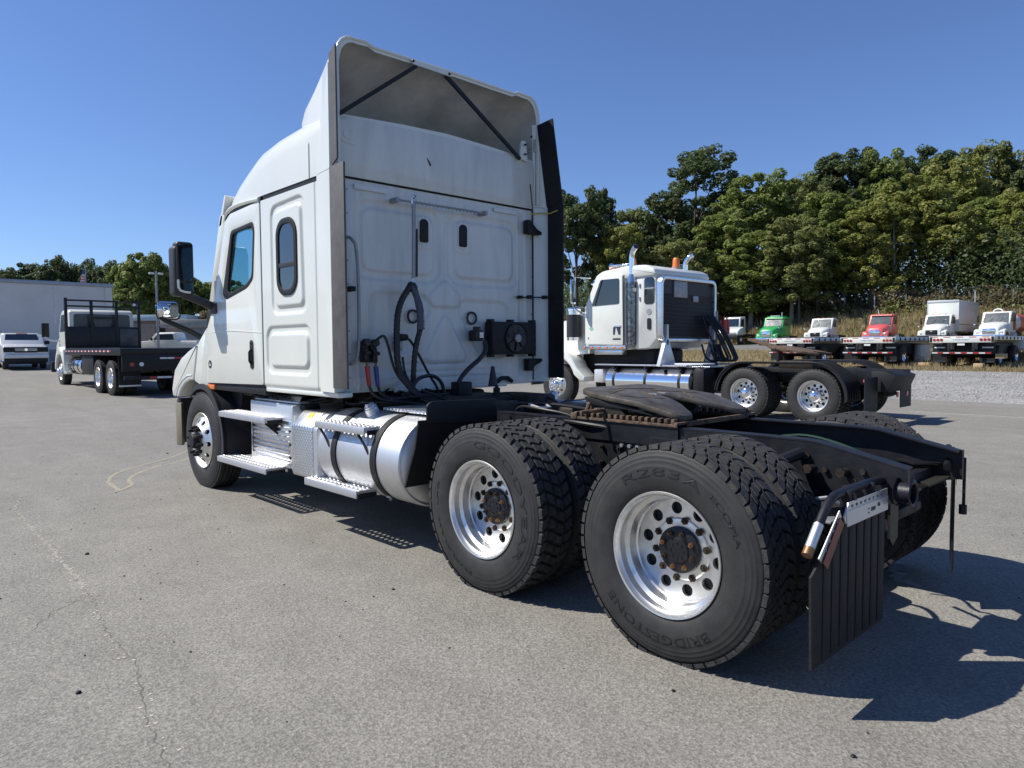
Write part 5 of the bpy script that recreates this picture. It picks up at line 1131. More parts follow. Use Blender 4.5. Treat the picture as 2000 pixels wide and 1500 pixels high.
    # headache rack
    rk = part('headache_rack', MB().prism(rrect(-1.15, 1.15, 1.56, 3.04, .18, 6), 'x', 3.42, 3.56, [rrect(-1.07, 1.07, 1.64, 2.96, .13, 6)], bev=.012), M['alu'], t, 40)
    part('rack_panel', MB().prism(rrect(-1.07, 1.07, 1.64, 2.96, .13, 6), 'x', 3.50, 3.52), M['hose'], rk)
    for k in range(11): part('rack_slat', MB().box(3.492, 3.50, -1.04, 1.04, 1.70+.088*k, 1.775+.088*k, .002), M['blackmatt'], rk)
    part('rack_window', MB().box(3.47, 3.50, .05, .58, 2.58, 2.95, .004), M['steel'], rk)
    part('rack_window', MB().box(3.47, 3.50, -.42, -.20, 2.50, 2.64, .004), M['steel'], rk)
    for s in (1, -1): part('rack_foot', MB().prism([(s*1.02, 1.62), (s*.92, 1.62), (s*.62, 1.02), (s*1.26, 1.02)], 'x', 3.38, 3.48, bev=.006).box(3.38, 3.50, s*.96-.03, s*.96+.03, 1.5, 1.95), M['silver'], t)
    # beacons, horns, visor
    for x, y in ((4.74, .45), (4.05, -.35)):
        b = part('beacon', MB().lathe([(0, .10), (.03, .10), (.04, .085), (.20, .08), (.23, .06), (.235, .001)], 18, (x, y, 3.36), 'z'), M['amber'], t, 40)
        part('beacon_base', MB().cyl((x, y, 3.33), (x, y, 3.365), .11, n=18), M['steel'], b)
    for y in (.75, .25, -.25): part('roof_lamp', MB().box(5.1, 5.22, y-.04, y+.04, 3.27, 3.32, .015), M['amber'], t)
    part('air_horn', MB().tube([(4.6, .70, 3.42), (5.1, .70, 3.40), (5.2, .70, 3.40)], [.02, .04, .09], 12), M['chrome'], t)
    part('horn_plate', MB().box(4.7, 5.0, .4, 1.0, 3.36, 3.40, .01), M['chrome'], t)
    part('sun_visor', MB().prism([(5.22, 3.22), (5.30, 3.20), (5.55, 2.98), (5.52, 2.96)], 'y', -1.05, 1.05), M['chrome'], t)
    # hood
    rings = [[(x, y, z) for y, z in ((hw, zb), (hw, zt-.12), (hw*.9, zt-.03), (hw*.5, zt+.03), (0, zt+.05), (-hw*.5, zt+.03), (-hw*.9, zt-.03), (-hw, zt-.12), (-hw, zb))] for x, hw, zt, zb in ((5.64, 1.0, 2.42, 1.3), (6.3, .88, 2.25, 1.25), (7.2, .72, 2.05, 1.15), (7.45, .70, 1.95, 1.0))]
    part('hood', MB().loft(rings), M['white'], t, 45)
    part('bumper', MB().box(7.5, 7.65, -1.18, 1.18, .45, .85, .04), M['chrome'], t)
    for s in (1, -1): part('headlamp', MB().box(7.0, 7.4, min(s*.8, s*1.05), max(s*.8, s*1.05), 1.02, 1.2, .05), M['headlamp'], t)
    # hoses behind the rack
    rnd = random.Random(4)
    for k in range(8):
        y0 = rnd.uniform(-1.1, -.5); x0 = rnd.uniform(3.1, 3.4); mbh = MB().tube([(3.4, y0+.1, 2.2), (x0-.05, y0, 1.8), (x0-.2, y0-.15, 1.35), (x0-.35, y0-.1, 1.10), (x0-.1, y0+.15, 1.12), (x0+.05, y0+.1, 1.5)], .024, 7, smooth=2)
        part('air_hose', mbh, M['hose'], t)
    for y in (-1.28, -1.42): part('extinguisher', MB().cyl((3.3, y, 1.75), (3.3, y, 2.10), .07, n=12).cyl((3.3, y, 2.10), (3.3, y, 2.18), .02, n=8), M['red'], t)
    part('rack_post', MB().tube([(3.35, -1.02, 1.0), (3.36, -1.05, 2.3)], .03, 8), M['steel'], t)
    part('engine', MB().box(4.0, 6.2, -.62, .62, .62, 1.40, .06), M['blackmatt'], t)  # engine and gearbox blocks added to darken the gap beneath the cab
    part('gearbox', MB().box(2.9, 4.1, -.40, .40, .62, 1.10, .06), M['blackmatt'], t)
    part('deck_plate', MB().box(2.5, 3.4, .45, .95, 1.055, 1.085, .004), M['whiteprint'], t)
vocational_tractor()

# ------------------------------------------------------------------ black flatbed truck on the left
def flatbed_truck():
    X0, Y0 = 21.19, -2.93
    z0 = .13
    t = thing('flatbed_truck', 'black flatbed truck with white cab and black headache rack, left of the foreground tractor', 'truck', (X0, Y0, z0))
    for x in (0, 1.38):
        for s in (1, -1): drive_wheel(t, x, s*1.20, .51, s, 'lug', 'chrome_hub', detail=False)
    for x in (0, 1.38): part('axle', MB().tube([(x, -1, .51), (x, 1, .51)], .09, 10), M['grease'], t)
    XB, XE, FX = -1.25, 5.42, 6.72
    for s in (1, -1): steer_wheel(t, FX, s*1.13, .55, s, True)
    bed = part('bed', MB().box(XB, XE, -1.20, 1.20, 1.22, 1.36, .01), M['black'], t)
    part('bed_floor', MB().box(XB+.02, XE-.02, -1.18, 1.18, 1.362, 1.375), M['wood'], bed)
    for s in (1, -1): part('bed_rail', MB().box(XB, XE, min(s*1.20, s*1.235), max(s*1.20, s*1.235), 1.17, 1.39, .006), M['black'], bed)
    for k in range(26): part('reflector', MB().box(5.2-.22*k, 5.2-.22*k+.13, 1.236, 1.239, 1.27, 1.315), M['red'] if k % 2 else M['whiteprint'], bed)
    for k in range(7): part('reflector', MB().box(XB-.006, XB-.001, -1.18+.2*k, -1.18+.2*k+.19, 1.06, 1.11), M['red'] if k % 3 == 1 else M['whiteprint'], bed)
    part('rear_skirt', MB().box(XB+.01, XB+.07, -1.2, 1.2, .72, 1.22, .01), M['blackmatt'], t)
    for y in (-.95, -.7, .7, .95): part('tail_lamp', MB().cyl((XB+.01, y, .92), (XB-.008, y, .92), .06, n=14), M['lamp'] if abs(y) > .8 else M['whiteprint'], t)
    part('rear_bar', MB().box(XB+.02, XB+.10, -1.15, 1.15, .48, .58, .01), M['black'], t)
    for k in range(8): part('reflector', MB().box(XB+.014, XB+.019, -1.1+.2*k, -1.1+.2*k+.19, .51, .56), M['red'] if k % 3 == 1 else M['whiteprint'], t)
    for s in (1, -1): part('mud_flap', MB().box(-.88, -.865, min(s*.62, s*1.2), max(s*.62, s*1.2), .28, 1.2), M['blackmatt'], t); part('flap_weight', MB().box(-.90, -.86, min(s*.62, s*1.2), max(s*.62, s*1.2), .28, .33, .008), M['silver'], t)
    for s in (1, -1):
        part('frame_rail', MB().box(-1.1, 7.6, s*.43-.04, s*.43+.04, .85, 1.15), M['black'], t)
        part('side_box', MB().box(2.05, 3.5, min(s*.6, s*1.16), max(s*.6, s*1.16), .55, 1.16, .02), M['blackmatt'], t)
        tk = part('fuel_tank', MB().lathe([(0, .001), (.02, .28), (.05, .30), (1.85, .30), (1.88, .28), (1.9, .001)], 32, (3.65, s*.88, .80), 'x'), M['chrome'], t, 40)
        for x in (4.0, 4.6, 5.2): part('tank_strap', MB().lathe([(-.04, .303), (-.04, .31), (.04, .31), (.04, .303)], 28, (x, s*.88, .80), 'x'), M['blackmatt'], tk)
        part('step', MB().box(5.6, 6.0, min(s*.95, s*1.18), max(s*.95, s*1.18), .50, .58, .02), M['silver'], t)
        mr = part('side_mirror', MB().box(7.55, 7.64, min(s*1.28, s*1.52), max(s*1.28, s*1.52), 1.80, 2.32, .03), M['blackmatt'], t)
        part('arm', MB().tube([(7.6, s*1.44, 1.82), (7.5, s*1.30, 1.70), (7.2, s*1.06, 1.66)], .035, 8), M['white'], mr)
        ro = [(FX+.72*math.cos(rad(q)), .55+.90*math.sin(rad(q))) for q in np.linspace(5, 168, 16)]; ri = [(FX+.60*math.cos(rad(q)), .53+.64*math.sin(rad(q))) for q in np.linspace(168, 5, 14)]
        part('fender', MB().prism(ro+ri, 'y', s*.6, s*1.18, bev=.04), M['white'], t, 50)
        part('fender_flare', MB().prism([(5.95, .48), (6.10, .48), (6.3, 1.3), (6.05, 1.35)], 'y', s*.9, s*1.17, bev=.02), M['white'], t, 50)
    part('cab', MB().prism(rpoly([(5.65, 1.45), (5.65, 2.66), (5.78, 2.76), (6.7, 2.76), (6.95, 2.66), (7.3, 1.98), (7.3, 1.3), (5.7, 1.2)], .08), 'y', -1.04, 1.04, bev=.09), M['white'], t, 45)
    part('rear_window', MB().prism(rrect(-.90, .90, 1.75, 2.60, .10), 'x', 5.645, 5.64), mat('grey_rear_glass', (.055, .065, .075), .25), t, smooth=0)
    for s in (1, -1): part('side_window', MB().prism(rpoly([(5.95, 2.0), (7.1, 1.98), (6.8, 2.58), (5.95, 2.60)], .05), 'y', s*1.038, s*1.044), M['glass'], t, smooth=0)
    part('hood', MB().prism(rpoly([(7.25, 1.2), (7.25, 2.0), (7.9, 1.82), (8.35, 1.55), (8.4, .95), (7.25, .95)], .1), 'y', -.95, .95, bev=.12), M['white'], t, 50)
    part('bumper', MB().box(8.3, 8.5, -1.12, 1.12, .5, .9, .05), M['blackmatt'], t)
    part('antenna', MB().tube([(7.5, 1.1, 2.3), (7.52, 1.12, 3.65)], .016, 6), M['steel'], t)
    # headache rack
    rk = part('headache_rack', MB().box(5.44, 5.52, -1.19, 1.19, 1.36, 2.15, .01), M['black'], t)
    for y in (1.16, .38, -.42, -1.16): part('post', MB().box(5.42, 5.53, y-.045, y+.045, 1.36, 3.14 if y > 1 else 3.09, .006), M['black'], rk)
    for z in (3.06, 2.86): part('bar', MB().box(5.45, 5.52, -1.19, 1.19, z-.03, z+.03, .006), M['black'], rk)
    for y0, y1 in ((.38, .26), (-.42, -.30)): part('gusset', MB().prism([(y0, 2.15), (y1, 2.15), (y0, 2.5)], 'x', 5.46, 5.49), M['black'], rk)
    part('bar', MB().box(5.46, 5.49, -.42, .38, 2.44, 2.50), M['black'], rk)
    part('rack_sheet', MB().box(5.42, 5.44, -1.10, -.50, 1.45, 2.08, .005), mat('worn_grey_sheet', (.09, .09, .095), .5, .3, var=.5, vscale=3), rk)
    part('rack_shelf', MB().box(5.2, 5.44, -1.1, 1.1, 1.37, 1.43, .01), M['black'], rk)
    part('work_lamp', MB().cyl((5.44, -1.0, 2.96), (5.38, -1.0, 2.96), .05, n=12), M['whiteprint'], rk)
flatbed_truck()

# ------------------------------------------------------------------ pickups
def pickup(name, label, loc, rotz, col):
    """front towards +x, length about 5.6 m"""
    t = thing(name, label, 'pickup', loc, rotz)
    prof = rpoly([(2.75, .42), (2.80, .95), (2.66, 1.20), (1.35, 1.30), (.75, 1.85), (-.85, 1.88), (-1.05, 1.30), (-2.75, 1.28), (-2.78, .42)], .08)
    part('body', MB().prism(prof, 'y', -.98, .98, bev=.07), col, t, 45)
    part('cabin_roof', MB().prism(rpoly([(1.2, 1.30), (.72, 1.86), (.6, 1.93), (-.75, 1.95), (-.92, 1.86), (-1.0, 1.30)], .08), 'y', -.86, .86, bev=.10), col, t, 45)
    part('windshield', MB().add([(1.27, -.80, 1.33), (1.27, .80, 1.33), (.80, .70, 1.87), (.80, -.70, 1.87)], [(0, 1, 2, 3)]), M['glass'], t, smooth=0)
    for s in (1, -1):
        part('side_window', MB().prism(rpoly([(.95, 1.36), (.58, 1.80), (-.70, 1.82), (-.80, 1.36)], .04), 'y', s*.975, s*.986), M['glass'], t, smooth=0)
        part('headlamp', MB().box(2.55, 2.80, min(s*.55, s*.93), max(s*.55, s*.93), .95, 1.12, .04), M['headlamp'], t)
        part('side_mirror', MB().box(.95, 1.07, min(s*1.02, s*1.26), max(s*1.02, s*1.26), 1.32, 1.52, .04), M['blackmatt'], t)
        for x in (1.75, -1.75):
            w = link('wheel', WM['far_front_rim'], t); w.location = (x, s*.96, .40); w.rotation_euler = (0, 0, 0 if s > 0 else math.pi); w.scale = (.78, .9, .78)
            put('tyre', WM['far_tyre'], w)
            part('wheel_arch', MB().lathe([(-.3, .47), (.0, .47)], 24, (x, s*.99, .45), 'y', 0, math.pi), M['blackmatt'], t) if s > 0 else None
    part('underbody', MB().box(-2.6, 2.6, -.8, .8, .28, .45), M['blackmatt'], t)
    part('front_band', MB().box(2.60, 2.815, -.97, .97, .90, 1.17, .03), M['blackmatt'], t)
    g = part('grille', MB().box(2.72, 2.83, -.52, .52, .88, 1.16, .03), M['blackmatt'], t)
    part('lower_valance', MB().box(2.6, 2.86, -.95, .95, .38, .60, .04), M['blackmatt'], t)
    for z in (.98, 1.03, 1.08): part('grille_bar', MB().box(2.82, 2.845, -.48, .48, z-.01, z+.01, .004), M['chrome'], g)
    part('emblem', MB().prism([(y*1.0, z) for y, z in circle(0, 1.03, .07, 16)], 'x', 2.845, 2.855), M['chrome'], g)
    part('bumper', MB().box(2.65, 2.92, -.98, .98, .58, .80, .05), M['silver'], t)
    part('licence_plate', MB().box(2.92, 2.93, -.15, .15, .63, .75), M['whiteprint'], t)
    part('roof_lamp', MB().box(.60, .68, -.25, .25, 1.93, 1.965, .012), M['amber'], t)
    return t
pk = pickup('pickup_truck', 'silver pickup facing the lot in front of the grey wall', (45.2, -3.25, hgt(45, -3.25)), math.pi-.06, M['silver'])
# ------------------------------------------------------------------ far vehicles
def at_y(px, y):
    """ground point in picture column px on the line of constant y (all rows are parked along it)"""
    b = (px-1000)/FPX; dx, dy = math.cos(YAW)+math.sin(YAW)*b, math.sin(YAW)-math.cos(YAW)*b
    t = (y-CAM.y)/dy; x = CAM.x+dx*t; return Vector((x, y, hgt(x, y)))
def far_wheel(t, x, y, side, front=False, r=1):
    w = link('wheel', WM['far_front_rim' if front else 'far_rim'], t); w.location = (x, y, .51*r); w.rotation_euler = (0, 0, 0 if side > 0 else math.pi); w.scale = (r, 1, r)
    put('tyre', WM['far_tyre'], w)
def conventional(name, label, cat, loc, rotz, col, hood_z=1.75, roof_z=2.75, hood_l=1.6, cab_l=1.6, axles=(-.2, -4.2), grille='chrome', frame_l=-5.2, group=None, visor=True):
    """hooded truck: local x forward, front bumper at x = 2.2"""
    t = thing(name, label, cat, loc, rotz, group); t.scale = (.9, .9, .9)
    f = 2.2; c0 = f-hood_l-.15; c1 = c0-cab_l
    rings = [[(x, y, z) for y, z in ((hw, zb), (hw, zt-.25), (hw*.88, zt-.06), (hw*.45, zt), (0, zt+.03), (-hw*.45, zt), (-hw*.88, zt-.06), (-hw, zt-.25), (-hw, zb))] for x, hw, zt, zb in ((c0, 1.05, hood_z+.10, .9), (c0+hood_l*.5, .98, hood_z, .9), (f-.2, .80, hood_z-.22, .75), (f, .72, hood_z-.42, .7))]
    part('hood', MB().loft(rings), col, t, 50)
    part('cab', MB().prism(rpoly([(c0+.05, 1.0), (c0+.05, hood_z+.05), (c0-.38, roof_z-.04), (c0-.6, roof_z), (c1+.1, roof_z), (c1, roof_z-.1), (c1, .95)], .08), 'y', -1.08, 1.08, bev=.08), col, t, 45)
    part('windshield', MB().add([(c0+.10, -.93, hood_z+.09), (c0+.10, .93, hood_z+.09), (c0-.31, .86, roof_z-.13), (c0-.31, -.86, roof_z-.13)], [(0, 1, 2, 3)]), M['farglass'], t, smooth=0)
    if visor: part('sun_visor', MB().prism([(c0-.36, roof_z-.03), (c0-.2, roof_z-.06), (c0-.16, roof_z-.15), (c0-.30, roof_z-.10)], 'y', -.95, .95), col, t)
    part('grille', MB().box(f-.05, f+.04, -.48, .48, .85, hood_z-.48, .03), M[grille], t)
    part('bumper', MB().box(f-.12, f+.12, -1.15, 1.15, .48, .80, .05), M['chrome'] if grille == 'chrome' else M['blackmatt'], t)
    for s in (1, -1):
        part('side_window', MB().prism(rpoly([(c0-.02, hood_z+.12), (c0-.38, roof_z-.18), (c1+.35, roof_z-.18), (c1+.35, hood_z+.08)], .06), 'y', s*1.078, s*1.088), M['glass'], t, smooth=0)
        part('fender', MB().prism(rpoly([(f-.05, .70), (f-.1, 1.15), (f-.5, 1.28), (f-1.35, 1.2), (f-1.7, .8), (f-1.45, .75), (f-1.25, 1.05), (f-.6, 1.12), (f-.35, .7)], .06), 'y', s*.72, s*1.14, bev=.04), col, t, 50)
        part('headlamp', MB().box(f-.22, f-.02, min(s*.62, s*.98), max(s*.62, s*.98), .92, 1.12, .05), M['headlamp'], t)
        far_wheel(t, f-.95, s*1.10, s, True)
        mr = part('side_mirror', MB().box(c0-.05, c0+.03, min(s*1.25, s*1.42), max(s*1.25, s*1.42), hood_z+.1, hood_z+.70, .03), M['blackmatt'], t)
        part('arm', MB().tube([(c0, s*1.08, hood_z+.15), (c0, s*1.34, hood_z+.10), (c0, s*1.34, hood_z+.65), (c0-.1, s*1.08, hood_z+.6)], .02, 6), M['blackmatt'], mr)
        part('hood_mirror', MB().lathe([(0, .09), (.05, .08), (.09, .04), (.1, .001)], 14, (f-.45, s*1.22, hood_z-.1), 'x'), M['chrome'], t)
        for xa in axles: far_wheel(t, f-4.2+xa+4.2-2.2 if False else xa-1.5, s*1.20, s)
        part('frame_rail', MB().box(frame_l, c1+.3, s*.43-.05, s*.43+.05, .75, 1.02), M['black'], t)
        part('fuel_tank', MB().cyl((c1-.5, s*.85, .72), (c1+.9, s*.85, .72), .30, n=18), M['alu_matt'], t)
    for y in (-.45, .3): part('wiper', MB().tube([(c0+.10, y, hood_z+.11), (c0-.10, y+.30, hood_z+.48)], .012, 5), M['blackmatt'], t)
    part('emblem', MB().box(f+.035, f+.05, -.10, .10, hood_z-.62, hood_z-.54), M['silver'], t); part('windscreen_sticker', MB().box(c0-.115, c0-.105, .55, .68, hood_z+.42, hood_z+.50), M['whiteprint'], t)
    for y in (-.5, 0, .5): part('roof_lamp', MB().box(c0-.55, c0-.45, y-.05, y+.05, roof_z, roof_z+.05, .01), M['amber'], t)
    return t
YR = -62.2
ry = math.pi/2
# yard tractor
def yard_tractor():
    p = at_y(1436, YR-3)
    t = thing('yard_tractor', 'white short yard tractor beside the green truck, with an offset boxy cab', 'truck', (p.x, p.y, p.z), ry+rad(6))
    part('cab', MB().prism(rpoly([(.55, 1.05), (.62, 1.80), (.40, 2.85), (-.9, 2.95), (-.95, 1.05)], .10), 'y', -1.10, .72, bev=.07), M['white'], t, 45)
    part('hood', MB().prism(rpoly([(2.05, .95), (2.0, 1.35), (1.5, 1.62), (.5, 1.85), (.5, .95)], .12), 'y', -1.18, 1.15, bev=.10), M['white'], t, 45)
    part('windshield', MB().add([(.655, -.98, 1.92), (.655, .60, 1.92), (.46, .56, 2.70), (.46, -.94, 2.70)], [(0, 1, 2, 3)]), M['glass'], t, smooth=0)
    for y, s in ((-1.105, -1), (.725, 1)): part('side_window', MB().prism([(.35, 1.75), (.2, 2.65), (-.45, 2.68), (-.45, 1.7)], 'y', y, y+.008*s), M['glass'], t, smooth=0)
    part('grille', MB().box(2.03, 2.08, -.95, .95, 1.02, 1.24, .02), M['steel'], t)
    part('emblem', MB().box(1.74, 1.76, -.12, .12, 1.54, 1.60), M['blackmatt'], t)
    part('bumper', MB().box(2.0, 2.25, -1.2, 1.2, .55, .92, .05), M['blackmatt'], t)
    for s in (1, -1):
        far_wheel(t, 1.15, s*1.12, s, True); far_wheel(t, -2.2, s*1.15, s)
        part('headlamp', MB().box(2.04, 2.10, min(s*.98, s*1.12), max(s*.98, s*1.12), 1.05, 1.2, .02), M['headlamp'], t)
        part('frame_rail', MB().box(-3.3, .6, s*.43-.06, s*.43+.06, .75, 1.05), M['black'], t)
        part('fender', MB().prism([(-1.5, .9), (-1.6, 1.1), (-2.8, 1.1), (-2.9, .9)], 'y', s*.8, s*1.2), M['blackmatt'], t)
    part('fifth_wheel_plate', MB().box(-2.6, -1.6, -.45, .45, 1.05, 1.14, .02), M['grease'], t)
yard_tractor()
p = at_y(1512, YR)
g = conventional('parked_truck', 'bright green hooded truck between two white trucks below the bank', 'truck', p, ry+rad(4), M['green'], 1.95, 3.0, 1.7, 2.0)
part('roof_fairing', MB().prism(rpoly([(.2, 2.95), (-.1, 3.1), (-1.2, 3.12), (-1.5, 2.95)], .05), 'y', -.85, .85, bev=.06), M['green'], g, 45)
part('air_horn', MB().tube([(-.2, .55, 3.12), (.1, .55, 3.14)], [.03, .06], 10), M['chrome'], g); part('roof_rack', MB().box(-.9, -.3, -.6, .3, 3.12, 3.18, .02), M['whiteprint'], g)
part('antenna', MB().tube([(0, .8, 3.0), (0, .8, 3.5)], .03, 6), M['whiteprint'], g)
p = at_y(1607, YR); conventional('parked_truck', 'white hooded truck between the green truck and the red truck', 'truck', p, ry+rad(3), M['white'], 1.72, 2.72, 1.5, 1.5, grille='blackmatt', visor=False)
p = at_y(1722, YR); r_ = conventional('parked_truck', 'faded red hooded truck behind the middle flatbed trailer', 'truck', p, ry+rad(2), M['redpaint'], 1.85, 2.92, 1.5, 1.6)
part('antenna', MB().tube([(0, -.3, 2.9), (-.1, -.45, 3.4)], .025, 6), M['whiteprint'], r_)
p = at_y(1833, YR+.6); bt = conventional('box_truck', 'white box truck with a tall plain cargo body', 'truck', p, ry, M['white'], 1.75, 2.70, 1.5, 1.3, grille='blackmatt', visor=False, frame_l=-7)
bx = part('cargo_box', MB().box(-7.4, -.95, -1.28, 1.28, 1.15, 4.0, .05), M['white'], bt)
part('box_rail', MB().box(-.99, -.90, -1.3, 1.3, 3.82, 4.03, .04), M['silver'], bx); part('corner_post', MB().box(-.99, -.92, 1.24, 1.31, 1.15, 3.9, .02).box(-.99, -.92, -1.31, -1.24, 1.15, 3.9, .02), M['silver'], bx)
part('rub_rail', MB().box(-7.4, -.95, 1.28, 1.30, 1.78, 1.84, .005), mat('dull_red_rail', (.30, .16, .14), .6), bx)
part('side_placard', MB().box(-5.6, -4.9, 1.282, 1.288, 2.4, 3.0), M['whiteprint'], bx)
p = at_y(1946, YR+1.0); tt = conventional('tank_truck', 'white cab truck with a small red and white tank, right of the box truck', 'truck', p, ry-rad(3), M['white'], 1.80, 2.80, 1.6, 1.6, visor=False)
part('roof_light', MB().tube([(-.5+.0*k, -.1+.35*math.cos(rad(a)), 2.8+.22*math.sin(rad(a))) for k, a in enumerate(range(0, 181, 20))], .06, 8), M['whiteprint'], tt)
part('door_panel', MB().box(-.95, -.25, 1.085, 1.10, 1.2, 2.6), mat('deep_red', (.32, .02, .03), .35), tt)
part('tank', MB().lathe([(0, .001), (.05, .5), (.2, .78), (.4, .85), (4.0, .85), (4.2, .75), (4.3, .001)], 28, (-6.2, 0, 1.85), 'x'), M['white'], tt, 40)
part('tank_band', MB().lathe([(.5, .856), (2.8, .856)], 28, (-6.2, 0, 1.85), 'x'), M['redpaint'], tt, 40)

# ------------------------------------------------------------------ three flatbed trailers, rear towards the camera
def trailer(xr, yr, label):
    """rear right corner (as seen) at xr; local x along the rear, local y into the depth"""
    W, Ln = 2.6, 14.6
    z = hgt(xr, yr)+.02
    t = thing('flatbed_trailer', label, 'trailer', (xr+W/2, yr, z), 0, 'flatbed trailers parked on the dry grass')
    dz = 1.46
    deck = part('deck', MB().box(-W/2, W/2, -Ln, 0, dz-.10, dz-.02, .01), M['alu_matt'], t)
    for k in range(10): part('deck_board', MB().box(-W/2+.05+.25*k, -W/2+.05+.25*k+.235, -Ln, -.05, dz-.018, dz+.004), M['wood'], deck)
    for s in (1, -1):
        part('side_rail', MB().box(s*W/2-.03, s*W/2+.03, -Ln, 0, dz-.19, dz+.0, .008), M['alu_matt'], t)
        for k in range(20): part('stake_pocket', MB().box(s*(W/2+.035)-.02, s*(W/2+.035)+.02, -Ln+.4+.71*k, -Ln+.52+.71*k, dz-.17, dz-.03), M['blackmatt'], t)
        part('main_beam', MB().box(s*.48-.06, s*.48+.06, -Ln+1, -.2, .85, dz-.12), M['silver'], t)
        part('mud_flap', MB().box(min(s*.68, s*1.27), max(s*.68, s*1.27), -.42, -.40, .22, 1.10), M['blackmatt'], t)
        part('flap_print', MB().box(min(s*.75, s*1.2), max(s*.75, s*1.2), -.398, -.395, .90, .96), M['whiteprint'], t)
        part('flap_weight', MB().box(min(s*.70, s*1.25), max(s*.70, s*1.25), -.41, -.385, .23, .30, .005), M['greyplastic'], t)
        for yy in (-1.5, -4.55):
            w = link('wheel', WM['far_rim'], t); w.location = (s*1.24, yy, .51); w.rotation_euler = (0, 0, -math.pi/2 if s > 0 else math.pi/2)
            put('tyre', WM['far_tyre'], w); put('tyre', WM['far_tyre'], w, (0, -.33, 0))
        for k in range(3): part('tail_lamp', MB().cyl((s*(.80+.15*k), .0, dz-.17), (s*(.80+.15*k), .03, dz-.17), .065, n=14), M['lamp'], t)
    for yy in (-1.5, -4.55): part('axle', MB().tube([(-1.1, yy, .51), (1.1, yy, .51)], .07, 8), M['black'], t)
    for k in range(11): part('cross_member', MB().box(-W/2+.05, W/2-.05, -Ln+.5+1.35*k, -Ln+.58+1.35*k, dz-.22, dz-.1), M['silver'], t)
    sk = part('rear_plate', MB().box(-W/2, W/2, -.02, .012, dz-.30, dz-.01, .006), M['white'], t)
    for k in range(5): part('reflector', MB().box(-1.12+.52*k, -1.12+.52*k+.28, .013, .017, dz-.065, dz-.035), M['red'], sk)
    pts = [(-.32+.016*i, .016, dz-.165+.028*math.sin(i*1.7)*(1-.3*math.sin(i*.4))) for i in range(41)]
    part('print', MB().tube(pts, .007, 4), mat('blue_print', (.12, .35, .62), .5) if 'blue_print' not in bpy.data.materials else bpy.data.materials['blue_print'], sk)
    for s in (1, -1): part('end_cap', MB().box(min(s*1.19, s*1.29), max(s*1.19, s*1.29), .012, .02, dz-.28, dz-.03), M['blackmatt'], sk)
    br = part('rear_bumper', MB().box(-1.22, 1.22, -.06, .0, .62, .74, .01), M['blackmatt'], t)
    for k in range(10): part('reflector', MB().box(-1.2+.24*k, -1.2+.24*k+(.24 if k % 2 == 0 else .235), .001, .006, .655, .705), M['red'] if k % 2 == 0 else M['whiteprint'], br)
    for s in (1, -1): part('bumper_post', MB().box(s*.5-.06, s*.5+.06, -.08, .0, .62, dz-.28, .01), M['blackmatt'], t)
    part('licence_plate', MB().box(-.15, .15, .0, .01, 1.03, 1.12), M['whiteprint'], t)
    part('undercarriage_shade', MB().box(-.95, .95, -5.4, -.6, .55, 1.15, .05), M['blackmatt'], t)  # dark box added between the beams to fill in shade under the deck
    part('landing_gear', MB().box(-.9, -.8, -11.4, -11.3, .05, 1.2).box(.8, .9, -11.4, -11.3, .05, 1.2), M['steel'], t)
    return t
trailer(6.55, -33.7, 'flatbed trailer nearest the right edge, its rear facing the lot')
trailer(10.75, -33.9, 'middle flatbed trailer, in line with the faded red truck')
t1 = trailer(14.7, -33.7, 'leftmost flatbed trailer, half hidden behind the rusty ramp beams')
# ramp beams leaning on the left trailer
rb = thing('ramp_beams', 'rusty brown ramp beams lowered across the rear of the leftmost trailer', 'ramp', (16.0, -32.6, hgt(16, -32.6)))
for k in range(4): part('beam', MB().box(-.6, 1.7, -.22+.2*k, -.10+.2*k, -.06, .06, .01).xf(Matrix.Translation((0, 0, .95)) @ Matrix.Rotation(rad(-17), 4, 'Y')), M['rust'], rb)
part('prop', MB().box(-.1, .0, -.1, .4, 0, .85), M['black'], rb)
# cardboard-coloured blocks on the grass
for px, yy, sz, lab in ((1937, -34.4, (.55, .3, .22), 'tan wooden block hanging under the rear of the nearest trailer'), (1911, -33.2, (.22, .2, .25), 'small tan chock on the grass below the nearest trailer'), (1797, -35.0, (.5, .3, .16), 'tan plank resting between the two right trailers'), (1719, -33.3, (.25, .2, .22), 'small tan chock on the grass below the middle trailer')):
    p = at_y(px, yy); hh = .42 if sz[0] > .5 else 0
    o = part('wooden_block', MB().box(-sz[0], sz[0]*.7, -sz[1], sz[1], hh+.0, hh+sz[2], .02), M['tan'], None); o.location = p; tag(o, lab, 'block')
tk = at_y(1801, -38); o = thing('drum', 'white metal drum standing between the two right trailers', 'drum', tk)
part('barrel', MB().lathe([(0, .001), (0, .38), (.3, .40), (.32, .42), (.34, .40), (.9, .38), (.9, .001)], 20, (0, 0, 0), 'z'), M['white'], o, 40); part('lid', MB().cyl((0, 0, .9), (0, 0, 1.0), .36, n=20), M['tan'], o)
cr = at_y(1993, -41); o = thing('white_pickup', 'white vehicle partly cut by the right edge of the photo, under the trailer deck', 'car', cr, ry)
part('body', MB().prism(rpoly([(-2, .5), (-2, 1.1), (2, 1.1), (2.1, .5)], .1), 'y', -.9, .9, bev=.08), M['white'], o, 45)
for s in (1, -1):
    for x in (-1.3, 1.3): far_wheel(o, x, s*.9, s, True, .72)

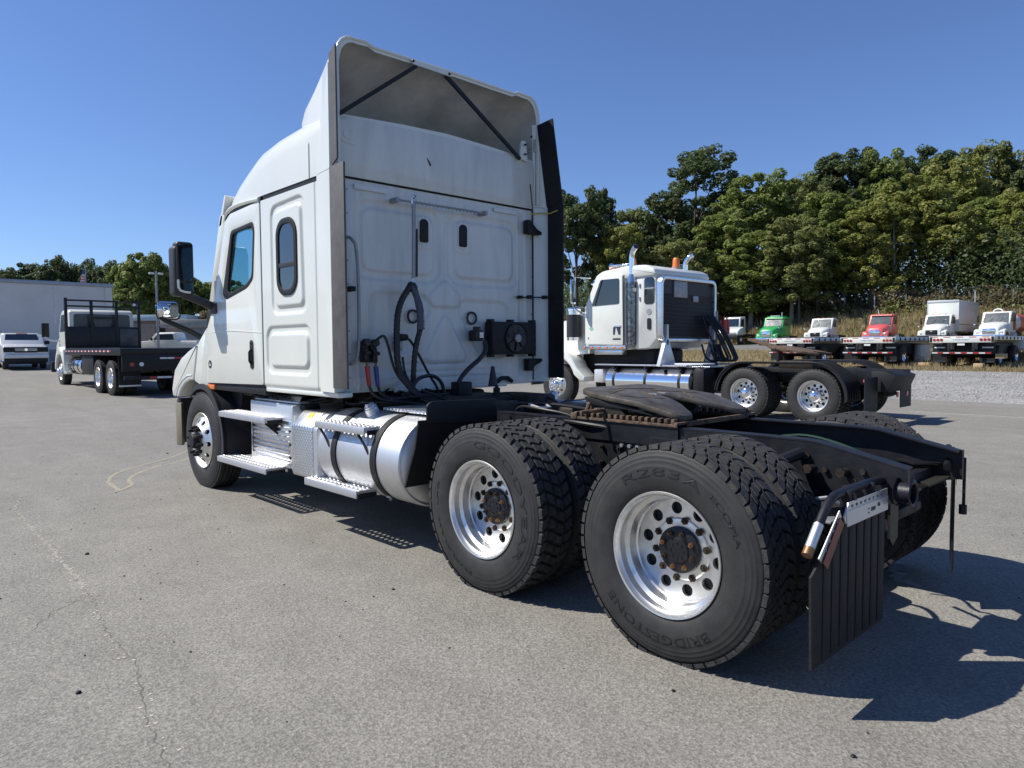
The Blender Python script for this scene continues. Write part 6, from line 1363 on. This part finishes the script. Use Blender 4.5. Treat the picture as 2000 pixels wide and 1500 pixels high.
# ------------------------------------------------------------------ buildings and poles on the left
bd = thing('warehouse', 'long plain grey block warehouse behind the silver pickup', 'building', (50, 5, hgt(50, 0)))
M['greywall'] = mat('painted_block_wall', (.62, .615, .60), .85, 0, 0, .10, .8, bump=.15, bscale=8)
H = 5.72-hgt(50, 0)
part('wall', MB().box(0, 30, -14.1, 22, -.3, H-.22), M['greywall'], bd)
part('parapet_cap', MB().box(-.10, 30, -14.2, 22, H-.215, H, .01), mat('grey_metal_cap', (.30, .34, .40), .4, .4), bd)
for k in range(5): part('course_line', MB().box(-.012, -.002, -14.0, 22, .9+.9*k, .93+.9*k), M['greywall'], bd)
part('pilaster', MB().box(-.06, -.002, -14.1, -13.7, 0, H-.23), M['greywall'], bd)
part('base_panel', MB().box(-.05, -.003, -14.0, -10.5, 0, .95), mat('grey_skirt', (.26, .27, .28), .8), bd)
part('skylight', MB().lathe([(0, 1.0), (.25, .92), (.42, .6), (.5, .001)], 24, (3, -.9, H-.02), 'z'), M['whiteprint'], bd, 60)
fp = thing('flag', 'small striped flag on a pole seen over the warehouse roof', 'flag', (66, -11.2, hgt(66, -11)))
part('pole', MB().cyl((0, 0, 0), (0, 0, 7.75), .05, n=8), M['steel'], fp)
fl = part('cloth', MB().add([(0, 0, 7.55), (.0, .22, 7.2), (.05, .42, 6.2), (0, .02, 6.1)], [(0, 1, 2, 3)]), M['whiteprint'], fp, smooth=0)
for k in range(3): part('stripe', MB().add([(-.02, .03, 6.25+.22*k), (-.02, .38-.03*k, 6.25+.22*k), (-.02, .37-.03*k, 6.35+.22*k), (-.02, .03, 6.37+.22*k)], [(0, 1, 2, 3)]), M['redpaint'], fl, smooth=0)
part('canton', MB().add([(-.02, .02, 6.95), (-.02, .26, 6.95), (-.02, .21, 7.2), (-.02, .02, 7.5)], [(0, 1, 2, 3)]), M['blue'], fl, smooth=0)
p = at(311, 57); up_ = thing('light_pole', 'grey lamp pole with two lamp heads in front of the low tan shed', 'street lamp', p)
part('pole', MB().tube([(0, 0, 0), (0, 0, 7.0)], [.11, .07], 10), M['steel'], up_)
for s in (1, -1):
    part('lamp_head', MB().box(-.1, .1, s*.35-.18, s*.35+.18, 6.72, 6.86, .03), M['whiteprint'], up_); part('lamp_arm', MB().tube([(0, 0, 6.8), (0, s*.3, 6.82)], .03, 6), M['steel'], up_)
# low shed, canopy and picket boards
M['shedtan'] = mat('tan_shed_wall', (.30, .26, .22), .85, var=.2)
p = at(262, 74); q = at(345, 74)
d = (q-p).normalized(); ang = math.atan2(d.y, d.x)
sh = thing('shed', 'low tan shed with a pale blue roof edge behind the lamp pole', 'building', p, ang); L_ = (q-p).length
part('wall', MB().box(0, L_+1, 0, 8, -.5, 3.3), M['shedtan'], sh); part('roof', MB().box(-.3, L_+1.3, -.3, 8.3, 3.5, 4.1, .02), mat('pale_blue_roof', (.42, .55, .60), .5, .2), sh)
part('fascia', MB().box(-.1, L_+1, -.05, 0, 3.2, 3.5), mat('brown_fascia', (.20, .14, .12), .8), sh)
for x in (2.4,): 
    w = part('window', MB().box(x, x+1.0, -.05, .02, 1.5, 2.9), M['blackmatt'], sh); part('frame', MB().box(x-.06, x+1.06, -.04, -.005, 1.44, 2.96), M['shedtan'], w)
p = at(338, 70); q = at(440, 70); d = (q-p).normalized(); ang = math.atan2(d.y, d.x); L_ = (q-p).length
sh = thing('shed', 'grey shed with flat roof and blue grey wall, left of the foreground cab', 'building', p, ang)
part('roof', MB().box(-1, L_, -.3, 6, 2.75, 3.55, .03), mat('grey_flat_roof', (.30, .30, .27), .8), sh); part('wall', MB().box(.5, L_, .6, 6, -.5, 2.74), mat('bluegrey_wall', (.24, .28, .34), .7), sh)
p = at(335, 66); fe = thing('board_fence', 'weathered grey board fence behind the white van', 'fence', p, ang)
for k in range(26): part('board', MB().box(.19*k, .19*k+.17, -.02, .02, 0, 1.55+.08*((k*7) % 5)/5, .005), M['wood'], fe)
wp = pickup('pickup_truck', 'white pickup parked in front of the low tan shed', (0, 0, 0), 0, M['white'])
p = at(334, 61); wp.location = (p.x, p.y, hgt(p.x, p.y)+.05); wp.rotation_euler = (0, 0, ang+math.pi); wp.scale = (1, 1, 1.1)

# ------------------------------------------------------------------ chain-link fence on the bank
M['wire'] = mat('rusty_fence_wire', (.075, .060, .050), .7, .3, var=.4)
cf = thing('chain_link_fence', 'long rusty chain link fence with barbed wire arms on top of the bank', 'fence', (20, -76.8, 0))
XA, XB = -10, 78
rnd = random.Random(21)
for k in range(int((XB-XA)/3.1)+1):
    x = XA+3.1*k; z = hgt(x, -76.8); pm = MB().cyl((x-20, 0, z-.1), (x-20, 0, z+2.25), .055, n=8); part('post', pm, M['steel'] if k % 3 else M['silver'], cf)
    part('barb_arm', MB().tube([(x-20, 0, z+2.2), (x-20+.1, .35, z+2.6)], .03, 6), M['steel'], cf)
w = MB()
def wire(a, b, r=.012):
    a, b = Vector(a), Vector(b); n = Vector((0, 0, r)) if abs((b-a).z) < abs((b-a).x) else Vector((r, 0, 0)); m_ = Vector((0, r, 0))
    w.add([tuple(a+n), tuple(a-n), tuple(b-n), tuple(b+n), tuple(a+m_), tuple(a-m_), tuple(b-m_), tuple(b+m_)], [(0, 1, 2, 3), (4, 5, 6, 7)])
x = XA
while x < XB:
    z = hgt(x, -76.8)
    wire((x-20, 0, z), (x-20+2.1, 0, z+2.1), .008); wire((x-20+2.1, 0, z), (x-20, 0, z+2.1), .008)
    x += .17
for h in (.05, 2.1): wire((XA-20, 0, hgt(20, -76.8)+h), (XB-20, 0, hgt(20, -76.8)+h), .02)
for k in range(3):
    h, yy = 2.3+.13*k, .1+.12*k
    pts = [(XA-20+.8*i, yy+rnd.uniform(-.03, .03), hgt(20, -76.8)+h+rnd.uniform(-.05, .05)) for i in range(int((XB-XA)/.8))]
    for a, b in zip(pts, pts[1:]): wire(a, b, .012)
part('wire_mesh', w, M['wire'], cf, 0, stuff=True, fix=False)
# ------------------------------------------------------------------ foliage
def leaf_mat(name, c1, c2, c3):
    mt = bpy.data.materials.new(name); mt.use_nodes = True; nt = mt.node_tree; b = nt.nodes['Principled BSDF']; L = nt.links.new
    tc = nt.nodes.new('ShaderNodeNewGeometry'); n1 = nt.nodes.new('ShaderNodeTexNoise'); n1.inputs['Scale'].default_value = .35; n1.inputs['Detail'].default_value = 3
    n2 = nt.nodes.new('ShaderNodeTexNoise'); n2.inputs['Scale'].default_value = 2.6; n2.inputs['Detail'].default_value = 2
    L(tc.outputs['Position'], n1.inputs[0]); L(tc.outputs['Position'], n2.inputs[0])
    m1 = nt.nodes.new('ShaderNodeMix'); m1.data_type = 'RGBA'; m1.inputs[6].default_value = (*c1, 1); m1.inputs[7].default_value = (*c2, 1)
    m2 = nt.nodes.new('ShaderNodeMix'); m2.data_type = 'RGBA'; m2.inputs[7].default_value = (*c3, 1)
    r1 = nt.nodes.new('ShaderNodeMapRange'); r1.inputs[1].default_value = .38; r1.inputs[2].default_value = .62; L(n1.outputs[0], r1.inputs[0])
    r2_ = nt.nodes.new('ShaderNodeMapRange'); r2_.inputs[1].default_value = .5; r2_.inputs[2].default_value = .72; L(n2.outputs[0], r2_.inputs[0])
    L(r1.outputs[0], m1.inputs[0]); L(m1.outputs[2], m2.inputs[6]); L(r2_.outputs[0], m2.inputs[0])
    L(m2.outputs[2], b.inputs['Base Color']); b.inputs['Roughness'].default_value = .55; b.inputs['Specular IOR Level'].default_value = .35
    tl = nt.nodes.new('ShaderNodeBsdfTranslucent'); ms = nt.nodes.new('ShaderNodeMixShader'); ms.inputs[0].default_value = .45
    L(m2.outputs[2], tl.inputs['Color']); L(b.outputs[0], ms.inputs[1]); L(tl.outputs[0], ms.inputs[2])
    L(ms.outputs[0], [n for n in nt.nodes if n.type == 'OUTPUT_MATERIAL'][0].inputs['Surface'])
    return mt
LM = {'deep': leaf_mat('dark_leaves', (.070, .100, .040), (.092, .126, .046), (.125, .160, .056)),
      'mid': leaf_mat('green_leaves', (.165, .215, .055), (.205, .255, .062), (.26, .29, .075)),
      'gold': leaf_mat('autumn_leaves', (.20, .245, .058), (.25, .27, .066), (.33, .285, .08)),
      'olive': leaf_mat('olive_leaves', (.18, .215, .070), (.22, .245, .080), (.29, .275, .10)),
      'brown': leaf_mat('brown_leaves', (.13, .11, .055), (.17, .135, .07), (.21, .165, .085)),
      'hay': leaf_mat('dry_stalks', (.34, .27, .15), (.43, .34, .19), (.24, .23, .11))}
M['bark'] = mat('bark', (.11, .095, .080), .9, var=.5, vscale=5, bump=.5, bscale=12)
M['palebark'] = mat('pale_bark', (.26, .24, .21), .9, var=.4, vscale=5)
def quad_cloud(pos, nrm, size, rng):
    n = len(pos); d = rng.normal(size=(n, 3)); d = nrm+d*.42; d /= np.linalg.norm(d, axis=1)[:, None]
    a = np.cross(d, rng.normal(size=(n, 3))); a /= np.linalg.norm(a, axis=1)[:, None]; b = np.cross(d, a)
    s = size*rng.uniform(.55, 1.3, (n, 1)); a *= s; b *= s*rng.uniform(.55, .9, (n, 1)); bend = d*s*.25
    v = np.stack([pos-a, pos-b+bend, pos+a, pos+b+bend], 1).reshape(-1, 3)
    return v
def cloud_mesh(name, v, mt):
    me = bpy.data.meshes.new(name); n = len(v)//4
    me.vertices.add(len(v)); me.vertices.foreach_set('co', v.astype(np.float32).ravel())
    me.loops.add(len(v)); me.loops.foreach_set('vertex_index', np.arange(len(v), dtype=np.int32))
    me.polygons.add(n); me.polygons.foreach_set('loop_start', np.arange(0, 4*n, 4, dtype=np.int32)); me.polygons.foreach_set('loop_total', np.full(n, 4, np.int32))
    me.update(); me.validate(); me.materials.append(mt); return me
def crown(seed, rx, h, z0, shape='round', clumps=60, leaves=110, leaf=.26, clump_r=1.25, lean=0):
    """leaf clumps spread through an uneven crown volume"""
    rng = np.random.default_rng(seed); P = []; N = []; centers = []
    lump = rng.normal(size=(7, 3)); lump /= np.linalg.norm(lump, axis=1)[:, None]; la = rng.uniform(.82, 1.12, 7)
    for k in range(clumps):
        d = rng.normal(size=3); d /= np.linalg.norm(d)
        if shape == 'round': d[2] = abs(d[2])*1.0 if rng.random() < .62 else d[2]*.9
        w = la[np.argmax(lump @ d)]
        t = rng.uniform(.55, 1.0)*w
        zc = .5+.5*d[2]*t
        if shape == 'round': r = rx*t*math.sqrt(max(.04, 1-d[2]**2*.85)); z = z0+h*zc
        elif shape == 'pine': zc = rng.random()**.8; ang = rng.uniform(0, 6.28); r = rx*(1.05-zc)**.8*rng.uniform(.35, 1.1)*w; d = np.array([math.cos(ang), math.sin(ang), .2]); z = z0+h*zc
        elif shape == 'tall': zc = rng.random(); ang = rng.uniform(0, 6.28); r = rx*(.55+.45*math.sin(math.pi*min(1, .15+zc*.85)))*rng.uniform(.3, 1.05)*w; d = np.array([math.cos(ang), math.sin(ang), .25]); z = z0+h*zc
        hv = np.array([d[0], d[1]]); hv /= max(1e-3, np.linalg.norm(hv))
        c = np.array([hv[0]*r+lean*zc*h, hv[1]*r, z]); centers.append(c)
        cr = clump_r*rng.uniform(.5, 1.05); n = int(leaves*rng.uniform(.6, 1.3))
        o = rng.normal(size=(n, 3)); o /= np.linalg.norm(o, axis=1)[:, None]; rad_ = rng.uniform(.55, 1.0, (n, 1))**.7
        p = c+o*rad_*cr*np.array([1.05, 1.05, .92]); P.append(p); N.append(o+np.array([0, 0, .55]))
    P = np.concatenate(P); N = np.concatenate(N); N /= np.linalg.norm(N, axis=1)[:, None]
    return quad_cloud(P, N, leaf, rng), centers
def trunk_mb(h, r, centers, seed, lean=0):
    rnd = random.Random(seed); m_ = MB()
    top = Vector((lean*h*.5, 0, h*.72)); pts = [Vector((0, 0, -.5)), Vector((.1*rnd.uniform(-1, 1), .1*rnd.uniform(-1, 1), h*.25)), Vector((lean*h*.25+rnd.uniform(-.2, .2), rnd.uniform(-.2, .2), h*.5)), top]
    m_.tube(pts, [r, r*.8, r*.55, r*.22], 9)
    for c in rnd.sample(centers, min(9, len(centers))):
        f = rnd.uniform(.3, .9); s_ = pts[1].lerp(pts[3], f); e = Vector(c); mid = s_.lerp(e, .5)+Vector((0, 0, .35)); m_.tube([s_, mid, e], [r*.32, r*.2, r*.07], 6)
    return m_
CR = {}
def variant(key, mt, seed, rx, h, z0, shape, **kw):
    kw['leaf'] *= .78; kw['leaves'] = int(kw['leaves']*.95); kw['clumps'] = int(kw['clumps']*2.0); kw['clump_r'] = kw.get('clump_r', 1.25)*.70
    lean = kw.get('lean', 0); v, cen = crown(seed, rx, h, z0, shape, **kw)
    CR[key] = (cloud_mesh('crown', v, LM[mt]), trunk_mb(z0+h*.85, .034*(z0+h)**.75, cen, seed, lean).mesh('trunk', M['palebark'] if seed % 2 else M['bark'], 60), z0+h, rx)
for k, (mt, seed, rx, h, z0, shp, kw) in {
    'a': ('mid', 1, 4.6, 13, 4.2, 'round', dict(clumps=95, leaves=150, leaf=.24)), 'b': ('gold', 2, 4.4, 14, 4.5, 'round', dict(clumps=95, leaves=150, leaf=.24)),
    'c': ('olive', 3, 4.3, 13, 4.5, 'tall', dict(clumps=100, leaves=140, leaf=.22)), 'd': ('deep', 4, 4.8, 16, 5.5, 'round', dict(clumps=100, leaves=150, leaf=.25)),
    'e': ('mid', 5, 4.0, 15, 3.8, 'tall', dict(clumps=100, leaves=140, leaf=.23)), 'p': ('deep', 6, 4.2, 15, 7.5, 'tall', dict(clumps=62, leaves=150, leaf=.23, clump_r=1.3, lean=.16)),
    'q': ('deep', 7, 3.8, 12, 6.5, 'tall', dict(clumps=58, leaves=140, leaf=.23, clump_r=1.25)), 'g': ('gold', 9, 4.2, 15, 4.0, 'tall', dict(clumps=100, leaves=140, leaf=.23)),
    'l': ('deep', 12, 4.6, 9.5, 4.5, 'round', dict(clumps=80, leaves=150, leaf=.25)), 'm': ('mid', 13, 5.2, 11, 2.5, 'round', dict(clumps=110, leaves=150, leaf=.25)), 's': ('brown', 14, 2.0, 4.0, .6, 'round', dict(clumps=34, leaves=110, leaf=.16, clump_r=.8))}.items(): variant(k, mt, seed, rx, h, z0, shp, **kw)
def tree(key, px, depth, ytop, wide, label, group, cat='tree', name='broadleaf_tree', rot=None):
    """ytop: picture row of the top; wide: crown width in picture pixels"""
    p = at(px, depth); cm, tm, h0, r0 = CR[key]
    hor = 677-.0052*(px-1000); top = CAM.z+(hor-ytop)/FPX*depth; H_ = top-p.z; sz = H_/(h0+.6); sx = (wide/FPX*depth/2)/(r0*1.12)
    t = thing(name, label, cat, p, 0, group); rr = rot if rot is not None else random.Random(int(px*7+depth)).uniform(0, 6.28)
    for nm, me in (('crown', cm), ('trunk', tm)):
        o = link(nm, me, t); o.scale = (sx, sx, sz) if nm == 'crown' else (sx, sx, sz); o.rotation_euler = (0, 0, rr)
    return t
GR = 'trees of the wood behind the chain link fence'
rows = [
 # px, depth, ytop, width, variant, label
 (1128, 86, 362, 150, 'd', 'dark tree just right of the foreground truck'), (1180, 92, 372, 90, 'q', 'dark pine with an open top, right of the black extender flap'), (1240, 95, 408, 130, 'c', 'short olive tree above the white tractor roof'), (1215, 84, 440, 110, 'g', 'golden low tree behind the orange beacon'),
 (1338, 96, 282, 180, 'p', 'tall dark leaning pine, highest tree left of the wood'), (1300, 92, 375, 130, 'q', 'dark pine at the foot of the tall leaning one'), (1330, 84, 470, 150, 'c', 'olive tree low behind the second chrome stack'), (1400, 86, 420, 150, 'e', 'green tree right of the leaning pine, behind the headache rack'),
 (1470, 92, 345, 190, 'a', 'broad rounded green tree right of the tall leaning pine'), (1465, 82, 455, 150, 'e', 'low green tree above the white yard tractor'), (1560, 94, 352, 130, 'c', 'pale olive tree top in the dip of the skyline'), (1545, 80, 430, 160, 'c', 'olive tree above the green truck'),
 (1655, 98, 292, 170, 'd', 'dark round tree at the left shoulder of the highest wood'), (1625, 84, 378, 160, 'e', 'green tree above the white hooded truck'), (1720, 94, 305, 150, 'a', 'green tree on the high skyline, above the red truck'), (1700, 80, 400, 150, 'g', 'golden tree with bare trunk above the red truck'),
 (1790, 99, 292, 170, 'd', 'dark tree on the high skyline, left of the box truck'), (1775, 82, 345, 160, 'b', 'tall golden tree nearest the fence, left of the box truck'), (1850, 90, 306, 150, 'b', 'golden tree top above the box truck'), (1850, 79, 400, 140, 'b', 'lower golden tree right behind the box truck'),
 (1925, 97, 288, 160, 'c', 'pale green tree with the highest top at the right'), (1915, 84, 390, 130, 'e', 'green tree in shade above the tank truck'), (1990, 95, 300, 150, 'd', 'dark tree at the right edge of the skyline'), (1995, 80, 375, 130, 'g', 'golden tree cut by the right edge of the photo'), (2090, 88, 300, 190, 'a', 'green tree beyond the right edge'), (1400, 104, 400, 160, 'd', 'dark tree in the back row, behind the leaning pine'), (1250, 106, 430, 200, 'd', 'dark tree in the back row, over the white tractor'), (1590, 104, 350, 160, 'a', 'green back row tree between two skyline tops'),
]
for px, dp, yt, wd, k, lab in rows: tree(k, px, dp, yt, wd, lab, GR, name='pine_tree' if k in 'pq' else 'broadleaf_tree')
GL = 'trees behind the warehouse'
for px, dp, yt, wd, k, lab in [(-40, 112, 528, 120, 'l', 'dark tree beyond the left edge of the roof'), (30, 112, 520, 90, 'l', 'dark tree above the roof skylight'), (70, 118, 512, 90, 'q', 'loose pine top left of the flag'), (112, 114, 500, 95, 'l', 'dark round tree just right of the flag'), (160, 116, 504, 90, 'l', 'dark tree in the middle of the warehouse roof line'), (205, 114, 508, 90, 'l', 'dark tree above the right end of the warehouse'),
   (248, 108, 512, 110, 'l', 'dark tree right of the warehouse corner'), (285, 92, 490, 140, 'm', 'big round tree with the highest top on the left'), (345, 94, 520, 130, 'm', 'green tree left of the foreground mirror'), (400, 96, 545, 110, 'm', 'green tree just left of the foreground cab'), (455, 98, 540, 110, 'm', 'tree hidden behind the foreground cab'), (250, 88, 560, 110, 'm', 'low green tree behind the black headache rack'), (420, 78, 590, 70, 's', 'yellow green bush beside the foreground cowl'),
   (200, 120, 540, 120, 'm', 'green tree low behind the warehouse corner'), (120, 122, 535, 120, 'm', 'green tree low behind the flag')]:
    tree(k, px, dp, yt, wd, lab, GL, name='shrub' if k == 's' else 'pine_tree' if k == 'q' else 'broadleaf_tree', cat='shrub' if k == 's' else 'tree')
# slim trunks of the wood seen behind the fence
for i, px in enumerate((1560, 1580, 1600, 1745, 1752, 1815, 1862, 1885, 1940)):
    p = at(px, 79+3*(i % 3)); o = part('trunk', MB().tube([(0, 0, -.3), (.1, 0, 5), (.3-.15*(i % 3), 0, 11)], [.16, .13, .07], 8), M['palebark'] if i in (3, 4, 8) else M['bark'], None); o.name = 'slim_tree'
    o.location = p; tag(o, ['slim bare trunk above the green truck', 'slim trunk left of the white hooded truck top', 'slim dark trunk above the white hooded truck', 'pale trunk with two stems above the red truck', 'thinner pale stem beside the pale trunk', 'slim dark trunk left of the box truck', 'slim dark trunk over the box truck', 'slim trunk over the right corner of the box truck', 'pale trunk above the tank truck'][i], 'tree', 'slim trunks behind the fence')
# undergrowth, weeds on the bank, dry grass
rng = np.random.default_rng(77)
def band(name, label, n, xr, yr, hfun, size, mt, clump=0):
    x = rng.uniform(*xr, n); y = rng.uniform(*yr, n); g = np.array([hgt(a, b) for a, b in zip(x, y)]); cl = .5+.5*np.sin(x*.9+np.sin(y*1.3)*2)*np.sin(x*.37+1)
    z = g+rng.random(n)**1.2*hfun*(1-clump+clump*cl)
    v = quad_cloud(np.stack([x, y, z], 1), rng.normal(size=(n, 3))*.6+np.array([.2, .4, .7]), size, rng)
    o = link(name, cloud_mesh(name, v, mt)); tag(o, label, kind='stuff'); return o
band('undergrowth', 'dense dark undergrowth at the foot of the wood', 120000, (-12, 95), (-102, -80), 9.0, .18, LM['deep'], .5)
band('undergrowth', 'brownish brush and vines along the fence', 26000, (-12, 80), (-78.4, -76.2), 2.9, .16, LM['brown'], .75)
band('undergrowth', 'yellow green weeds growing through the fence', 9000, (-12, 80), (-78.0, -75.2), 2.4, .15, LM['olive'], .95)
def blades(name, label, n, xr, yr, h, mt, w=.02, seed=5):
    r = np.random.default_rng(seed); x = r.uniform(*xr, n); y = r.uniform(*yr, n); cl = .55+.45*np.sin(x*2.1+np.sin(y*2.7)*2)*np.sin(x*.53+y*.8)
    g = np.array([hgt(a, b) for a, b in zip(x, y)])-.03; hh = h*r.uniform(.35, 1.15, n)*(.45+.75*cl); a = r.uniform(0, 6.28, n); l = r.uniform(0, .5, n)*hh
    dx, dy = np.cos(a)*w, np.sin(a)*w; b = r.uniform(0, 6.28, n)
    v = np.stack([np.stack([x-dx, y-dy, g], 1), np.stack([x+dx, y+dy, g], 1), np.stack([x+dx*.3+np.cos(b)*l, y+dy*.3+np.sin(b)*l, g+hh], 1), np.stack([x-dx*.3+np.cos(b)*l, y-dy*.3+np.sin(b)*l, g+hh], 1)], 1).reshape(-1, 3)
    o = link(name, cloud_mesh(name, v, mt)); tag(o, label, kind='stuff'); return o
blades('weeds', 'tall dry weeds covering the bank below the fence', 52000, (-8, 78), (-76.5, -66.6), 1.0, LM['hay'], .045, 6)
band('weeds', 'green weeds mixed into the dry bank', 15000, (-8, 78), (-76.5, -66.8), 1.0, .13, LM['olive'], .9)
blades('dry_grass', 'ragged dry yellow grass in front of the trailers', 26000, (-2, 30), (-33.9, -31.0), .17, LM['hay'], .018, 7)
blades('dry_grass', 'dry grass tufts between and under the trailers', 18000, (-2, 34), (-50, -33.9), .26, LM['hay'], .025, 8)
blades('dry_grass', 'yellow grass strip beside the far shed', 5000, (56, 90), (-14, -4), .3, LM['hay'], .03, 9)
r = np.random.default_rng(5); n = 9000; x = r.uniform(-2, 30, n); y = r.uniform(-31, -17, n); s = r.uniform(.02, .055, n); z = np.array([hgt(a, b) for a, b in zip(x, y)])
v = []; f = []
for i in range(n):
    k = len(v); v += [(x[i]+s[i], y[i], z[i]), (x[i], y[i]+s[i]*.8, z[i]), (x[i]-s[i], y[i], z[i]), (x[i], y[i]-s[i]*.9, z[i]), (x[i]+s[i]*.2, y[i], z[i]+s[i]*.8)]; f += [(k, k+1, k+4), (k+1, k+2, k+4), (k+2, k+3, k+4), (k+3, k, k+4)]
o = part('gravel_stones', MB().add(v, f), M['gravel'], None, 0, fix=False); tag(o, 'loose pale stones of the gravel strip', kind='stuff')
